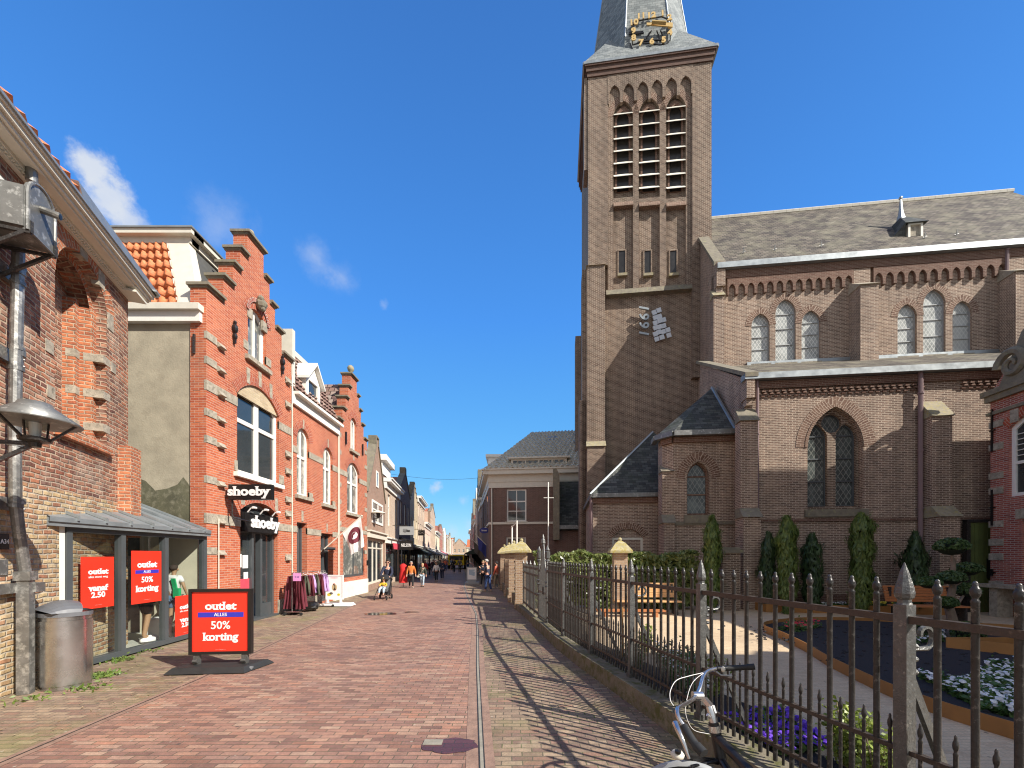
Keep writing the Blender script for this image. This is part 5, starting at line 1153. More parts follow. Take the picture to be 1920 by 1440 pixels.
# ================================================================== figures
def skin_obj(name, verts, edges, mat, par, root=0, sub=1):
    off = OFF[par.name]; me = bpy.data.meshes.new(name); me.from_pydata([tuple(V(p)-off) for p, r in verts], edges, []); me.materials.append(mat)
    o = bpy.data.objects.new(name, me); C.objects.link(o); o.parent = par; OFF[o.name] = off
    sk = o.modifiers.new('skin', 'SKIN'); sk.use_smooth_shade = True
    lay = me.skin_vertices[0] if len(me.skin_vertices) else None
    if lay is None:
        me.attributes  # ensure layer
    for i, (p, r) in enumerate(verts):
        d = me.skin_vertices[0].data[i]; d.radius = r if isinstance(r, tuple) else (r, r); d.use_root = (i == root)
    s = o.modifiers.new('subdivision', 'SUBSURF'); s.levels = sub; s.render_levels = sub
    return o
def person(label, pos, H=1.65, face=-90, top='navy', legs='bluejean', hair='hairdark', shoes='shoe', stride=.12, arms=((-.05, .03), (.05, .03)), head=True, name='person', cat='person', group=None, lean=0, skin='skin', hands=False, arm_reach=None, coat=0, sleeves=True, shorts=False, hat=None, hairlong=False, longtop=0):
    t = thing(name, label, cat, (pos[0], pos[1], pos[2] if len(pos) > 2 else 0), group); k = H/1.75; ca, sa = math.cos(R(face)), math.sin(R(face)); ox, oy, oz = t.location
    def q(x, y, z): return V((ox+(x*ca-y*sa)*k, oy+(x*sa+y*ca)*k, oz+z*k))     # x forward, y left
    ln = lean; hipz = .93; st = stride
    hip = (0, 0, hipz); ch = (ln*.5, 0, 1.3); nk = (ln*.8, 0, 1.5)
    vs = [(q(*hip), .11*k), (q(ln*.2, 0, 1.1), .105*k), (q(*ch), (.13*k, .1*k)), (q(*nk), .05*k), (q(ln+.01, 0, 1.575), .062*k), (q(ln+.02, 0, 1.66), .092*k), (q(ln+.01, 0, 1.735), .06*k)]
    es = [(0, 1), (1, 2), (2, 3), (3, 4), (4, 5), (5, 6)]
    LEG = {}
    for s, sx in ((1, st), (-1, -st)):
        i = len(vs); vs += [(q(0, .09*s, .86), .09*k), (q(sx*.5+.03, .1*s, .5), .058*k), (q(sx-.02, .1*s, .1), .038*k), (q(sx+.05, .1*s, .045), .04*k), (q(sx+.14, .11*s, .035), .032*k)]
        es += [(0, i), (i, i+1), (i+1, i+2), (i+2, i+3), (i+3, i+4)]; LEG[s] = i
    ARM = {}
    for s, (fx, fl) in zip((1, -1), arms):
        i = len(vs); sh = (ln*.6, .17*s, 1.42)
        if arm_reach: el, wr = (arm_reach[0]*.45, .25*s, 1.16), (arm_reach[0], .2*s, arm_reach[1])
        else: el, wr = (ln*.4+fx*.5-.02, (.23+fl)*s, 1.14), (ln*.4+fx+.05, (.24+fl*1.6)*s, .9)
        dr_ = (V(wr)-V(el)).normalized(); hn = V(wr)+dr_*.07
        vs += [(q(*sh), .055*k), (q(*el), .042*k), (q(*wr), .028*k), (q(*hn), (.036*k, .02*k))]; es += [(2, i), (i, i+1), (i+1, i+2), (i+2, i+3)]; ARM[s] = (sh, el, wr)
        if hands:
            sd = V((0, 1, 0)) if abs(dr_.y) < .8 else V((1, 0, 0)); cr = dr_.cross(sd).normalized()
            for f_ in range(4):
                j = len(vs); b = hn+sd*(.027-.018*f_); L = (.062, .07, .066, .05)[f_]
                vs += [(q(*(b+dr_*.03)), .0088*k), (q(*(b+dr_*(.03+L*.5)+cr*.008)), .008*k), (q(*(b+dr_*(.03+L)+cr*.02)), .007*k)]; es += [(i+3, j), (j, j+1), (j+1, j+2)]
            j = len(vs); b = V(wr)+dr_*.03+sd*(-.035*s); vs += [(q(*b), .011*k), (q(*(b+dr_*.035-sd*.015*s)), .009*k)]; es += [(i+2, j), (j, j+1)]
    body = skin_obj('body', vs, es, M[skin], t)
    # face
    if head:
        m = MB(); hx, hz = ln+.02, 1.655
        m.add(MB().lathe(q(hx+.085, 0, hz-.02), [(.016*k, -.03*k), (.02*k, -.01*k), (.008*k, .03*k)], 6))
        for s in (1, -1): m.ball(q(hx, .092*s, hz-.01), .026*k, 6, 1.3)
        obj('face', m, M[skin], body, True)
        m = MB()
        for s in (1, -1): m.ball(q(hx+.083, .034*s, hz+.012), .012*k, 6)
        m.bar(q(hx+.088, -.025, hz-.065), q(hx+.088, .025, hz-.065), .012*k, .008*k); obj('eyes_and_mouth', m, M['hairdark'], body)
        m = MB(); rows = []
        for a in range(7):
            th = a/6*math.pi*.62; rr = .108*math.sin(th)
            rows.append([q(hx-.018+rr*math.cos(f)*1.02-(.012 if a > 3 else 0)*1, rr*math.sin(f)*.93, hz+.035+.1*math.cos(th)+(.085*max(0, math.cos(f))**.7*(a-2)/4 if a > 2 else 0)) for f in [2*math.pi*j/14 for j in range(14)]])
        if hairlong: rows.append([q(hx-.05+.085*math.cos(f), .1*math.sin(f), hz-.16+.09*max(0, math.cos(f))) for f in [2*math.pi*j/14 for j in range(14)]])
        m.grid(rows, True); obj('hair' if not hat else 'hat', m, M[hat or hair], t, True)
    # clothes
    g = 1.16
    cv = [(q(0, 0, hipz+.03-coat), (.15*k, .135*k)), (q(ln*.2, 0, 1.1), (.135*k, .12*k)), (q(*ch), (.165*k, .125*k)), (q(ln*.7, 0, 1.46), (.085*k, .075*k))]; ce = [(0, 1), (1, 2), (2, 3)]
    for s in (1, -1):
        sh, el, wr = ARM[s]; i = len(cv); e2 = V(el)*.5+V(wr)*.5
        if sleeves: cv += [(q(*sh), .076*k), (q(*el), .062*k), (q(*wr), .046*k)]; ce += [(2, i), (i, i+1), (i+1, i+2)]
        else: cv += [(q(*sh), .076*k), (q(*(V(sh)*.45+V(el)*.55)), .07*k)]; ce += [(2, i), (i, i+1)]
    skin_obj('jacket' if sleeves else 'shirt', cv, ce, M[top], t, root=1)
    lv = [(q(0, 0, hipz), (.15*k, .125*k))]; le = []
    for s, sx in ((1, st), (-1, -st)):
        i = len(lv); lv += [(q(0, .095*s, .84), .105*k), (q(sx*.5+.03, .1*s, .5), .075*k)]; le += [(0, i), (i, i+1)]
        if not shorts: lv += [(q(sx-.02, .1*s, .1), .058*k)]; le += [(i+1, i+2)]
    skin_obj('trousers', lv, le, M[legs], t)
    for s, sx in ((1, st), (-1, -st)):
        m = MB(); b = q(sx+.05, .105*s, 0); rows = [[b+(q(x*1.0, y, 0)-q(0, 0, 0))+V((0, 0, zz_*k)) for x, y in [(.135*math.cos(f)*sc, .05*math.sin(f)*sc) for f in [2*math.pi*j/12 for j in range(12)]]] for zz_, sc in ((0, 1), (.03, 1.04), (.06, .9), (.085, .5))]
        m.grid(rows, True); m.face(rows[-1]); obj('shoe', m, M[shoes], t, True)
    return t
# ================================================================== red brick step-gabled shops
FL = Fr((-7.95, 0), (0, 1))
FL.n = V((1, 0))
def Lx(px, py, d=0): return FL.px(px, py, d)
K0, K1, K2, K3 = 10.54, 14.62, 18.5, 22.2
def stepped(c, hws, a0, a1, zbase=0):
    """outline of a stepped gable"""
    p = [(a0, zbase), (a1, zbase)]; 
    for hw, z in hws: p += [(c+hw, p[-1][1] if len(p) > 2 else z)] if False else []
    r = []; l = []; pz = None
    for hw, z in hws:
        if pz is None: r += [(c+hw, z)]; l += [(c-hw, z)]
        else: r += [(c+hw, pz), (c+hw, z)]; l += [(c-hw, pz), (c-hw, z)]
        pz = z
    return [(a0, zbase), (a1, zbase)]+r+l[::-1]
def dedupe(p):
    o = []
    for q in p:
        if not o or math.hypot(q[0]-o[-1][0], q[1]-o[-1][1]) > 1e-4: o.append(q)
    return o
STN = M['stone']
def step_gable(par, c, hws, a0, a1, holes, mat, depth=.42):
    out = dedupe(stepped(c, hws, a0, a1)); m = MB(); m.prism(FL, out, -depth, 0, holes, back=False, hd=-.28)
    w = obj('wall', m, mat, par); m = MB()
    hw2 = hws+[None]
    for i, (hw, z) in enumerate(hws):
        nx = hws[i+1][0] if i+1 < len(hws) else 0
        for s in (-1, 1):
            if nx == 0 and s == -1: m.box(FL, c-hw-.07, c+hw+.07, z, z+.07, -depth-.06, .11); m.box(FL, c-hw-.03, c+hw+.03, z-.05, z, -depth-.03, .05); continue
            if nx == 0: continue
            x0, x1 = sorted((c+s*(hw+.07), c+s*(nx+.0))); m.box(FL, x0, x1, z, z+.07, -depth-.06, .11)
            x0, x1 = sorted((c+s*(hw+.03), c+s*(nx-.002))); m.box(FL, x0, x1, z-.05, z, -depth-.03, .05)
    obj('coping', m, M['stone_dark'], par)
    zt = hws[-1][1]+.07; k_ = .55 if c < 15 else .9; m = MB(); m.lathe(FL.pt(c, zt, -.15), [(r*k_, q*k_) for r, q in [(.15, 0), (.15, .07), (.07, .12), (.06, .2), (.16, .3), (.19, .42), (.14, .54), (.05, .6)]], 10); obj('finial', m, M['stone_lichen'], par, True)
    return w
def stones(par, list_, d=.022, mat=None, name='stone_block'):
    m = MB()
    for (a0, a1, z, h_) in list_: m.box(FL, a0, a1, z-h_/2, z+h_/2, -.05, d)
    return obj(name, m, mat or STN, par)
def led(mb, a, z, w=.24): mb.hexa([FL.pt(a-w/2, z-.1, .12), FL.pt(a+w/2, z-.1, .12), FL.pt(a+w/2, z+.02, .03), FL.pt(a-w/2, z+.02, .03), FL.pt(a-w/2, z-.12, .0), FL.pt(a+w/2, z-.12, .0), FL.pt(a+w/2, z+.02, .0), FL.pt(a-w/2, z+.02, .0)])
def big_window(par, out, bars, sill=True, mf='white', mg='pane', arch_=True, label=None):
    w = window(par, FL, out, -.1, M[mf], M[mg], bars, fw=.11, th=.09, label=label)
    a0, a1, z0 = out[0][0], out[1][0], out[0][1]
    if sill:
        m = MB(); m.box(FL, a0-.15, a1+.15, z0-.13, z0-.003, -.12, .12); obj('window_sill', m, M['white'] if sill == 'w' else STN, par)
    if arch_:
        m = MB(); band(m, FL, out[2:], .3, .012); obj('window_arch', m, M['voussoir'], par)
    return w
# ---------------- first shop
s1 = thing('step_gabled_shop', 'bright red brick shop with stepped gable and plastered side wall, nearest of its row', 'shop building', (-9, 12.5, 0))
c1_ = 12.57
w1 = arch(11.72, 13.82, 4.42, 6.72, .55, 12); g1_ = arch(12.2, 13.1, 8.02, 9.3, .33, 8); d1_ = arch(11.86, 13.75, .03, 3.36, .3, 8)
H1 = [(2.03, 9.02), (1.42, 9.68), (1.02, 10.33), (.72, 10.98), (.4, 11.7)]
step_gable(s1, c1_, H1, K0, K1, [w1, g1_, d1_], M['redbrick'])
big_window(s1, w1, [('v', 12.77, .2), ('h', 6.0, .12)], 'w', mg='pane')
big_window(s1, g1_, [('v', 12.65, .07)], 's', mg='pane2')
m = MB(); m.prism(FL, dedupe([(w1[2][0], 6.74)]+w1[2:]+[(w1[-1][0], 6.74)]), -.12, -.05); obj('arch_panel', m, M['yelbrick'], s1)
m = MB(); band(m, FL, d1_[2:], .34, .014); obj('door_arch', m, M['voussoir'], s1)
# keystones and quoin stones
st = []
for x, z in ((12.2, 7.42), (12.77, 7.55), (13.35, 7.42)): st.append((x-.07, x+.07, z, .46))
for x, z in ((11.95, 3.72), (12.8, 3.95), (13.66, 3.72)): st.append((x-.08, x+.08, z, .42))
for x in (12.28, 13.02): st.append((x-.12, x+.12, 9.35, .3))
lb = MB()
for z in (7.75, 7.1, 5.75, 5.05, 4.0, 2.13): st.append((K0-.012, K0+.36, z, .19)); led(lb, K0+.5, z)
for z in (6.45, 2.98): st.append((K0-.012, 11.72 if z > 5 else 11.86, z, .26)); led(lb, K0+.5, z)
for z in (8.2, 7.35, 5.6, 5.0, 4.0, 3.5, 1.95): led(lb, K1-.3, z); st.append((K1-.42, K1, z, .2))
st.append((13.82, K1, 6.45, .26)); st.append((13.75, K1, 2.98, .24)); st += [(11.6, 11.72, 4.6, .3), (13.83, 14.1, 4.62, .3), (12.0, 12.2, 8.3, .25), (13.1, 13.35, 8.3, .25)]
stones(s1, st); obj('stone_ledge', lb, STN, s1)
m = MB(); m.box(FL, K0, 11.86, 0, .45, 0, .06); m.box(FL, 13.75, K1, 0, .5, 0, .06); obj('plinth', m, M['stone'], s1)
m = MB()
for (x, z) in ((11.55, 8.35), (13.95, 8.55)):
    m.bar(FL.pt(x, z-.3, .05), FL.pt(x, z+.28, .05), .07, .05); m.ball(FL.pt(x, z+.12, .06), .09, 6, 1.4); m.ball(FL.pt(x, z-.1, .06), .07, 6, 1.4); m.ball(FL.pt(x, z+.3, .06), .05, 6)
obj('wall_anchor', m, M['black'], s1)
m = MB(); m.ball(FL.pt(12.65, 9.85, .12), .17, 8, 1.1); m.ball(FL.pt(12.58, 9.98, .16), .1, 7); m.ball(FL.pt(12.75, 9.9, .16), .1, 7); m.ball(FL.pt(12.65, 9.7, .18), .08, 7); obj('carved_head', m, M['stone_dark'], s1)
m = MB(); band(m, FL, arch(12.2, 13.1, 0, 9.4, .45, 10)[2:], .12, .05); obj('gable_arch', m, M['redbrick2'], s1)
# white tube down the joint and down the corner
m = MB(); m.tube([FL.pt(K1-.02, 8.5, .03), FL.pt(K1-.02, .3, .03)], .02, 5); m.tube([FL.pt(K0+.38, 3.0, .05), FL.pt(K0+.38, .3, .05)], .016, 5); obj('lightning_wire', m, M['cream'], s1)
# shop front in the arch
m = MB(); dk = 'anthra'
for a in (11.9, 12.62, 13.05, 13.68): m.box(FL, a-.05, a+.05, .05, 2.75, -.28, -.12)
m.box(FL, 11.86, 13.75, 2.7, 2.85, -.28, -.1); m.box(FL, 11.9, 12.62, .05, .55, -.26, -.14); m.box(FL, 13.05, 13.68, .05, .45, -.26, -.14); m.box(FL, 11.86, 13.75, 0, .06, -.5, .05)
sf = obj('shop_front', m, M['anthra'], s1)
m = MB(); m.poly(FL, rect(11.9, 12.6, .5, 2.7), (), -.2); m.poly(FL, rect(13.1, 13.65, .4, 2.7), (), -.2); m.poly(FL, rect(11.9, 13.7, 2.85, 3.5), (), -.24); obj('pane', m, M['pane'], sf)
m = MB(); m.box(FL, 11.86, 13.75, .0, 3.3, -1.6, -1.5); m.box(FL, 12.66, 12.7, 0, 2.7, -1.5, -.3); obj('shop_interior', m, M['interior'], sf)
m = MB(); m.box(FL, 12.0, 12.2, 1.65, 2.05, -.195, -.19); m.box(FL, 12.25, 12.5, 1.62, 2.02, -.195, -.19); m.box(FL, 12.3, 12.5, 1.3, 1.5, -.195, -.19); obj('paper_notice', m, M['paper'], sf)
m = MB(); m.box(FL, 11.98, 12.56, .65, 1.3, -.197, -.192); m.box(FL, 12.64, 12.66, .6, 1.55, -.25, -.15); obj('pink_sticker', m, M['redawn'], sf)
# letter boxes of the name over the door
m = MB(); m.box(FL, 11.9, 13.72, 2.72, 3.3, -.1, .04); m.box(FL, 11.95, 13.65, 2.72, 3.28, .04, .07); fs = thing('shop_fascia_sign', 'black shop sign with white shoeby lettering set inside the brick door arch', 'sign', FL.pt(12.8, 2.7, 0)); obj('sign_board', m, M['black'], fs)
obj('lettering', text_mb('shoeby', FL, 12.95, 3.03, .075, .5, .02, bold=.035, sx=1.02), M['printwhite'], fs)
m = MB()
for a in (12.15, 12.75, 13.4): m.tube([FL.pt(a, 3.3, .02), FL.pt(a, 3.42, .12), FL.pt(a, 3.44, .22)], .02, 6); m.tube([FL.pt(a-.08, 3.44, .23), FL.pt(a+.08, 3.44, .23)], .035, 8)
obj('sign_lamp', m, M['whitecap'], fs)
# projecting sign
Y = 11.15; sg = thing('hanging_sign', 'black box sign with white shoeby lettering projecting over the pavement on a bracket', 'sign', (-7.3, Y, 3.5)); FS = Fr((0, Y), (1, 0))
x0, x1 = P(428, 920, Y).x, P(508, 920, Y).x; z1, z0 = P(0, 908, Y).z, P(0, 936.5, Y).z
m = MB(); m.box(FS, x0, x1, z0, z1, -.16, 0); obj('sign_box', m, M['black'], sg, bevel=.01); obj('lettering', text_mb('shoeby', FS, (x0+x1)/2-.03, (z0+z1)/2+.01, .004, .34, .012, bold=.035, sx=1.18), M['printwhite'], sg)
m = MB(); m.tube([(x0+.05, Y+.08, z0), (x0+.05, Y+.08, z0-.42), (x0+.12, Y+.08, z0-.5), (x0+.12, Y+.7, z0-.55)], .022, 6); m.bar((x0+.02, Y+.08, z0+.1), (-7.97, Y+.08, z0+.1), .05); obj('bracket', m, M['iron'], sg)
# plastered side wall, faces the viewer
FSd = Fr((-7.95, K0), (1, 0)); m = MB(); zsd = 8.05
m.poly(FSd, rect(-9, -.18, 0, zsd), (), -.03)
sd = obj('side_wall', m, M['plaster'], s1)
r_ = random.Random(5); pts = [(-2.6, 2.2)]+[]
m = MB(); top = [(-.2, 3.35), (-.5, 3.9), (-.62, 4.05), (-.78, 3.85), (-1.05, 3.75), (-1.35, 3.7), (-1.6, 3.95), (-2.0, 4.1), (-2.4, 4.25), (-3, 4.5), (-4.5, 4.7)]
m.poly(FSd, [(-4.5, 2), (-.2, 2)]+top, (), -.026); obj('damp_patch', m, M['plaster_damp'], sd)
m = MB(); z = 0; k = 0
while z < 8.9:
    m.box(FSd, -(.34 if k % 2 else .16), .002, z, min(9.0, z+.42), -.35, .005); z += .42; k += 1
obj('brick_quoin', m, M['redbrick'], s1)
m = MB(); m.bar(FSd.pt(-.3, 7.25, .02), FSd.pt(-.3, 7.75, .02), .05); obj('wall_anchor', m, M['iron'], sd)
# mansard roof with orange pantiles
zb0, zb1 = 8.05, 8.28; m = MB(); m.box(FSd, -9, -.1, zb0, zb0+.26, -.3, .1); obj('eaves_board', m, M['white'], s1)
m = MB(); m.box(FSd, -9, -.06, zb0+.26, zb0+.42, -.3, .2); obj('gutter', m, M['cream'], s1)
yT = 11.35; zT = EYE+(HY-458)/FOC*yT; xT = P(318, 458, yT).x; xB = P(337, 580, K0).x
m = MB(); pantile(m, (-12.2, K0+.02, zb0+.42), (xB, K0+.02, zb0+.42), (-12.2, yT, zT), (xT, yT, zT), 14, 7, .075, .06, 6); rfo = obj('mansard_roof', m, M['orangetile'], s1, True)
m = MB(); xb2, xt2 = -8.12, P(352, 458, yT).x
m.hexa([V((xB-.05, K0-.02, zb0+.4)), V((xb2, K0-.02, zb0+.4)), V((xt2+.06, yT-.05, zT+.03)), V((xT-.05, yT-.05, zT+.03)), V((xB-.05, K0+.3, zb0+.4)), V((xb2, K0+.3, zb0+.4)), V((xt2+.06, yT+.2, zT)), V((xT-.05, yT+.2, zT))]); obj('hip_board', m, M['cream'], rfo)
# east slope of mansard behind the gable, flat roof
m = MB(); m.face([(xb2, K0+.05, zb0+.3), (xt2+.05, yT, zT), (xt2+.05, 14.6, zT), (xb2, 14.6, zb0+.3)]); m.face([(-12.2, yT, zT), (xt2, yT, zT), (xt2, 15, zT), (-12.2, 15, zT)]); obj('roof_felt', m, M['bitumen'], rfo)
FT = Fr((xt2, yT), (1, 0)); m = MB(); m.box(FT, -4, .12, zT, zT+.17, -.25, .06); m.box(FT, -.06, .12, zT+.003, zT+.168, -3.6, .0); m.box(FT, -4, .26, zT+.17, zT+.3, -.25, .2); m.box(FT, .0, .26, zT+.172, zT+.298, -3.6, .1); obj('roof_cornice', m, M['cream'], rfo)
m = MB(); m.box(FT, -4, .3, zT+.3, zT+.34, -3.7, .24); obj('zinc_edge', m, M['zinc'], rfo)
m = MB(); m.hexa([V((-8.35, 10.9, 8.4)), V((-8.3, 10.9, 9.0)), V((-9.3, 11.2, 10.3)), V((-9.6, 11.2, 8.5)), V((-8.35, 14.3, 8.4)), V((-8.3, 14.3, 9.0)), V((-9.3, 14.3, 10.6)), V((-9.6, 14.3, 8.5))]); obj('gable_roof', m, M['bitumen'], rfo)
# ---------------- middle shop
s2 = thing('mansard_shop', 'red brick shop with tiled mansard roof and white dormer between the two stepped gables', 'shop building', (-9, 16.5, 0))
wA_, wB_ = arch(14.98, 15.88, 4.26, 6.4, .44, 8), arch(17.05, 17.95, 4.2, 6.25, .42, 8)
dA, dB = rect(14.98, 15.72, .4, 3.25), rect(16.85, 17.95, .05, 2.95)
m = MB(); m.prism(FL, rect(K1, K2, 0, 7.55), -.4, 0, [wA_, wB_, dA, dB], hd=-.28); obj('wall', m, M['redbrick'], s2)
for w_ in (wA_, wB_): big_window(s2, w_, [('v', (w_[0][0]+w_[1][0])/2, .09), ('h', 5.75, .1)], 's', mg='pane2')
st = [(K1, 14.98, 5.9, .24), (15.88, 17.05, 5.95, .24), (17.95, K2, 5.9, .24), (K1, 14.98, 2.98, .22), (15.72, 16.85, 2.95, .24), (17.95, K2, 2.95, .22), (15.38, 15.48, 7.0, .35), (17.45, 17.55, 6.85, .35), (15.3, 15.42, 3.5, .4), (17.35, 17.45, 3.2, .35)]
st += [(15.88, 16.15, 4.35, .25), (17.95, 18.2, 4.3, .25)]; stones(s2, st)
window(s2, FL, dA, -.2, M['anthra'], M['pane'], [('v', 15.45, .12)], fw=.08)
window(s2, FL, dB, -.2, M['anthra'], M['pane'], [('v', 17.5, .1), ('h', 2.25, .12)], fw=.09, name='shop_door')
m = MB(); m.box(FL, 16.82, 17.98, 2.25, 2.37, 0, .12); obj('door_lintel', m, M['anthra'], s2)
m = MB(); m.box(FL, K1, 16.85, 0, .55, 0, .05); obj('plinth', m, M['stone'], s2)
m = MB(); m.box(FL, K1, K2, 7.5, 7.85, -.3, .1); m.box(FL, K1, K2, 7.85, 7.95, -.3, .28); obj('cornice', m, M['white'], s2)
m = MB(); pantile(m, (-7.9, K1+.05, 7.95), (-7.9, K2+.1, 7.95), (-8.9, K1+.05, 10.1), (-8.9, K2+.1, 10.1), 16, 9, .06, .06, 4); r2 = obj('mansard_roof', m, M['browntile'], s2)
m = MB(); m.box(FL, K1, K2, 10.1, 10.32, -4, -.85); m.box(FL, K1+.02, K1+.2, 8, 10.2, -.95, .02); obj('roof_edge', m, M['cream'], r2)
m = MB(); x0, x1 = 15.75, 16.9; m.prism(FL, [(x0, 8.2), (x1, 8.2), (x1, 8.95), ((x0+x1)/2, 9.6), (x0, 8.95)], -1.2, -.05, [rect(x0+.2, x1-.2, 8.35, 8.95)], hd=-.15)
for s_ in (0, 1):
    xa, xb = (x0-.12, (x0+x1)/2) if s_ == 0 else (x1+.12, (x0+x1)/2)
    m.hexa([FL.pt(xa, 8.88, .12), FL.pt(xb, 9.66, .12), FL.pt(xb, 9.76, .12), FL.pt(xa, 8.98, .12), FL.pt(xa, 8.88, -1.4), FL.pt(xb, 9.66, -1.4), FL.pt(xb, 9.76, -1.4), FL.pt(xa, 8.98, -1.4)])
do = obj('dormer', m, M['white'], r2); m = MB(); m.poly(FL, rect(x0+.15, x1-.15, 8.3, 9), (), -.12); obj('pane', m, M['pane'], do)
# ---------------- second stepped gable
s3 = thing('step_gabled_shop', 'red brick shop with stepped gable and large dark shop window behind the flag', 'shop building', (-9, 20.3, 0))
c3 = 20.35; w3 = arch(19.55, 21.1, 4.1, 6.2, .45, 10); g3 = arch(19.95, 20.7, 7.25, 8.6, .3, 8); b3 = rect(19.1, 21.85, .95, 3.0)
H3 = [(1.85, 8.3), (1.35, 8.95), (.98, 9.6), (.68, 10.25), (.4, 10.95)]
step_gable(s3, c3, H3, K2, K3, [w3, g3, b3], M['redbrick'])
big_window(s3, w3, [('v', 20.32, .16), ('h', 5.6, .1)], 's', mg='pane2'); big_window(s3, g3, [('v', 20.32, .06)], 's', mg='pane2')
window(s3, FL, b3, -.06, M['anthra'], M['pane2'], [('v', 20.5, .06)], fw=.12, name='shop_window')
st = [(K2, K2+.35, z, .2) for z in (7.6, 6.8, 5.3, 4.5, 3.5, 2.2)]+[(K3-.35, K3, z, .2) for z in (7.6, 6.8, 5.3, 4.5, 3.5, 2.2)]+[(K2, 19.55, 5.9, .24), (21.1, K3, 5.9, .24), (K2, K3, 3.25, .2), (20.28, 20.38, 6.95, .35)]
stones(s3, st); m = MB(); m.box(FL, 18.0, K3, 0, .75, 0, .08); obj('plinth', m, M['whiterender'], s3)
m = MB(); m.hexa([FL.pt(K2+.3, 8.1, -.4), FL.pt(K3-.3, 8.1, -.4), FL.pt(c3, 10.6, -.4), FL.pt(c3, 10.6, -.4), FL.pt(K2+.3, 8.1, -7), FL.pt(K3-.3, 8.1, -7), FL.pt(c3, 10.6, -7), FL.pt(c3, 10.6, -7)]); obj('roof', m, M['browntile'], s3)
m = MB()
for x in (19.3, 21.45): m.bar(FL.pt(x, 7.3, .05), FL.pt(x, 7.9, .05), .08, .05)
obj('wall_anchor', m, M['black'], s3)
m = MB(); m.tube([FL.pt(K2-.02, 7.6, .04), FL.pt(K2-.02, .4, .04)], .025, 5); m.tube([FL.pt(K2+.1, 7.6, .04), FL.pt(K2+.1, .4, .04)], .02, 5); obj('lightning_wire', m, M['cream'], s3)

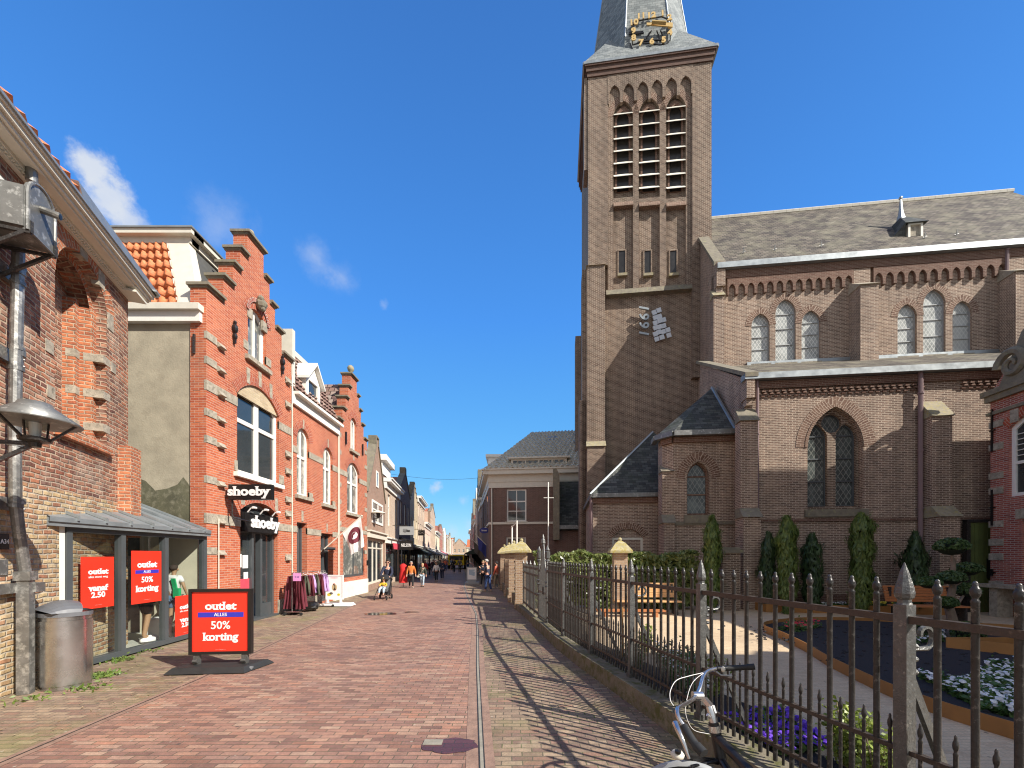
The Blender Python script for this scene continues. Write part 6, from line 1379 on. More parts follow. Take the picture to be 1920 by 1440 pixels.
# ================================================================== far houses
FH = Fr((-7.95, BY), (SL, 1)); FH.n = V((FH.d.y, -FH.d.x))
def house(name, label, fr, a0, a1, ez, mat, kind, ridge=None, roof='browntile', rows=(), wn=2, shop='anthra', shopz=3.0, awn=None, depth=9, trim='white', group=None, shopmat=None, sign=None):
    """town house; kind: gable / step / cornice / bell"""
    t = thing(name, label, 'house', fr.pt((a0+a1)/2, 0, -2), group); w = a1-a0; c = (a0+a1)/2; ridge = ridge or ez+w*.7
    if kind == 'gable': out = [(a0, 0), (a1, 0), (a1, ez), (c+.35, ridge), (c+.35, ridge+.5), (c-.35, ridge+.5), (c-.35, ridge), (a0, ez)]
    elif kind == 'step':
        n = 4; r = []; l = []; 
        for i in range(n+1):
            hw = w/2*(1-i/(n+.6)); z = ez+(ridge-ez)*i/n
            if i: r.append((c+hw, ez+(ridge-ez)*(i-1)/n)); l.append((c-hw, ez+(ridge-ez)*(i-1)/n))
            r.append((c+hw, z)); l.append((c-hw, z))
        out = dedupe([(a0, 0), (a1, 0)]+r+l[::-1])
    elif kind == 'bell': out = [(a0, 0), (a1, 0), (a1, ez), (c+w*.3, ez+(ridge-ez)*.25), (c+w*.22, ez+(ridge-ez)*.7), (c+.3, ridge), (c-.3, ridge), (c-w*.22, ez+(ridge-ez)*.7), (c-w*.3, ez+(ridge-ez)*.25), (a0, ez)]
    else: out = rect(a0, a1, 0, ez)
    holes = []; 
    for (z0, z1) in rows:
        for i in range(wn): x = a0+w*(i+.5)/wn; ww = min(.5, w/wn*.32); holes.append(rect(x-ww, x+ww, z0, z1))
    so = rect(a0+.25, a1-.25, .35, shopz-.35)
    m = MB(); m.prism(fr, out, -.4, 0, holes+[so], hd=-.2)
    sdn = Fr(fr.pt(a0, 0)[:2], tuple(-fr.n)); m.poly(sdn, rect(0, depth, 0, ez), (), 0); sdf = Fr(fr.pt(a1, 0)[:2], tuple(-fr.n)); m.poly(sdf, rect(0, depth, 0, ez), (), 0)
    obj('wall', m, M[mat], t)
    for hgt in holes: window(t, fr, hgt, -.08, M[trim], M['pane' if rnd.random() < .5 else 'pane2'], [('v', (hgt[0][0]+hgt[1][0])/2, .06), ('h', hgt[0][1]+(hgt[2][1]-hgt[0][1])*.62, .07)], fw=.08)
    window(t, fr, so, -.1, M[shopmat or shop], M['pane'], [('v', a0+w*.38, .1), ('v', a0+w*.6, .1), ('h', shopz-.9, .08)], fw=.12, name='shop_front')
    m = MB(); m.box(fr, a0+.1, a1-.1, shopz-.32, shopz, -.05, .14); m.box(fr, a0+.05, a1-.05, shopz, shopz+.08, -.05, .25); obj('shop_cornice', m, M[trim if shop != 'black' else 'black'], t)
    if kind == 'cornice':
        m = MB(); m.box(fr, a0-.02, a1+.02, ez-.55, ez-.12, -.1, .12); m.box(fr, a0-.05, a1+.05, ez-.12, ez+.06, -.1, .42); m.box(fr, a0-.05, a1+.05, ez+.06, ez+.14, -.1, .5); obj('cornice', m, M[trim], t)
        m = MB(); m.face([fr.pt(a0, ez+.1, .2), fr.pt(a1, ez+.1, .2), fr.pt(a1, ridge, -depth/2), fr.pt(a0, ridge, -depth/2)]); m.face([fr.pt(a0, ez, -depth), fr.pt(a1, ez, -depth), fr.pt(a1, ridge, -depth/2), fr.pt(a0, ridge, -depth/2)])
        for x in (a0, a1): m.face([fr.pt(x, ez, .2), fr.pt(x, ridge, -depth/2), fr.pt(x, ez, -depth)])
    else:
        m = MB(); rr = ridge-.25
        m.face([fr.pt(a0, ez-.1, -.4), fr.pt(c, rr, -.4), fr.pt(c, rr, -depth), fr.pt(a0, ez-.1, -depth)]); m.face([fr.pt(a1, ez-.1, -.4), fr.pt(c, rr, -.4), fr.pt(c, rr, -depth), fr.pt(a1, ez-.1, -depth)])
    obj('roof', m, M[roof], t)
    if kind in ('gable', 'step', 'bell'):
        m = MB(); q = out[2:]
        for p, r in zip(q, q[1:]): m.bar(fr.pt(p[0], p[1]+.03, -.18), fr.pt(r[0], r[1]+.03, -.18), .5, .1)
        obj('coping', m, M['stone_dark' if trim != 'white' or kind != 'bell' else 'cream'], t)
    if awn:
        z = shopz-.1; x0, x1 = a0+.2, a1-.2; pr_ = 1.7; m = MB(); m.hexa([fr.pt(x0, z-.75, pr_), fr.pt(x1, z-.75, pr_), fr.pt(x1, z, .1), fr.pt(x0, z, .1), fr.pt(x0, z-.8, pr_), fr.pt(x1, z-.8, pr_), fr.pt(x1, z-.06, .1), fr.pt(x0, z-.06, .1)])
        m.box(fr, x0, x1, z-1.0, z-.76, pr_-.02, pr_+.01); m.face([fr.pt(x0, z-.78, pr_), fr.pt(x0, z-.02, .1), fr.pt(x0, z-.9, .1)]); m.face([fr.pt(x1, z-.78, pr_), fr.pt(x1, z-.02, .1), fr.pt(x1, z-.9, .1)]); obj('awning', m, M[awn], t)
    return t
def fa(px): return FH.A(px)
def fz(px, py): return FH.px(px, py)[1]
# C: brown gabled house
e0, e1 = .03, fa(722)
hc = house('gabled_house', 'narrow brown brick house with a plain pointed gable right of the second stepped gable', FH, e0, e1, fz(722, 945), 'brownbrick', 'gable', ridge=fz(703, 832), rows=(), shop='cream', shopz=fz(705, 1000), roof='slate_blue', trim='cream')
wq = rect(FH.A(697), FH.A(717), fz(707, 983), fz(707, 942)); m = MB(); m.prism(FH, wq, .0, .05, [scale_out(wq, .05)])
window(hc, FH, wq, .05, M['white'], M['pane2'], [('v', (wq[0][0]+wq[1][0])/2, .2), ('h', fz(707, 958), .08)], fw=.14, th=.06, gd=.0)
wq = rect(FH.A(705), FH.A(709), fz(707, 914), fz(707, 884)); window(hc, FH, wq, .04, M['white'], M['pane2'], fw=.1, gd=.0)
m = MB(); m.face([FH.pt(e0-.02, fz(688, 870), .02), FH.pt(e0+.0, 3, .02), FH.pt(e0, 3, -.3)])
# D: white corniced house
hD = house('corniced_house', 'pink brick house with heavy white cornice and white roof dormer, left of the dark shop', FH, e1+.02, fa(748), fz(735, 912), 'tanbrick', 'cornice', rows=((fz(735, 988), fz(735, 932)),), wn=2, shop='anthra', shopz=fz(735, 1012), roof='browntile')
x0, x1 = fa(728), fa(742); m = MB(); m.box(FH, x0, x1, fz(735, 908), fz(735, 872), -2.6, -.4); m.box(FH, x0-.15, x1+.3, fz(735, 872), fz(735, 862), -3, -.1); obj('dormer', m, M['white'], hD)
m = MB(); m.box(FH, fa(732), fa(745), fz(738, 1030), fz(738, 1019), .16, .2); obj('shop_sign', m, M['redawn'], hD)
# E: dark shop
hE = house('dark_shop_house', 'narrow dark brick house with black shop front and tall dark gable peak', FH, fa(748)+.02, fa(769), fz(758, 925), 'darkbrick', 'gable', ridge=fz(762, 893), rows=((fz(758, 985), fz(758, 945)),), wn=3, shop='black', shopmat='anthra', shopz=fz(758, 1012), roof='orangeroof', trim='white', awn=None)
# continuing row
specs = [(769, 783, 935, 905, 'yelbrick', 'step', 'orangeroof', 'darkgreen', 'yellowish sandstone and brick house with stepped gable and big dark green awning'),
         (783, 796, 940, 925, 'tanbrick', 'cornice', 'slate_blue', None, 'tall tan brick house with white cornice behind the green awning'),
         (796, 807, 985, 953, 'pinkrender', 'cornice', 'orangeroof', 'greyfab', 'pale house with bright orange roof slope and grey awning'),
         (807, 816, 965, 950, 'tanbrick', 'gable', 'orangeroof', None, 'brick house with tall pointed gable above the pale row'),
         (816, 824, 1000, 990, 'render', 'cornice', 'browntile', 'whitecap', 'cream house with white shop blind past the grey awning'),
         (824, 832, 992, 985, 'redbrick2', 'step', 'orangeroof', 'redawn', 'red house with ornate stepped gable and red awning'),
         (832, 838, 1000, 992, 'whiterender', 'bell', 'orangeroof', None, 'white rendered house with bell shaped gable far down the street'),
         (838, 843, 1008, 1000, 'tanbrick', 'cornice', 'slate_blue', None, 'tan house with dark roof right of the white bell gable'),
         (843, 848, 1010, 1004, 'render', 'gable', 'orangeroof', None, 'cream gabled house near the far end of the left row'),
         (848, 852, 1014, 1007, 'pinkrender', 'cornice', 'orangeroof', None, 'pink house with orange roof near the far end of the left row'),
         (852, 855, 1018, 1010, 'tanbrick', 'step', 'orangeroof', None, 'last but one house visible at the end of the left row')]
for (x0, x1, ye, yr, mt, kd, rf_, aw, lab) in specs:
    a0, a1 = fa(x0)+.02, min(fa(x1), fa(x0)+14); z = fz((x0+x1)/2, ye); zr = fz((x0+x1)/2, yr)
    nr = ((3.9, 5.9),) if z < 8.5 else ((3.9, 5.9), (6.7, min(8.4, z-.8)))
    if z < 6.6: nr = ((3.7, 5.2),)
    house('town_house', lab, FH, a0, a1, max(z, 5.9), mt, kd, ridge=max(zr, z+.8), roof=rf_, rows=nr, wn=max(2, int((a1-a0)/1.9)), awn=aw, shopz=3.1)
# closing houses where the street curves off
for i, (x, w_, z, rz_, mt, kd, lab) in enumerate([(-40, 8, 7, 11, 'pinkrender', 'bell', 'pink house facing up the street at its far end, left'), (-31.8, 7, 7.5, 11, 'tanbrick', 'step', 'tan stepped house facing up the street at its far end, middle'), (-24.6, 9, 6.5, 11, 'render', 'cornice', 'cream house facing up the street at its far end, right')]):
    f_ = Fr((x, 215+2*i), (1, 0)); house('town_house', lab, f_, 0, w_, z, mt, kd, ridge=rz_, roof='orangeroof', rows=((3.8, 5.6),), wn=3)
# right hand far row, in shade
P0 = PS.pt(-11.2, 0); FR = Fr((P0.x, P0.y), (-SL, -1)); FR.n = V((-FR.d.y*-1, FR.d.x)); FR.n = V((-.9928, -.1201))
def ra(px):
    r_ = V(((px-CX)/FOC, 1)); Y = FR.o.dot(FR.n)/r_.dot(FR.n); return (r_*Y-FR.o).dot(FR.d)
a = 0.0
for (L_, z, rz_, mt, kd, aw, lab) in [(6.5, 7.6, 11.0, 'brownbrick', 'cornice', 'darkgreen', 'brown brick house with orange tiled roof, first past the white corniced house on the right'), (7, 9.4, 12.5, 'darkbrick', 'step', None, 'dark brick step gabled house in the shaded right row'), (8, 8.2, 11.5, 'tanbrick', 'bell', 'brownwool', 'tan house with bell gable in the shaded right row'),
                                  (9, 7.4, 10.5, 'darkbrick', 'cornice', 'redawn', 'dark house with a red blind in the shaded right row'), (10, 9, 12, 'redbrick2', 'gable', None, 'red brick gabled house far down the right row'), (14, 8, 11, 'brownbrick', 'step', None, 'brown stepped house far down the right row'), (16, 8, 11.5, 'redbrick2', 'cornice', None, 'last red house visible at the end of the right row')]:
    house('town_house', lab, FR, a-L_, a-.03, z, mt, kd, ridge=rz_, roof='orangeroof', rows=((4.0, 5.9),), wn=max(2, int(L_/2.2)), awn=aw, shopz=3.1); a -= L_
# ================================================================== railing, kerb, gate
fence = thing('iron_railing', 'long black iron railing with pointed posts on a mossy kerb along the garden', 'railing', (2, 4, 0))
KZ, RZ, MZ, BZ = .25, 1.61, .80, .40
kb = FP[1:9]
m = strip(kb, -.20, .12, -.02, KZ); kobj = obj('kerb_wall', m, M['kerb'], fence)
m = strip(kb, -.205, .125, KZ-.01, KZ+.012)
def lerp2(p, q, t): return (p[0]+(q[0]-p[0])*t, p[1]+(q[1]-p[1])*t)
posts = [(2.60, 1.7), (2.42, 2.5), (2.03, 4.35), (1.72, 5.85), (1.42, 7.25), (1.13, 8.87), (.93, 10.6)]
def finial_prof(z, r): return [(r, z-.19), (r*1.05, z-.012), (r*.7, z), (r*.68, z+.01), (r*1.0, z+.018), (r*1.2, z+.036), (r*1.12, z+.054), (r*.72, z+.068), (r*.62, z+.074), (r*.6, z+.088), (r*.3, z+.098), (.001, z+.1)]
def bar_full(x, y, z0, z1, r, n=10):
    m = MB(); m.lathe((x, y, 0), [(r, z0), (r, (z0+z1)/2), (r, z1-.02)]+finial_prof(z1, r*1.12)[1:], n); return m
def post(par, x, y, top=1.70, s=.037, ang=0.0, brace=True, bz=KZ):
    f_ = Fr((x, y), (math.cos(ang), math.sin(ang))); m = MB(); m.box(f_, -s, s, bz, top, -s, s); m.box(f_, -s*1.35, s*1.35, bz, bz+.06, -s*1.35, s*1.35)
    m.lathe((x, y, 0), [(s*1.05, top), (s*.95, top+.01), (s*.9, top+.03), (s*1.25, top+.045), (s*1.38, top+.07), (s*1.2, top+.11), (s*.6, top+.2), (.002, top+.26)], 8, rot=ang+R(22.5))
    p = obj('post', m, M['galv'], par)
    if brace:
        m = MB(); i = V((.97, .22, 0)).normalized(); b = V((x, y, 0)); 
        m.bar(b+V((0, 0, 1.25))+i*.04, b+V((0, 0, .05))+i*.62, .03, .05)
        for z in (1.28, 1.36, 1.44): m.ball(b+V((0, 0, z))+i*.075, .026, 6, .7)
        pts = []
        for k in range(12):
            t = k/11; an = -1.2+t*4.4; r_ = .085*(1-t*.62); pts.append(b+i*(.16+r_*math.cos(an))+V((0, 0, 1.50+r_*math.sin(an))))
        m.tube([b+i*.04+V((0, 0, 1.30)), b+i*.07+V((0, 0, 1.42))]+pts, .016, 6); obj('scroll_brace', m, M['galv'], p)
    return p
proto_bar = proto_short = None
for i, (p, q) in enumerate(zip(posts, posts[1:])):
    d = V(q)-V(p); L = d.length; u = d.normalized(); ang = math.atan2(d.y, d.x)
    m = MB(); m.bar((p[0], p[1], RZ), (q[0], q[1], RZ), .05, .045); obj('top_rail', m, M['ironrail'], fence)
    m = MB(); m.bar((p[0], p[1], MZ), (q[0], q[1], MZ), .034, .03); obj('middle_rail', m, M['ironrail'], fence)
    m = MB(); m.bar((p[0], p[1], BZ), (q[0], q[1], BZ), .034, .03); obj('bottom_rail', m, M['ironrail'], fence)
    n = max(3, round(L/.160)); sp_ = L/n
    for k in range(1, n+1):
        x, y = lerp2(p, q, (k-.5)/n)          # short bar
        if proto_short is None:
            proto_short = obj('short_bar', bar_full(x, y, KZ+.02, MZ+.10, .0105, 8), M['iron'], fence, True); ps0 = V((x, y))
            zc = MB()
        else: o = proto_short.copy(); C.objects.link(o); o.location = (x-ps0.x, y-ps0.y, 0)
        if k < n:
            x, y = lerp2(p, q, k/n)
            if proto_bar is None: proto_bar = obj('tall_bar', bar_full(x, y, KZ+.02, RZ+.155, .0175, 12), M['iron'], fence, True); pb0 = V((x, y))
            else: o = proto_bar.copy(); C.objects.link(o); o.location = (x-pb0.x, y-pb0.y, 0)
for i, (x, y) in enumerate(posts): post(fence, x, y, brace=(i < 6), ang=math.atan2(-1, .2))
# entrance gate: tall pointed leaf between two posts, then the panel up to the pillar
gt = thing('iron_gate', 'grey iron garden gate with tall pointed centre and finialed posts next to the railing', 'gate', (.8, 11.2, 0))
gp = [(.93, 10.62), (.78, 11.65)]
for (x, y) in gp:
    m = MB(); m.tube([(x, y, 0), (x, y, 1.86)], .042, 10); m.lathe((x, y, 0), [(.042, 1.84), (.07, 1.87), (.05, 1.9), (.072, 1.94), (.072, 2.1), (.045, 2.12), (.06, 2.15), (.002, 2.28)], 10)
    for z in (.9, 1.2, 1.3): m.lathe((x, y, 0), [(.05, z-.03), (.07, z), (.05, z+.03)], 10)
    obj('gate_post', m, M['galv'], gt)
n = 9
m = MB(); m.bar((gp[0][0], gp[0][1], .3), (gp[1][0], gp[1][1], .3), .04); m.bar((gp[0][0], gp[0][1], 1.0), (gp[1][0], gp[1][1], 1.0), .04); m.bar((gp[0][0], gp[0][1], .12), (gp[1][0], gp[1][1], .12), .03)
pts = []
for k in range(15):
    t = k/14; x, y = lerp2(gp[0], gp[1], t); pts.append(V((x, y, 1.62+.85*math.exp(-((t-.5)/.17)**2)*.85+.15*math.cos((t-.5)*2*math.pi)*.3)))
m.tube(pts, .022, 6); obj('gate_frame', m, M['galv'], gt)
for k in range(1, n+1):
    x, y = lerp2(gp[0], gp[1], k/(n+1)); t = k/(n+1); z = 1.62+.85*math.exp(-((t-.5)/.17)**2)*.85; m = MB(); m.tube([(x, y, .12), (x, y, z)], .013, 6); obj('gate_bar', m, M['galv'], gt)
m = MB(); x, y = lerp2(gp[0], gp[1], .5); m.lathe((x, y, 0), [(.03, 2.2), (.05, 2.26), (.04, 2.3), (.07, 2.35), (.055, 2.44), (.03, 2.48), (.04, 2.5), (.002, 2.6)], 8); obj('gate_finial', m, M['galv'], gt)
m = MB(); m.bar((.86, 11.1, .95), (.86, 11.1, 1.15), .06, .12); obj('gate_lock', m, M['iron'], gt)
m = strip([(1.0, 10.45), (.76, 11.8)], -.15, .12, -.02, .09); tag(obj('stone_threshold', m, M['stone'], loc=(.9, 11, 0)), 'worn pale stone step under the iron gate', 'step')
pn = thing('fence_panel', 'grey boarded iron fence panel between the gate and the nearest brick pillar', 'fence', (.55, 13.2, 0))
fp0, fp1 = (.78, 11.65), (.42, 14.95); dd = V(fp1)-V(fp0)
m = MB()
for z in (1.62, 1.42, .85, .32): m.bar((fp0[0], fp0[1], z), (fp1[0], fp1[1], z), .05, .045)
obj('rail', m, M['ironrail'], pn)
for k in range(0, 5):
    x, y = lerp2(fp0, fp1, k/4); m = MB(); m.tube([(x, y, .1), (x, y, 1.72)], .03, 8); m.lathe((x, y, 0), [(.03, 1.7), (.05, 1.73), (.001, 1.85)], 8); obj('post', m, M['galv'], pn)
m = MB(); 
for k in range(22): x, y = lerp2(fp0, fp1, (k+.5)/22); m.bar((x, y, .25), (x, y, 1.42), .012, .13)
obj('board', m, M['galv'], pn)
for k in range(26):
    x, y = lerp2(fp0, fp1, (k+.5)/26); m = MB(); m.tube([(x, y, 1.42), (x, y, 1.7)], .01, 5)
    if k < 1: q0_ = obj('spindle', m, M['galv'], pn); sp0 = V((x, y))
    else: o = q0_.copy(); C.objects.link(o); o.location = (x-sp0.x, y-sp0.y, 0)
m = strip([(.78, 11.7), (.3, 15.2)], -.16, .14, -.02, .2); obj('kerb_wall', m, M['kerb'], pn)
# brick pillars with mossy caps
def pillar(x, y, w, h, label, ang=-.12, cap='yellow_lichen', group=None):
    t = thing('brick_pillar', label, 'pillar', (x, y, 0), group); f_ = Fr((x, y), (math.cos(ang), math.sin(ang))); m = MB()
    m.box(f_, -w/2, w/2, 0, h, -w/2, w/2); m.box(f_, -w/2-.04, w/2+.04, 0, .3, -w/2-.04, w/2+.04); obj('shaft', m, M['pillar'], t)
    m = MB(); e = w/2+.145; q = [f_.pt(sx*e, h+.08, sy*e) for sx, sy in ((-1, -1), (1, -1), (1, 1), (-1, 1))]; b_ = [p-V((0, 0, .08)) for p in q]; mid = [f_.pt(sx*e*.45, h+.34, sy*e*.45) for sx, sy in ((-1, -1), (1, -1), (1, 1), (-1, 1))]; tp = f_.pt(0, h+.46, 0)
    for i in range(4): m.face([b_[i], b_[(i+1) % 4], q[(i+1) % 4], q[i]]); m.face([q[i], q[(i+1) % 4], mid[(i+1) % 4], mid[i]]); m.face([mid[i], mid[(i+1) % 4], tp])
    m.face(b_); m.ball((x, y, h+.47), .07, 8); obj('cap', m, M[cap], t); return t
pillar(.36, 15.4, .42, 2.12, 'brick pillar with lichen covered pyramid cap, the nearest of the row beside the pavement', group='brick pillars along the pavement')
pillar(.08, 17.6, .4, 2.12, 'second brick pillar from the gate in the pavement row', group='brick pillars along the pavement')
pillar(-.14, 20.2, .4, 2.12, 'third brick pillar from the gate in the pavement row', group='brick pillars along the pavement')
pillar(-.45, 23.6, .4, 2.12, 'farthest brick pillar of the pavement row, behind the man in the coral coat', group='brick pillars along the pavement')
pillar(3.78, 14.2, .46, 2.1, 'pale brick pillar with lichen cap standing in front of the laurel hedge', ang=-.1)
p_ = A0.px(1366, 1042, .75)[0]; q = A0.pt(p_, 0, .75)
t = thing('brick_stub', 'short brown brick pier with flat stone top against the church buttress', 'pillar', (q.x, q.y, 0)); m = MB(); m.cube((q.x, q.y, 1.05), .62, .5, 2.1, -.117); obj('shaft', m, M['church'], t); m = MB(); m.cube((q.x, q.y, 2.16), .78, .66, .12, -.117); m.cube((q.x, q.y, 2.26), .6, .5, .1, -.117); obj('cap', m, M['stone_dark'], t)
# railings between the far pillars
for i, (p, q) in enumerate((((.26, 16.0), (.1, 17.2)), ((-.02, 18.0), (-.17, 19.8)), ((-.24, 20.6), (-.45, 23.2)))):
    t = thing('spiral_fence', ('twisted iron railing between the first and second brick pillars', 'twisted iron railing between the second and third brick pillars', 'twisted iron railing between the third and farthest brick pillars')[i], 'railing', (p[0], p[1], 0), 'twisted railings between the brick pillars')
    m = strip([p, q], -.12, .12, 0, .45); obj('base_wall', m, M['kerb'], t)
    n = int((V(q)-V(p)).length/.16)
    m = MB(); m.bar((p[0], p[1], 1.75), (q[0], q[1], 1.75), .05); m.bar((p[0], p[1], .6), (q[0], q[1], .6), .04); obj('rail', m, M['ironrail'], t)
    for k in range(1, n):
        x, y = lerp2(p, q, k/n); m = MB(); m.tube([(x+.012*math.cos(j*1.6), y+.012*math.sin(j*1.6), .45+j*.075) for j in range(19)], .016, 5); obj('twisted_bar', m, M['ironrail'], t)

# ================================================================== planting
def hedge_sampler(x0, x1, y0, y1, z0, z1, rot=0.0):
    def s(r):
        f = r.random(); x, y, z = r.uniform(x0, x1), r.uniform(y0, y1), r.uniform(z0, z1)
        if f < .5: y = y0+abs(r.gauss(0, .06)); 
        elif f < .8: z = z1-abs(r.gauss(0, .07))
        z += .08*math.sin(x*3.1)+.05*math.sin(x*7.7); x2 = x; y2 = y+(x-x0)*rot
        return V((x2, y2, z)), V((0, -1, .3)).normalized()
    return s
hd = thing('laurel_hedge', 'clipped glossy laurel hedge between the pavement pillar and the church conifers', 'hedge', (4, 15.6, 0))
m = MB(); leaves(m, hedge_sampler(.85, 6.9, 15.3, 16.0, .05, 2.08, -.06), 9500, .095, rnd, 1.9); obj('foliage', m, M['laurel'], hd)
m = MB(); x = 1.0
while x < 6.9: m.tube([(x, 15.7-(x-.85)*.06, 0), (x+.05, 15.7-(x-.85)*.06, 1.0), (x-.1, 15.6-(x-.85)*.06, 1.8)], [.035, .025, .01], 5); x += .45
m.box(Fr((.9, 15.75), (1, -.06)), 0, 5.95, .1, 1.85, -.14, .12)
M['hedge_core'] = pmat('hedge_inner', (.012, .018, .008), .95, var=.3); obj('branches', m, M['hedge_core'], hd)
def column_tree(px, pyt, Y, w, mat, label, seed, n=2600, taper=.62, loose=1.0):
    b = P(px, 1042, Y); b.z = 0; w *= .74; H = P(px, pyt, Y).z; r = random.Random(seed); t = thing('conifer', label, 'conifer', b)
    m = MB(); m.tube([(b.x, b.y, 0), (b.x, b.y, H*.6)], [.06, .03], 6); obj('trunk', m, M['bark'], t)
    lumps = [(r.uniform(.1, .9), r.uniform(0, 6.28), r.uniform(.15, .42)) for _ in range(22)]
    if mat == 'yew': taper = .84
    def rad(h, an):
        base = w/2*((.5+.5*min(1, h/.25)))*(1-max(0, (h-taper)/(1-taper))**1.8*.75)*(1+.07*math.sin(h*23+seed))
        return base*(1+sum(.5*q[2]*math.exp(-((h-q[0])/.07)**2)*max(0, math.cos(an-q[1])) for q in lumps)*2)
    def smp(rg):
        h = rg.random()**.9; an = rg.uniform(0, 6.283); rr = rad(h, an)*(1.12-abs(rg.gauss(0, .26)))*loose*(rg.uniform(1.0, 1.3) if rg.random() < .14 else 1)
        return V((b.x+rr*math.cos(an), b.y+rr*math.sin(an), .06+h*H)), V((math.cos(an), math.sin(an), .2))
    m = MB()
    for i in range(n):
        p, o = smp(r); u = V((r.gauss(0, .35), r.gauss(0, .35), 1)).normalized(); wv = u.cross(o).normalized(); L = r.uniform(.06, .15); s_ = r.uniform(.015, .035)
        k = len(m.v); m.v += [p-u*L, p+wv*s_, p+u*L, p-wv*s_]; m.f.append((k, k+1, k+2, k+3)); m.uv.append([(0, 0), (1, 0), (1, 1), (0, 1)])
    for k in range(46):
        h = r.uniform(.08, .97); an = r.uniform(0, 6.28); rr = rad(h, an); c = V((b.x+rr*.9*math.cos(an), b.y+rr*.9*math.sin(an), .06+h*H)); out = V((math.cos(an)*.45, math.sin(an)*.45, 1)).normalized()
        for j in range(16):
            f = r.random(); p = c+out*(f*.22)+V((r.gauss(0, .018), r.gauss(0, .018), r.gauss(0, .02))); u = (out+V((r.gauss(0, .4), r.gauss(0, .4), r.gauss(0, .2)))).normalized(); wv = u.orthogonal().normalized(); L = r.uniform(.03, .07); s_ = .014
            kk = len(m.v); m.v += [p-u*L, p+wv*s_, p+u*L, p-wv*s_]; m.f.append((kk, kk+1, kk+2, kk+3)); m.uv.append([(0, 0), (1, 0), (1, 1), (0, 1)])
    obj('crown', m, M[mat], t)
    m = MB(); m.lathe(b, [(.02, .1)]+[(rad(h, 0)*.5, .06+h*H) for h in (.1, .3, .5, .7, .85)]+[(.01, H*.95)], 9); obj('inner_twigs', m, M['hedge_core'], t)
column_tree(1335, 972, 14.3, .52, 'yew', 'tall slim bright yew beside the laurel hedge and brown brick pier', 1, 3400)
column_tree(1441, 1003, 14.6, .55, 'conifer', 'dark shorter conifer directly left of the second tall yew, against the church wall', 2)
column_tree(1475, 973, 13.9, .56, 'yew', 'tall slim yew in front of the church wall between two dark short conifers', 3, 3400)
column_tree(1522, 1006, 14.4, .66, 'conifer', 'dark bushy conifer just left of and below the large church window', 4)
column_tree(1615, 968, 13.7, .66, 'yew', 'tallest wide yew below the right edge of the large church window', 5, 4200)
column_tree(1716, 1003, 13.9, .62, 'conifer', 'dark conifer by the plum coloured downpipe, behind the bench', 6)
# cloud pruned tree
b = G(1785, 1203); tp_ = thing('cloud_pruned_tree', 'cloud pruned tree with six clipped leaf pads and a thick twisted trunk', 'tree', (b.x, b.y, 0))
pads = [(1784, 1026, .31, .22, 0), (1813, 1068, .28, .17, .25), (1783, 1084, .26, .17, -.15), (1742, 1093, .22, .15, -.2), (1813, 1108, .24, .19, .2), (1775, 1131, .2, .15, -.3)]
m = MB(); tk = [V((b.x, b.y, 0)), V((b.x+.05, b.y, .35)), V((b.x-.07, b.y, .8)), V((b.x+.02, b.y, 1.3)), V((b.x+.03, b.y, 1.9))]; m.tube(tk, [.13, .1, .085, .06, .04], 8)
pm = []
for (px, py, rx, rz_, dy) in pads:
    c = P(px, py, b.y+dy); pm.append((c, rx, rz_)); a = min(tk, key=lambda q: abs(q.z-(c.z-.35))); m.tube([a, (a+c)/2+V((0, 0, -.1)), c], [.05, .035, .02], 6)
obj('trunk', m, M['bark'], tp_)
for j, (c, rx, rz_) in enumerate(pm):
    m = MB()
    def smp(r):
        v = V((r.gauss(0, 1), r.gauss(0, 1), r.gauss(0, 1))).normalized(); 
        if v.z < -.2: v.z *= .4
        k = 1-abs(r.gauss(0, .07)); return c+V((v.x*rx*k, v.y*rx*k, v.z*rz_*k)), v
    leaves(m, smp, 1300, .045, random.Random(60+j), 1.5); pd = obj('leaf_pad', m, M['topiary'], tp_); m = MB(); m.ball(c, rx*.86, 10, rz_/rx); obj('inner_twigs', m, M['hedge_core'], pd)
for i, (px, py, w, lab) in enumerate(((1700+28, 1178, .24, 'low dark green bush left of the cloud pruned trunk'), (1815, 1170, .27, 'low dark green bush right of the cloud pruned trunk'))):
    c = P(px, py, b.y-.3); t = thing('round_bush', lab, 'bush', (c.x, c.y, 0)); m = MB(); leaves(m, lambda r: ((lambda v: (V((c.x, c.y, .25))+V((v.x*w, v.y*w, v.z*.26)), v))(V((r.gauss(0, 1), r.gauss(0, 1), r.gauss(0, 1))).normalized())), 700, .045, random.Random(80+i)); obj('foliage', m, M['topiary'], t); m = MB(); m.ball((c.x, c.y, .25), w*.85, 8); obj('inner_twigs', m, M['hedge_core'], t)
# corten edged beds
bed = [(7.3, 11.4), (6.6, 10.6), (6.45, 9.7), (6.1, 8.4), (5.75, 7.4), (5.5, 6.4), (5.35, 5.6), (5.4, 4.7), (5.75, 3.7), (6.6, 2.9), (9, 2.4), (14, 2.2), (15, 7), (13.6, 10.2), (11, 11.6), (9, 12)]
def smooth_loop(p, n=4):
    o = []; N = len(p)
    for i in range(N):
        a, b_, c, d = [V(p[(i+k) % N]) for k in (-1, 0, 1, 2)]
        for j in range(n):
            t = j/n; o.append(tuple(.5*((2*b_)+(c-a)*t+(2*a-5*b_+4*c-d)*t*t+(3*b_-a-3*c+d)*t**3)))
    return o
bl = smooth_loop(bed)
struct('planting_bed', flat(bl, .10), M['soil'])
m = strip(bl+[bl[0]], -.006, .006, 0, .19); tag(obj('corten_edging', m, M['corten'], loc=(6, 7, 0)), 'long curved rust coloured steel edging round the large dark bed', 'edging')
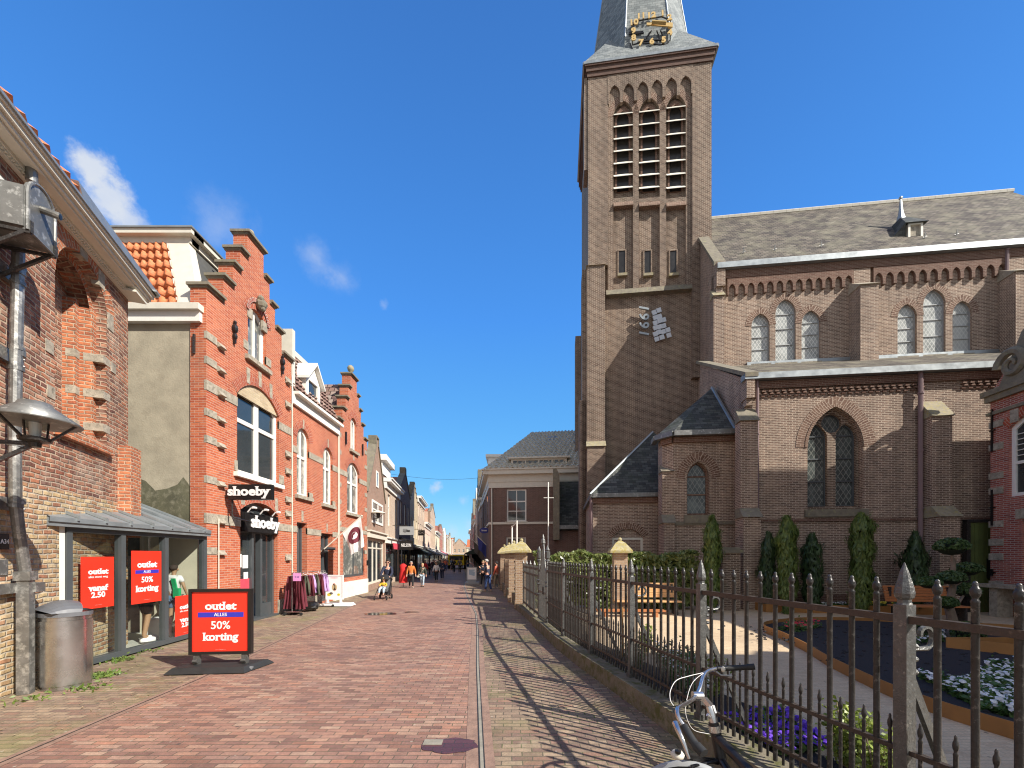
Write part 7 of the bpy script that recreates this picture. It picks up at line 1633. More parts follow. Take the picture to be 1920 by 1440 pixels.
wd = [G(1800, 1222, .3), G(1920, 1222, .3), G(1925, 1262, .1), G(1830, 1240, .2)]
m = MB(); a_, b_, c_2 = V((9.0, 8.4, .3)), V((11.5, 8.3, .32)), V((9.6, 6.6, .3)); m.bar(a_-V((0, 0, .1)), b_-V((0, 0, .1)), .02, .22); m.bar(a_-V((0, 0, .1)), c_2+V((1.6, -.6, -.1)), .02, .22); tag(obj('corten_edging', m, M['corten'], loc=(9, 8, 0)), 'short rust coloured steel wedge standing inside the large bed', 'edging')
# wall bed
q0, q1 = A0.pt(A0.A(1400), 0, .25), A0.pt(A0.A(1712), 0, .25); wb = [(q0.x, q0.y), (q1.x, q1.y), (q1.x-.1, q1.y-1.05), (q0.x, q0.y-1.0)]
struct('planting_bed', flat(wb, .22), M['soil']); m = strip([wb[0], wb[3], wb[2], wb[1]], -.006, .006, 0, .28); tag(obj('corten_edging', m, M['corten'], loc=(q0.x, q0.y, 0)), 'straight rust coloured steel edging below the church wall', 'edging')
fb = [(x+.16, y) for x, y in FP[:9]]+[(1.5, 11.6), (2.0, 8.9), (2.5, 7.2), (2.95, 5.8), (3.35, 4.5), (3.75, 2.9), (4.1, .6)]
struct('planting_bed', flat(fb, .05), M['soil'])
def flowers(name, label, cat, region, n, r, mat, leafn, z0, hh, seed, fr_h=.0, leafmat_='herb', lsize=.05):
    """region(rng)->(x,y)"""
    rg = random.Random(seed); t = tag(thing(name, label, cat, (*region(rg), 0)), None, None); m = MB()
    def s(q): x, y = region(q); return V((x, y, z0+abs(q.gauss(0, hh*.5)))), V((0, 0, 1))
    leaves(m, s, leafn, lsize, rg, 1.6); f = obj('leaves', m, M[leafmat_], t); m = MB()
    for i in range(n):
        x, y = region(rg); z = z0+hh*rg.uniform(.5, 1.2); a = V((rg.gauss(0, .35), rg.gauss(0, .35)-.25, 1)).normalized(); u = a.orthogonal().normalized(); w = a.cross(u); c = V((x, y, z)); rr = r*rg.uniform(.7, 1.15)
        k = len(m.v); m.v += [c+(u*math.cos(j*1.047)+w*math.sin(j*1.047))*rr for j in range(6)]+[c+a*rr*.5]; 
        for j in range(6): m.f.append((k+j, k+(j+1) % 6, k+6)); m.uv.append([(0, 0), (1, 0), (.5, 1)])
    o = obj('blooms', m, M[mat], t); f['kind'] = 'stuff'; o['kind'] = 'stuff'; return t
def quadreg(p):
    p = [V(q) for q in p]
    def f(r):
        u, v = r.random(), r.random(); q = (p[0].lerp(p[1], u)).lerp(p[3].lerp(p[2], u), v); return q.x, q.y
    return f
def poly_px(pts, z=.1): return quadreg([G(x, y, z)[:2] for x, y in pts])
flowers('daisy_patch', 'patch of white daisies in the large dark bed, at the right edge', 'flowers', poly_px([(1715, 1262), (1925, 1290), (1925, 1345), (1840, 1325)], .15), 190, .036, 'petal_white', 1900, .1, .13, 11)
flowers('daisy_patch', 'white daisies behind, where the large bed meets the thick twisted trunk', 'flowers', poly_px([(1700, 1190), (1770, 1186), (1770, 1200), (1715, 1205)], .15), 70, .045, 'petal_white', 400, .1, .14, 12)
flowers('daisy_patch', 'far row of white daisies in the top right of the large bed', 'flowers', poly_px([(1850, 1245), (1925, 1240), (1925, 1290), (1800, 1290)], .15), 110, .036, 'petal_white', 900, .1, .13, 19)
flowers('pansy_patch', 'purple pansies with green leaves just inside the railing', 'flowers', poly_px([(1350, 1345), (1470, 1330), (1560, 1400), (1470, 1415)], .08), 330, .032, 'petal_purple', 900, .05, .09, 13)
flowers('white_flower_patch', 'small white flowers and greenery behind the middle of the railing', 'flowers', poly_px([(1225, 1225), (1300, 1230), (1335, 1330), (1290, 1320)], .08), 150, .02, 'petal_white', 1500, .05, .28, 14)
flowers('yellow_flower_patch', 'yellow flowers in the rust edged bed under the church wall', 'flowers', quadreg([(q0.x+3.1, q0.y-1.15), (q0.x+4.6, q0.y-1.35), (q0.x+4.6, q0.y-.95), (q0.x+3.1, q0.y-.8)]), 130, .045, 'petal_yellow', 400, .24, .12, 15)
flowers('white_flower_patch', 'white flowers left of the yellow ones under the church wall', 'flowers', quadreg([(q0.x+1.9, q0.y-1.0), (q0.x+2.9, q0.y-1.12), (q0.x+2.9, q0.y-.8), (q0.x+1.9, q0.y-.8)]), 60, .035, 'petal_white', 250, .24, .1, 16)
flowers('red_flower_patch', 'red flowers at the pointed far end of the large bed', 'flowers', quadreg([(6.75, 10.4), (7.9, 11.0), (8.3, 10.8), (7.1, 10.0)]), 45, .045, 'petal_red', 500, .1, .16, 17)
def shrub(px, py, Y, w, h, n, lab, seed, mat='bush', leaf=.05):
    b = P(px, py, Y); b.z = .04; r = random.Random(seed); t = thing('leafy_shrub', lab, 'shrub', b); m = MB(); st = MB()
    for k in range(9):
        an = r.uniform(0, 6.28); top = b+V((w*.5*math.cos(an)*r.random()**.5, w*.5*math.sin(an)*r.random()**.5, h*r.uniform(.55, 1))); st.tube([b, top], [.012, .005], 4)
        def s(q, top=top): 
            f = q.random()**.6; p = b.lerp(top, f); return p+V((q.gauss(0, .045), q.gauss(0, .045), q.gauss(0, .03))), None
        leaves(m, s, n//9, leaf, r, 1.6)
    obj('foliage', m, M[mat], t); obj('stem', st, M['bark'], t)
shrub(1585, 1430, 3.75, .55, .6, 1300, 'bright green shrub with upright shoots right of the purple pansies', 31, leaf=.035)
shrub(1645, 1440, 3.45, .3, .45, 700, 'bright green shrub nearest the big railing post', 35, leaf=.032)
shrub(1343, 1260, 5.6, .25, .6, 400, 'narrow light green shoot behind the railing left of the handlebar', 32, leaf=.04)
shrub(1208, 1215, 8.3, .25, .55, 350, 'small green shrub behind the railing, beside a rust coloured stake', 33, leaf=.045)
shrub(1188, 1240, 6.9, .3, .5, 350, 'dark green low shrub close behind the railing kerb', 34, 'herb', .045)
m = MB(); q = G(1166, 1236); m.tube([(q.x, q.y, 0), (q.x, q.y, 1.0)], .03, 6); tag(obj('corten_stake', m, M['corten'], loc=(q.x, q.y, 0)), 'slim rust coloured stake behind the railing', 'stake')
m = MB()
for (px, py, n_) in ((185, 1268, 260), (215, 1238, 200), (170, 1290, 70), (270, 1222, 60), (60, 1312, 40)):
    q = G(px, py); leaves(m, lambda r: (V((q.x+r.gauss(0, .14), q.y+r.gauss(0, .12), abs(r.gauss(0, .025)))), None), n_, .035, rnd, 2.2)
tag(obj('weeds', m, M['grass'], loc=(-7.5, 6.8, 0)), 'green weeds and grass tufts growing at the foot of the glass shop front', 'weeds', kind='stuff')
# benches
def bench(px, pyseat, Y, w, label, ang, wd='wood'):
    b = P(px, 1042, Y); t = thing('garden_bench', label, 'bench', (b.x, b.y, 0)); f_ = Fr((b.x, b.y), (math.cos(ang), math.sin(ang)))
    m = MB()
    for k in range(5): m.box(f_, -w/2, w/2, .42, .46, -.22+k*.1, -.22+k*.1+.085)
    obj('seat', m, M[wd], t); m = MB()
    for k in range(6): m.box(f_, -w/2, w/2, .54+k*.085, .54+k*.085+.075, -.3-k*.022, -.265-k*.022)
    obj('backrest', m, M[wd], t)
    for s in (-1, 1): m = MB(); m.box(f_, s*w*.42-.03, s*w*.42+.03, 0, .42, -.24, .26); m.box(f_, s*w*.42-.03, s*w*.42+.03, .4, 1.0, -.42, -.3); obj('leg', m, M['iron'], t)
bench(1213, 1123, 14.0, 2.25, 'orange slatted garden bench in the sun in front of the laurel hedge', -.05, 'wood_sunlit')
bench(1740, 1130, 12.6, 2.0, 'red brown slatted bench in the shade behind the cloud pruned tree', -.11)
m = MB(); m.cube((3.9, 13.35, .2), 2.2, .35, .05, -.05); m.cube((3.1, 13.4, .1), .1, .3, .2); m.cube((4.7, 13.3, .1), .1, .3, .2); tag(obj('foot_plank', m, M['wood'], loc=(3.9, 13.35, 0)), 'low wooden plank in front of the orange slatted bench', 'plank')

# ================================================================== bicycle (front half in view), leaning by the railing
bk = thing('bicycle', 'silver and black city bicycle with curved handlebar leaning at the railing', 'bicycle', (1.5, 2.6, 0))
def bp(px, py, Y): return P(px, py, Y)
axF = V((.98, 2.98, .37)); fwd = V((-.86, .45, 0)).normalized(); upv = V((.10, .08, 1)).normalized(); side = fwd.cross(upv).normalized()
# head tube and steerer
hT = bp(1343, 1378, 2.86); sT = bp(1334, 1338, 2.88); cl = bp(1308, 1305, 2.95); hB = bp(1352, 1425, 2.82)
wc = V((hB.x-.34, hB.y+.14, .37))
def ring(c, ax, r, rt, n=40, m_=8):
    ax = ax.normalized(); u = ax.orthogonal().normalized(); w = ax.cross(u); mb = MB(); rows = []
    for i in range(n):
        a = 2*math.pi*i/n; d = u*math.cos(a)+w*math.sin(a); rows.append([c+d*(r+rt*math.cos(b))+ax*rt*math.sin(b) for b in [2*math.pi*j/m_ for j in range(m_)]])
    mb.grid(rows+[rows[0]], True); return mb
fw = V((-.93, .36, 0)).normalized(); ax = V((.34, .93, .12)).normalized()
wcen = bp(1296, 1424, 2.78); wcen = V((wcen.x, wcen.y, wcen.z-.36))
whl = obj('front_wheel', ring(wcen, ax, .33, .022), M['rubber'], bk, True)
obj('rim', ring(wcen, ax, .30, .012), M['chrome'], whl, True)
m = MB(); u_ = ax.orthogonal().normalized(); w_ = ax.cross(u_)
for k in range(18): a = k*2*math.pi/18; m.tube([wcen, wcen+(u_*math.cos(a)+w_*math.sin(a))*.3], .0015, 4)
m.tube([wcen-ax*.05, wcen+ax*.05], .025, 8); obj('spokes', m, M['chrome'], whl)
m = MB(); rows = []; z_ax = UP-ax*UP.dot(ax); z_ax.normalize(); f_ax = ax.cross(z_ax)
if f_ax.dot(fw) < 0: f_ax = -f_ax
for k in range(17):
    a = R(-10+k*9.5); d = f_ax*math.cos(a)+z_ax*math.sin(a); rows.append([wcen+d*(.375-.025*abs(j/2)**1.6)+ax*(.016*j) for j in range(-2, 3)])
m.grid(rows); obj('front_mudguard', m, M['greypaint'], bk, True)
hg = wcen+z_ax*.40; m = MB()
m.tube([hB, hB+(hT-hB)*.5, hT, hT+(sT-hT)*.6], [.038, .038, .036, .033], 14); hdt = obj('head_tube', m, M['black'], bk, True)
m = MB(); m.tube([hT+(sT-hT)*.15, hT+(sT-hT)*.45], .04, 12); m.tube([hT+(sT-hT)*.4, sT, bp(1330, 1325, 2.9)], [.026, .026, .024], 12); m.tube([bp(1338, 1350, 2.87), bp(1326, 1340, 2.87)], .012, 8); stem = obj('stem', m, M['chrome'], bk, True)
m = MB(); a_, b_ = bp(1337, 1338, 2.88), cl
pts = [a_, bp(1333, 1325, 2.90), bp(1322, 1312, 2.93), cl]
for p, q in zip(pts, pts[1:]): m.bar(p, q+(q-p)*.15, .042, .03)
m.tube([cl+V((-.035, .0, .0)), cl+V((.035, .0, .0))], .034, 12); obj('stem_clamp', m, M['chrome'], stem)
def spline(p, n=6):
    p = [V(q) for q in p]; o = []
    for i in range(len(p)-1):
        a, b__, c, d = p[max(i-1, 0)], p[i], p[i+1], p[min(i+2, len(p)-1)]
        for j in range(n): t = j/n; o.append(.5*((2*b__)+(c-a)*t+(2*a-5*b__+4*c-d)*t*t+(3*b__-a-3*c+d)*t**3))
    return o+[p[-1]]
hb = spline([bp(1283, 1362, 2.62), bp(1272, 1345, 2.66), bp(1271, 1328, 2.72), bp(1288, 1318, 2.82), bp(1303, 1307, 2.92), bp(1312, 1292, 2.98), bp(1319, 1268, 3.08), bp(1328, 1258, 3.14), bp(1346, 1253, 3.2)])
m = MB(); m.tube(hb, .0155, 14); hbar = obj('handlebar', m, M['chrome'], bk, True)
m = MB(); m.tube(spline([bp(1362, 1253, 3.2), bp(1385, 1252, 3.18), bp(1400, 1251, 3.15), bp(1415, 1250, 3.12)]), [.021]*13+[.024]*6, 12); obj('grip', m, M['rubber'], hbar, True)
m = MB(); m.tube(spline([bp(1283, 1362, 2.62), bp(1292, 1378, 2.56), bp(1304, 1396, 2.5), bp(1320, 1413, 2.44)]), [.026]*13+[.031]*6, 12); obj('grip', m, M['rubber'], hbar, True)
m = MB(); m.tube([bp(1344, 1254, 3.19), bp(1362, 1253, 3.19)], .022, 12); obj('shifter', m, M['black'], hbar, True)
m = MB(); c = bp(1356, 1255, 3.14); m.ball(c, .017, 8, 1.3); obj('bell', m, M['petal_yellow'] if False else M['cream'], hbar, True)
m = MB(); m.tube([bp(1343, 1259, 3.17), bp(1352, 1266, 3.15), bp(1373, 1267, 3.1)], .006, 6); obj('brake_lever', m, M['greypaint'], hbar, True)
m = MB(); m.tube([bp(1266, 1356, 2.62), bp(1272, 1370, 2.55), bp(1283, 1395, 2.5), bp(1292, 1422, 2.48)], [.02, .018, .014, .011], 10); obj('brake_lever', m, M['chrome'], hbar, True)
m = MB(); m.tube(spline([bp(1340, 1256, 3.18), bp(1315, 1262, 3.1), bp(1290, 1268, 2.9), bp(1268, 1276, 2.8), bp(1257, 1295, 2.75), bp(1257, 1313, 2.7), bp(1263, 1323, 2.68)]), .0025, 6)
m.tube(spline([bp(1325, 1258, 3.14), bp(1300, 1278, 2.95), bp(1288, 1310, 2.85), bp(1286, 1340, 2.8), bp(1300, 1368, 2.82), bp(1330, 1376, 2.85)]), .0018, 6); obj('brake_cable', m, M['paper'], hbar, True)
m = MB(); m.lathe(bp(1270, 1414, 2.72), [(.012, -.03), (.04, -.022), (.046, .0), (.03, .022), (.004, .028)], 14); hl = obj('headlight', m, M['cream'], bk, True)
m = MB(); m.lathe(bp(1270, 1412, 2.70)+V((0, -.01, .012)), [(.018, -.01), (.022, .01), (.004, .016)], 10); obj('headlight_button', m, M['black'], hl)
m = MB(); m.bar(bp(1275, 1416, 2.75), hB, .012); m.bar(bp(1290, 1418, 2.74), bp(1345, 1430, 2.8), .03, .02); obj('lamp_bracket', m, M['black'], bk)
# frame tubes towards the viewer
m = MB(); m.tube([hT+V((.0, 0, -.01)), bp(1400, 1440, 2.55), bp(1460, 1500, 2.3), V((1.75, 1.75, .62))], .032, 14); m.tube([hB, bp(1385, 1480, 2.5), V((1.62, 1.95, .32))], .028, 14); fr_b = obj('frame', m, M['black'], bk, True)
m = MB(); 
for s in (-1, 1): m.tube([hB, wcen+z_ax*.37+ax*.05*s, wcen+ax*.055*s], .013, 8)
obj('fork', m, M['black'], bk, True)
rw = V((1.95, 1.35, .37)); rwl = obj('rear_wheel', ring(rw, ax, .33, .022), M['rubber'], bk, True); obj('rim', ring(rw, ax, .3, .012), M['chrome'], rwl, True)
m = MB(); bb = V((1.62, 1.95, .32)); m.tube([bb, V((1.85, 1.72, .95))], .018, 10); m.tube([bb, rw], .012, 8); m.tube([V((1.78, 1.8, .75)), rw], .011, 8); m.tube([bb-ax*.1, bb+ax*.1], .03, 10); m.bar(bb+ax*.1, bb+ax*.1+V((.1, -.05, -.15)), .02); m.bar(bb-ax*.1, bb-ax*.1-V((.1, -.05, -.15)), .02); obj('rear_frame', m, M['black'], bk, True)
m = MB(); sc = V((1.87, 1.7, 1.0)); m.lathe(sc, [(.02, -.04), (.11, -.02), (.12, .0), (.09, .03), (.001, .035)], 14, 1.2, .8); obj('saddle', m, M['rubber'], bk, True)

m = MB(); rg = random.Random(77)
for i in range(420):
    if i < 150: x, y = rg.uniform(-6.9, -5.0), rg.uniform(3.8, 9)
    elif i < 300:
        t = rg.random(); q = lerp2(FP[3], FP[8], t); x, y = q[0]-.24-abs(rg.gauss(0, .08)), q[1]
    else: x, y = rg.uniform(-4.6, -.6), rg.uniform(3.9, 13)
    p = V((x, y, .012)); a = rg.uniform(0, 6.28); u = V((math.cos(a), math.sin(a), rg.uniform(-.2, .3)))*rg.uniform(.008, .022); w = V((-math.sin(a), math.cos(a), rg.uniform(0, .3)))*rg.uniform(.005, .012)
    m.face([p-u, p+w, p+u, p-w])
M['litter'] = leafmat('dry_leaf_litter', (.2, .12, .05), (.5, .4, .25), .1, .9)
tag(obj('leaf_litter', m, M['litter'], loc=(0, 5, 0)), 'dry leaf crumbs and bits scattered over the street bricks and along the kerb', 'litter', kind='stuff')
m = MB()
for i in range(900):
    x, y = rg.uniform(5.6, 13), rg.uniform(2.8, 11); p = V((x, y, .105)); s_ = rg.uniform(.015, .05); m.lathe((x, y, .095), [(s_, 0), (s_*.8, s_*.5), (.001, s_*.8)], 5, 1, rg.uniform(.6, 1.2), rg.uniform(0, 3))
tag(obj('soil_clods', m, M['soil'], loc=(8, 6, 0)), 'lumps of dark soil and bark over the large planting bed', 'soil', kind='stuff')
# ================================================================== street things
# pavement sign
def pavement_sign(px0, px1, py0, py1, Y, label, ang=0.0):
    x0, x1 = P(px0, 0, Y).x, P(px1, 0, Y).x; z1, z0 = P(0, py0, Y).z, P(0, py1, Y).z; c = (x0+x1)/2; w = x1-x0
    t = thing('pavement_sign', label, 'pavement sign', (c, Y, 0)); f_ = Fr((c, Y), (math.cos(ang), math.sin(ang))); return t, f_, w, z0, z1
t, f_, w, z0, z1 = pavement_sign(360, 470, 1104, 1226, 7.15, 'big red sale sign with black frame and rubber base on the left pavement', .09)
m = MB(); m.prism(f_, rect(-w/2, w/2, z0, z1), -.045, .045, [rect(-w/2+.05, w/2-.05, z0+.05, z1-.05)], back=True); obj('sign_frame', m, M['black'], t, bevel=.006)
m = MB(); m.box(f_, -w/2+.05, w/2-.05, z0+.05, z1-.05, -.02, .02); obj('sale_sheet', m, M['red'], t)
tm = MB(); bm = MB(); H_ = z1-z0
for (s_, v, sz, sx, bo) in [('outlet', .735, .165, 1.12, .03), ('ALLES', .605, .072, 1.0, .0), ('50%', .44, .17, 1.0, .012), ('korting', .265, .165, 1.05, .03), ('· · · · · · · · ·', .07, .03, 1, 0)]:
    tm.add(text_mb(s_, f_, 0, z0+H_*v, .024, sz*H_, .003, bold=bo, sx=sx))
bm.box(f_, -w*.36, w*.37, z0+H_*.568, z0+H_*.642, .02, .0235); obj('blue_bar', bm, M['blue'], t); obj('lettering', tm, M['printwhite'], t)
m = MB(); bs = [(-.78, .34), (.62, .34), (.8, -.34), (-.6, -.34)]
m.hexa([f_.pt(a*.92, .015, d) for a, d in bs]+[f_.pt(a*.82, .10, d*.75) for a, d in bs]); obj('rubber_base', m, M['rubber'], t, bevel=.02)
m = MB()
for x in (-.4, .4): m.box(f_, x-.05, x+.05, .09, z0+.01, -.03, .03); m.tube([f_.pt(x-.04, .16, .05), f_.pt(x+.04, .16, .05)], .03, 10)
obj('sign_foot', m, M['galv'], t); m = MB()
for d in (-.25, .15): m.tube([f_.pt(.55, .04, d), f_.pt(.6, .04, d)], .04, 12)
obj('wheel', m, M['greyfab'], t)
# white picture stand by the clothes rail
t, f_, w, z0, z1 = pavement_sign(610, 644, 1078, 1124, 16.2, 'white pavement stand with a pale picture poster beside the clothes rail', 0)
m = MB(); m.prism(f_, rect(-w/2, w/2, z0, z1), -.03, .03, [rect(-w/2+.05, w/2-.05, z0+.05, z1-.05)], back=True); obj('sign_frame', m, M['whitecap'], t); m = MB(); m.box(f_, -w/2+.05, w/2-.05, z0+.05, z1-.05, -.02, .02); sh_ = obj('picture_sheet', m, M['paper'], t)
r_ = random.Random(3)
for (mat, pts) in (('petal_red', [(0, .88, .16, .012)]), ('blond', [(-.02, .5, .07, .13), (.06, .5, .05, .12)]), ('skin', [(.0, .62, .045, .05), (.02, .4, .05, .06)]), ('brownwool', [(-.12, .25, .07, .05)]), ('petal_yellow', [(-.2, .2, .08, .06), (.18, .2, .06, .05)])):
    m = MB()
    for (a, v, rx, rz_) in pts: z = z0+(z1-z0)*v; m.prism(f_, [(a+rx*math.cos(i*.524), z+rz_*math.sin(i*.524)) for i in range(12)], .02, .024)
    obj('printed_shape', m, M[mat], t)
m = MB(); m.hexa([f_.pt(a, .02, d) for a, d in ((-.5, -.3), (.75, -.3), (.75, .3), (-.5, .3))]+[f_.pt(a*.9, .11, d*.8) for a, d in ((-.5, -.3), (.75, -.3), (.75, .3), (-.5, .3))]); m.box(f_, -.3, -.22, .1, z0, -.03, .03); m.box(f_, .22, .3, .1, z0, -.03, .03); obj('base', m, M['whitecap'], t, bevel=.02)
# far sandwich board on the right
t, f_, w, z0, z1 = pavement_sign(875, 894, 1063, 1088, 28.5, 'blue and white sandwich board standing in the shade on the right pavement', .05)
m = MB(); m.prism(f_, rect(-w/2, w/2, z0, z1), -.04, .04, [rect(-w/2+.06, w/2-.06, z0+.06, z1-.06)], back=True); m.box(f_, -w*.6, w*.7, 0, .16, -.35, .35); m.box(f_, -.3, .3, .1, z0, -.03, .03); obj('sign_frame', m, M['greypaint'], t)
m = MB(); m.box(f_, -w/2+.06, w/2-.06, z0+.06, z1-.06, -.02, .02); obj('picture_sheet', m, M['paper'], t); m = MB(); m.prism(f_, [(-.2, z0+.4), (.2, z0+.3), (.22, z0+.6), (-.2, z0+.7)], .02, .025); m.box(f_, -.2, .2, z1-.28, z1-.18, .02, .025); obj('printed_shape', m, M['lightdenim'], t)
# clothes rail with garments
rk = thing('clothes_rail', 'chrome clothes rail on wheels outside the brick shop with the black name sign', 'clothes rail', (-7.35, 15, 0)); FRK = Fr((-7.35, 13.55), (.02, 1)); FRK.n = V((1, 0)); LR = 2.3
m = MB(); zt = 1.42
for a in (0, LR): m.tube([FRK.pt(a, .12, 0), FRK.pt(a, zt, 0)], .016, 8); m.tube([FRK.pt(a, .12, -.25), FRK.pt(a, .12, .3)], .016, 8)
m.tube([FRK.pt(0, zt, 0), FRK.pt(LR, zt, 0)], .016, 8); m.tube([FRK.pt(0, .12, 0), FRK.pt(LR, .12, 0)], .014, 8); obj('rail_frame', m, M['chrome'], rk)
for a in (0, LR):
    for d in (-.25, .3): m = MB(); m.tube([FRK.pt(a-.02, .05, d), FRK.pt(a+.02, .05, d)], .05, 10); obj('castor', m, M['rubber'], rk)
def garment(a, w, L, mat, kind, label, d=0.0):
    z = zt-.06; g_ = thing(kind, label, 'trousers' if 'trousers' in kind else 'garment', FRK.pt(a, 0, d), 'garments on the clothes rail'); f2 = Fr(FRK.pt(a, 0, d)[:2], (1, .05+rnd.uniform(-.2, .2))); n = 10
    def cloth(x0, x1, x2, x3, z0, z1, s):
        rows = []
        for j in range(7):
            t = j/6; A, B = x0+(x2-x0)*t, x1+(x3-x1)*t; rows.append([f2.pt(A+(B-A)*i/n, z1+(z0-z1)*t, .05*math.sin(i*1.9+s+t*2)*(0.3+t)+.02*math.sin(i*4+j)) for i in range(n+1)])
        return rows
    m = MB()
    if kind == 'trousers':
        m.grid(cloth(-w*.4, .0, -w*.62, -.03, z-L, z-.05, a)); m.grid(cloth(0, w*.4, .03, w*.62, z-L, z-.05, a+2)); m.grid([[p+V((0, .06, 0)) for p in r] for r in cloth(-w*.4, w*.4, -w*.5, w*.5, z-L+.15, z-.05, a+1)])
    else: m.grid(cloth(-w*.25, w*.25, -w*.5, w*.5, z-L, z-.06, a)); m.grid([[p+V((0, .05, 0)) for p in r] for r in cloth(-w*.25, w*.25, -w*.5, w*.5, z-L, z-.06, a+3)])
    obj('cloth', m, M[mat], g_, True); m = MB(); m.tube([f2.pt(-w*.3, z-.05, 0), f2.pt(0, z, 0), f2.pt(w*.3, z-.05, 0)], .008, 5); m.tube([f2.pt(0, z, 0), f2.pt(0, z+.08, 0)], .005, 5); obj('hanger', m, M['paper'], g_)
garment(.05, .62, 1.15, 'maroon', 'trousers', 'wide maroon trousers hanging at the near end of the clothes rail', .05)
garment(.35, .6, 1.1, 'maroon', 'trousers', 'second pair of maroon trousers, just behind the nearest pair on the rail', -.02)
for i, (a, mat, L, kd, lab) in enumerate([(.7, 'olive', .75, 'blouse', 'dark green patterned top next to the maroon trousers'), (.95, 'maroon', .8, 'blouse', 'maroon top between the dark green and violet tops'), (1.2, 'violet', .7, 'blouse', 'violet top in the middle of the clothes rail'), (1.45, 'olive', .8, 'blouse', 'dark green top right of the middle violet one'), (1.7, 'maroon', .85, 'blouse', 'maroon top near the far end of the rail'), (1.95, 'violet', .7, 'blouse', 'violet top second from the far end of the rail'), (2.2, 'violet', .75, 'blouse', 'violet top hanging at the far end of the rail')]):
    garment(a, .5, L, mat, kd, lab, .03*math.sin(i*2))
m = MB(); q = P(557, 1082, 13.4); m.cube((q.x, q.y, q.z), .26, .012, .26); t = thing('price_card', 'pink price card hanging at the near end of the clothes rail', 'price card', q); obj('card', m, M['pink'], t); f2 = Fr((q.x, q.y-.007), (1, 0)); obj('lettering', text_mb('2.50', f2, 0, q.z, 0, .09, .002), M['signblue'], t)
for i, (x, y, r, lab) in enumerate(((-7.45, 13.9, .2, 'shiny black rubbish bag nearest the wheels of the clothes rail'), (-7.3, 14.7, .24, 'larger shiny black bag under the clothes rail'))):
    m = MB(); n = 12; rg = random.Random(i); rows = []
    for a in range(8):
        th_ = math.pi*a/7; rows.append([V((x, y, r*.75))+V((r*1.2*math.sin(th_)*math.cos(f)*(1+.12*math.sin(3*f+a)), r*1.5*math.sin(th_)*math.sin(f)*(1+.1*math.cos(5*f+a)), -r*.75*math.cos(th_))) for f in [2*math.pi*j/n for j in range(n)]])
    m.grid(rows, True); tag(obj('rubbish_bag', m, M['black'], loc=(x, y, 0)), lab, 'bag', 'black bags under the clothes rail')
# flag on slanted pole
fl = thing('wall_flag', 'white flag with dark emblem on a slanted white pole fixed to the brick front', 'flag', (-7.9, 16.9, 2.1)); pb, pt_ = V((-7.93, 16.85, 2.17)), V((-6.32, 17.05, 3.68))
m = MB(); m.tube([pb, pt_], .025, 8); m.ball(pt_, .04, 6); obj('flagpole', m, M['cream'], fl, True)
m = MB(); m.tube([pb-V((.02, 0, .1)), pb+V((.12, 0, .1))], .04, 8); obj('pole_holder', m, M['black'], fl)
dn = (pt_-pb).normalized(); A_ = pb+dn*1.15; Bq = pt_-dn*.05; rows = []
for j in range(15):
    t = j/14; row = []
    for i in range(13):
        s = i/12; top = A_.lerp(Bq, s); drop = V((.42*t, -.1*t, -1.25*t*(.75+.25*s))); fold = .09*math.sin(s*9+t*3)*t+.05*math.sin(s*17+t*5)*t
        sx_ = (1-.28*t); p = V((A_.x+(top.x-A_.x)*sx_, top.y, top.z))+drop; row.append(p+V((.2*fold, fold, .0)))
    rows.append(row)
m = MB(); m.grid(rows); fo = obj('flag_cloth', m, M['whitecap'], fl, True)
m = MB()
def fpt(s, t): 
    i, j = s*12, t*14; i0, j0 = min(11, int(i)), min(13, int(j)); a, b = i-i0, j-j0; return rows[j0][i0].lerp(rows[j0][i0+1], a).lerp(rows[j0+1][i0].lerp(rows[j0+1][i0+1], a), b)
for sgn in (-1, 1):
    rr = [[fpt(.5+q*math.cos(f)*.36, .42+q*math.sin(f)*.27)+V((0, .012*sgn, 0)) for f in [2*math.pi*k/24 for k in range(25)]] for q in (.45, .7, 1.0)]; m.grid(rr)
    rr = [[fpt(.5+q*math.cos(f)*.36, .42+q*math.sin(f)*.27)+V((0, .014*sgn, 0)) for f in [2*math.pi*k/8*.5+2.5 for k in range(9)]] for q in (.1, .4)]; m.grid(rr)
obj('emblem', m, M['brownwool'] if False else M['maroon'], fo)
m = MB(); q = V((-7.35, 18.6, 0)); m.cube((-7.7, 21.6, 1.62), .08, .08, .28); tag(obj('wall_box', m, M['black'], loc=(-7.7, 21.6, 1.5)), 'small black box fixed beside the large shop window', 'wall box')
# second street lamp on arm
q = P(709, 962, 23.5); t = thing('wall_lamp', 'cone shaded street lamp on a thin arm in front of the brown gabled house', 'street lamp', (q.x, q.y, 0)); m = MB(); m.lathe((q.x, q.y, 0), [(.42, q.z+.0), (.4, q.z+.03), (.1, q.z+.14), (.001, q.z+.17)], 16); obj('lamp_shade', m, M['cream'], t, True)
m = MB(); m.lathe((q.x, q.y, 0), [(.04, q.z-.3), (.09, q.z-.26), (.12, q.z)], 8); m.tube([(q.x, q.y, q.z-.3), (-8.1, q.y, q.z-.35)], .02, 6); m.tube([(q.x, q.y, q.z-.3), (q.x-.38, q.y, q.z+.0)], .012, 5); m.tube([(q.x, q.y, q.z-.3), (q.x+.38, q.y, q.z+.0)], .012, 5); obj('lantern', m, M['iron'], t)
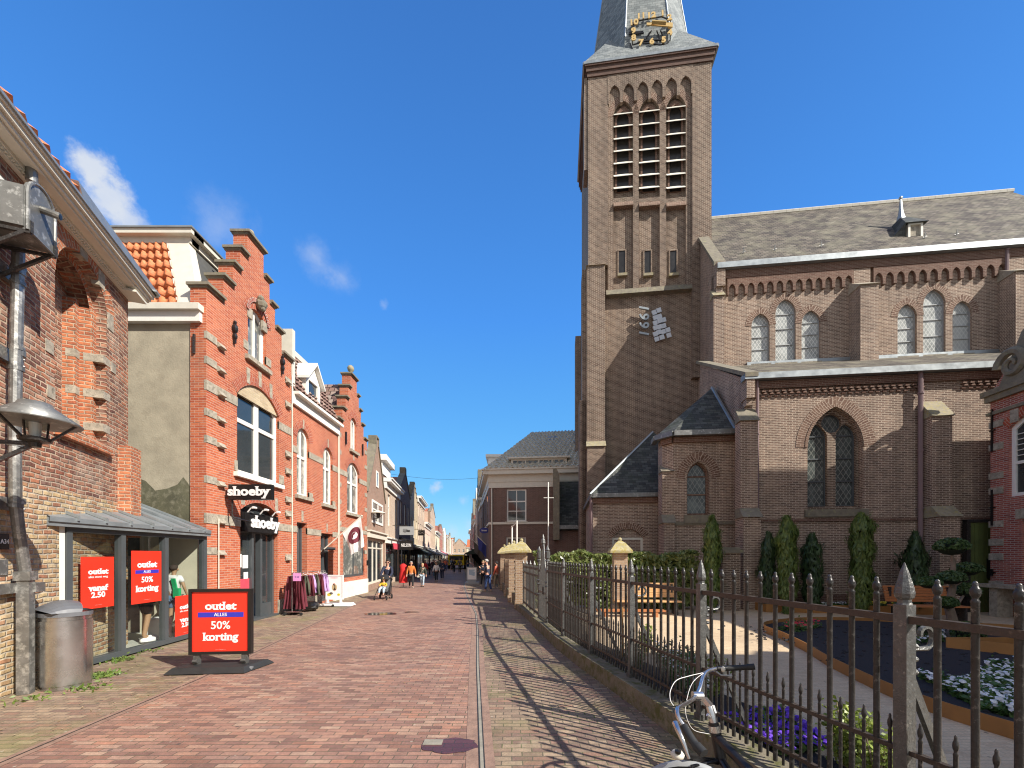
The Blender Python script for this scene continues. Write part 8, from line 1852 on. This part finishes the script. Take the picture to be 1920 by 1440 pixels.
# projecting signs of the far row
def projsign(px0, px1, py0, py1, label, mat, text=None, tmat='printwhite', Y=None, oval=False, name='projecting_sign', size=.5):
    if Y is None:
        Y = 30
    x0, x1 = P(px0, 0, Y).x, P(px1, 0, Y).x; z1, z0 = P(0, py0, Y).z, P(0, py1, Y).z; t = thing(name, label, 'sign', ((x0+x1)/2, Y, z0)); f2 = Fr((0, Y), (1, 0)); m = MB()
    c, cz = (x0+x1)/2, (z0+z1)/2
    if oval: m.prism(f2, [(c+(x1-x0)/2*math.cos(i*.393), cz+(z1-z0)/2*math.sin(i*.393)) for i in range(16)], -.12, 0)
    else: m.box(f2, x0, x1, z0, z1, -.12, 0)
    obj('sign_board', m, M[mat], t); m = MB(); ww = (x0-.5) if px0 < 868 else (x1+.6); m.bar((c, Y+.06, z1+.08), (ww, Y+.06, z1+.08), .04); m.bar((c, Y+.06, z1), (c, Y+.06, z1+.1), .03); obj('bracket', m, M['iron'], t)
    if text: obj('lettering', text_mb(text, f2, c, cz, .01, (z1-z0)*size, .01, bold=.01, sx=(x1-x0)/max(.1, (z1-z0))*.95/max(1, len(text)*size)*1.25), M[tmat], t)
    return t
projsign(749, 776, 987, 1003, 'pale grey sign with dark symbols above the black awning shop', 'greypaint', 'C J  J. Neisen', 'black', 28.5, size=.42)
projsign(749, 774, 1014, 1031, 'black shop sign with white NELSON lettering over the dark shop front', 'black', 'NELSON', 'printwhite', 27.4, size=.5)
projsign(784, 796, 994, 1004, 'small dark hanging sign above the green awning', 'black', 'OK', 'cream', 33)
projsign(899, 917, 989, 1000, 'dark blue oval sign with white lettering on the shaded right row', 'signblue', 'Eurorent', 'printwhite', 30.5, True, size=.42)
q = FH.pt(fa(742), 0, .2)
t = thing('shop_canopy', 'flat black canopy below the NELSON sign', 'canopy', FH.pt(fa(757), 2.6, .5)); m = MB(); x0, x1 = fa(749), fa(770); m.box(FH, x0, x1, 2.62, 2.72, .1, 1.3); obj('canopy', m, M['black'], t); m = MB(); m.box(FH, x0, x0+.1, 0, 2.6, .12, .2); m.tube([FH.pt(x0+.6, 2.7, 1.2), FH.pt(x0+.6, 3.4, .1)], .015, 5); obj('support', m, M['greypaint'], t)
# flags on the right row
for i, (px, py, Y, mt, lab) in enumerate(((893, 1003, 33, 'signblue', 'dark blue flag on a slanted pole, nearest on the shaded right row'), (886, 1012, 38, 'brownwool', 'brown flag on a slanted pole, further along the shaded right row'), (882, 1025, 44, 'blackcloth', 'black flag on a slanted pole, farthest along the shaded right row'))):
    q = P(px, py, Y); t = thing('wall_flag', lab, 'flag', q, 'flags on the shaded right row'); b = V((q.x+1.6, q.y, q.z-1.6)); m = MB(); m.tube([b, q+V((-.1, 0, .1))], .03, 6); obj('flagpole', m, M['cream'], t)
    rows = [[q.lerp(b, .05+.6*s)+V((.1*tt+.06*math.sin(s*8), .08*math.sin(s*9+tt*3), -1.1*tt)) for s in [k/8 for k in range(9)]] for tt in (0, .33, .66, 1)]; m = MB(); m.grid(rows); obj('flag_cloth', m, M[mt], t, True)
# yellow lorry at the end
q = G(858, 1067); t = thing('yellow_lorry', 'yellow lorry parked far down the street behind the walkers', 'lorry', (-10.0, 62, 0)); cx, cy = P(857, 0, 62).x, 62
m = MB(); zt = P(0, 1041, 62).z; m.cube((cx, cy+3, .6+(zt-.6)/2), 2.7, 5.0, zt-.6); obj('box_body', m, M['truckyel'], t, bevel=.05); m = MB(); m.cube((cx, cy-.4, 1.35), 2.4, 1.5, 1.5); obj('cab', m, M['truckyel'], t, bevel=.1)
m = MB(); m.cube((cx, cy-1.17, 1.65), 2.0, .04, .6); obj('windscreen', m, M['pane'], t)
for sx in (-1, 1):
    for yy in (0, 4.4): m = MB(); m.tube([(cx+sx*1.1, cy+yy, .42), (cx+sx*1.32, cy+yy, .42)], .42, 14); obj('wheel', m, M['rubber'], t)
    m = MB(); m.tube([(cx+sx*.85, cy-1.16, .8), (cx+sx*.85, cy-1.2, .8)], .12, 10); obj('headlight', m, M['paper'], t)
# overhead wire
m = MB(); pts = [V((-10.5+i*1.05, 34, 8.9-.5*math.sin(math.pi*i/10))) for i in range(11)]; m.tube(pts, .012, 4); m2 = tag(obj('overhead_wire', m, M['iron'], loc=(-5, 34, 8.5)), 'thin dark wire spanning the street between the house fronts', 'wire')

# ================================================================== people
def at(px, py): q = G(px, py); return (q.x, q.y)
x, y = at(718, 1124); mn = person('man in dark sweater and sunglasses pushing a stroller up the street', (x, y+.75), 1.78, -88, 'navy', 'blackcloth', hair='hairdark', shoes='shoe', arm_reach=(.48, 1.0), hands=True, lean=.03, stride=.14)
m = MB(); q = mn.location; m.cube((q.x+.0, q.y-.115, 1.69), .17, .02, .05); obj('sunglasses', m, M['black'], mn)
m = MB(); m.cube((q.x+.08, q.y-.16, 1.36), .05, .012, .03); obj('chest_badge', m, M['paper'], mn)
st = thing('stroller', 'black stroller carrying a small child, pushed by the man in sunglasses', 'stroller', (x, y, 0)); K = 1.05
def sp_(dx, dy, z): return V((x+dx*K, y+dy*K, z*K))
m = MB()
for s in (-1, 1):
    m.tube([sp_(.2*s, .72, 1.02), sp_(.23*s, .45, .75), sp_(.26*s, -.3, .16)], .014, 6); m.tube([sp_(.23*s, .45, .72), sp_(.27*s, .42, .12)], .014, 6); m.tube([sp_(.25*s, .0, .42), sp_(.27*s, .42, .14)], .012, 6)
m.tube([sp_(-.2, .72, 1.02), sp_(.2, .72, 1.02)], .018, 6); m.tube([sp_(-.26, .4, .12), sp_(.26, .4, .12)], .012, 6); m.tube([sp_(-.22, -.12, .42), sp_(.22, -.12, .42)], .02, 6); obj('stroller_frame', m, M['black'], st)
for s in (-1, 1):
    for yy, r in ((-.32, .08), (.42, .1)): m = MB(); m.tube([sp_(.26*s-.02, yy, r), sp_(.26*s+.02, yy, r)], r, 14); obj('wheel', m, M['rubber'], st)
m = MB(); m.hexa([sp_(-.19, -.15, .42), sp_(.19, -.15, .42), sp_(.19, .22, .42), sp_(-.19, .22, .42), sp_(-.19, -.15, .36), sp_(.19, -.15, .36), sp_(.19, .22, .34), sp_(-.19, .22, .34)]); m.hexa([sp_(-.19, .18, .4), sp_(.19, .18, .4), sp_(.2, .36, .9), sp_(-.2, .36, .9), sp_(-.19, .26, .4), sp_(.19, .26, .4), sp_(.2, .42, .9), sp_(-.2, .42, .9)]); obj('stroller_seat', m, M['greyfab'], st)
m = MB(); rows = []
for a in range(6): an = R(15+a*26); rows.append([sp_(.24*math.cos(f), .3-.34*math.sin(an)*0-.3*math.cos(an)*.9, .82+.26*math.sin(an)*(.35+.65*abs(math.sin(f)))) for f in [math.pi*j/10 for j in range(11)]])
m.grid(rows[:5]); obj('stroller_hood', m, M['blackcloth'], st, True)
m = MB(); m.hexa([sp_(-.2, .38, .2), sp_(.2, .38, .2), sp_(.2, -.02, .2), sp_(-.2, -.02, .2), sp_(-.22, .4, .32), sp_(.22, .4, .32), sp_(.22, -.04, .3), sp_(-.22, -.04, .3)]); obj('stroller_basket', m, M['blackcloth'], st)
cd = thing('person', 'small child in yellowish coat and pale jeans sitting in the stroller', 'person', (x, y, .4*K)); 
vs = [(sp_(0, .1, .5), .085), (sp_(0, .16, .66), .085), (sp_(0, .15, .76), .04), (sp_(0, .12, .85), .075), (sp_(0, .11, .9), .05)]; es = [(0, 1), (1, 2), (2, 3), (3, 4)]
for s in (-1, 1):
    i = len(vs); vs += [(sp_(.07*s, -.02, .5), .05), (sp_(.09*s, -.2, .46), .045), (sp_(.1*s, -.24, .26), .035), (sp_(.1*s, -.3, .22), .03)]; es += [(0, i), (i, i+1), (i+1, i+2), (i+2, i+3)]
    i = len(vs); vs += [(sp_(.12*s, .1, .66), .035), (sp_(.14*s, -.04, .58), .03), (sp_(.06*s, -.1, .57), .025)]; es += [(1, i), (i, i+1), (i+1, i+2)]
skin_obj('body', vs, es, M['skin'], cd); skin_obj('coat', [(sp_(0, .1, .54), .105), (sp_(0, .15, .68), .1), (sp_(.13, .08, .66), .05), (sp_(.15, -.04, .58), .045), (sp_(-.13, .08, .66), .05), (sp_(-.15, -.04, .58), .045)], [(0, 1), (1, 2), (2, 3), (1, 4), (4, 5)], M['mustard'], cd)
skin_obj('trousers', [(sp_(0, .08, .5), .09)]+[q for s in (-1, 1) for q in ((sp_(.08*s, -.02, .5), .065), (sp_(.09*s, -.2, .47), .06), (sp_(.1*s, -.24, .28), .045))], [(0, 1), (1, 2), (2, 3), (0, 4), (4, 5), (5, 6)], M['lightdenim'], cd)
m = MB(); m.ball(sp_(0, .125, .9), .082, 10); obj('hat', m, M['blond'], cd, True)
person('grey haired man in a bright orange jacket and dark trousers walking', (*at(771, 1102),), 1.62, -75, 'orange', 'blackcloth', 'hairgrey', stride=.2, hands=True)
wq = person('woman in dark coat and light jeans with a shoulder strap, beside the man in orange', (*at(792, 1100),), 1.5, -95, 'darkgreen', 'lightdenim', 'blond', shoes='blackcloth', stride=.1, coat=.22, hairlong=True, hands=True)
m = MB(); q = wq.location; m.bar(q+V((.2, -.12, 1.25)), q+V((-.22, -.14, .72)), .035, .01); m.cube(q+V((-.24, -.1, .66)), .12, .12, .1); obj('shoulder_bag', m, M['cream'], wq)
rc_ = thing('hanging_coat', 'long red coat on a display stand at the door of the dark shop', 'coat', P(756, 1042, 25.6)-V((0, 0, 2))); q = P(756, 1042, 25.6); q.z = 0
m = MB(); m.lathe(q, [(.28, .3), (.24, .8), (.19, 1.1), (.23, 1.38), (.08, 1.5)], 12, 1, .7); obj('coat_cloth', m, M['redcloth'], rc_, True); m = MB(); m.tube([q, q+V((0, 0, 1.6))], .02, 6); m.cube(q+V((0, 0, .02)), .4, .4, .04); obj('stand', m, M['iron'], rc_)
P_ = person
P_('woman in a white jacket and dark trousers walking arm in arm up the shaded street', (*at(818, 1090),), 1.5, -90, 'whitecloth', 'blackcloth', 'brownwool', stride=.12)
P_('man in navy coat walking just right of the woman in white', (*at(829, 1087),), 1.66, -90, 'navy', 'navy', 'hairgrey', stride=.14, coat=.1)
P_('woman in black standing behind the couple by the shop doors', (*at(805, 1080),), 1.6, 20, 'blackcloth', 'blackcloth', 'hairdark', stride=.05, coat=.3, hairlong=True)
P_('person in black seen from behind, left of the brown coated walker', (*at(851, 1074),), 1.68, 90, 'blackcloth', 'blackcloth', 'hairdark', coat=.25)
P_('person in long brown coat seen from behind, before the yellow lorry', (*at(862, 1074.5),), 1.7, 90, 'brownwool', 'blackcloth', 'brownwool', coat=.3)
P_('person in red top by the shops behind the couple', (*at(797, 1084),), 1.55, -60, 'redcloth', 'blackcloth', 'hairdark')
P_('person in dark red coat near the green awning', (*at(812, 1077),), 1.6, -90, 'maroon', 'bluejean', 'hairdark', coat=.2)
P_('person in grey jacket in the distant crowd, left of the yellow lorry', (*at(838, 1068),), 1.7, -90, 'greyfab', 'bluejean', 'hairdark')
P_('person in black jacket in the distant crowd under the grey awning', (*at(826, 1071),), 1.7, -80, 'blackcloth', 'khaki', 'hairdark')
P_('person in dark blue in the distant crowd, under the red awning', (*at(843, 1064),), 1.7, -90, 'navy', 'blackcloth', 'blond')
P_('distant person in white top on the far right pavement', (*at(873, 1063),), 1.7, -90, 'whitecloth', 'bluejean', 'hairdark')
P_('distant person in black on the far right pavement', (*at(869, 1060),), 1.7, -90, 'blackcloth', 'blackcloth', 'hairdark')
P_('man in navy jacket and blue jeans bending over his phone by the brick pillars', (*at(915, 1109),), 1.78, 150, 'navy', 'bluejean', 'hairgrey', lean=.1, arm_reach=(.35, 1.28), hands=True, coat=.05)
P_('person in coral jacket and khaki trousers with dark cap beside the brick pillars', (*at(931, 1103),), 1.62, 160, 'coral', 'khaki', 'hairdark', arms=((.1, -.02), (.1, -.02)), hat='blackcloth')
P_('person in black jacket standing left of the man in navy', (*at(906, 1099),), 1.65, -60, 'blackcloth', 'blackcloth', 'blond', coat=.1)
# mannequins behind the glass
def mq(px, Y, z, H, top, legs, label, face, shorts=True, sl=False, hair='hairdark'):
    q = P(px, 1042, Y); return person(label, (q.x, q.y, z), H, face, top, legs, hair, stride=.03, name='mannequin', cat='mannequin', skin='dummy', shorts=shorts, sleeves=sl, shoes='whitecap')
mq(272, 9.05, .1, 1.95, 'blackcloth', 'blackcloth', 'tall tan mannequin in dark shorts and white shoes behind the middle pane', 60)
mn2 = mq(326, 9.95, .25, 1.5, 'whitecloth', 'denim', 'mannequin in white shirt with a green bag strap behind the right pane', 100)
m = MB(); q = mn2.location; m.bar(q+V((.08, -.12, 1.2)), q+V((.14, -.1, .85)), .1, .03); m.cube(q+V((.16, -.1, .85)), .14, .08, .22); obj('green_bag', m, M['greencloth'], mn2)
m = MB(); q = P(298, 1170, 9.5); m.cube((q.x, q.y, .3), .35, .3, .5); tag(obj('display_block', m, M['paper'], loc=(q.x, q.y, .05)), 'white display block on the shop floor behind the middle pane', 'display block')
for i, (px, py) in enumerate(((612, 1072),)):
    pass

for i, (px, py, tp, lg, f_, lab) in enumerate([(847, 1069, 'denim', 'blackcloth', -90, 'distant walker in a blue jacket, left of the black clad person seen from behind'), (835, 1072, 'coral', 'bluejean', -80, 'distant walker in a coral top under the far awnings'),
    (822, 1074, 'khaki', 'blackcloth', 80, 'walker in a khaki coat seen from behind near the couple'), (840, 1063.5, 'whitecloth', 'denim', -90, 'distant walker in a white top near the red awning'), (867, 1066, 'olive', 'blackcloth', 90, 'walker in an olive coat seen from behind, right of the brown coat'),
    (832, 1065, 'brownwool', 'blackcloth', -90, 'distant walker in a brown coat under the red awning'), (877, 1069, 'greyfab', 'bluejean', -60, 'walker in grey beside the far right house fronts'), (815, 1083, 'blackcloth', 'denim', 90, 'walker in black and jeans seen from behind, left of the couple')]):
    P_(lab, (*at(px, py),), 1.6+.02*(i % 4), f_, tp, lg, ('hairdark', 'blond', 'brownwool', 'hairgrey')[i % 4], coat=.12*(i % 3), stride=.1+.03*(i % 3))
print('objects', len(bpy.data.objects), 'faces', sum(len(m.polygons) for m in bpy.data.meshes))
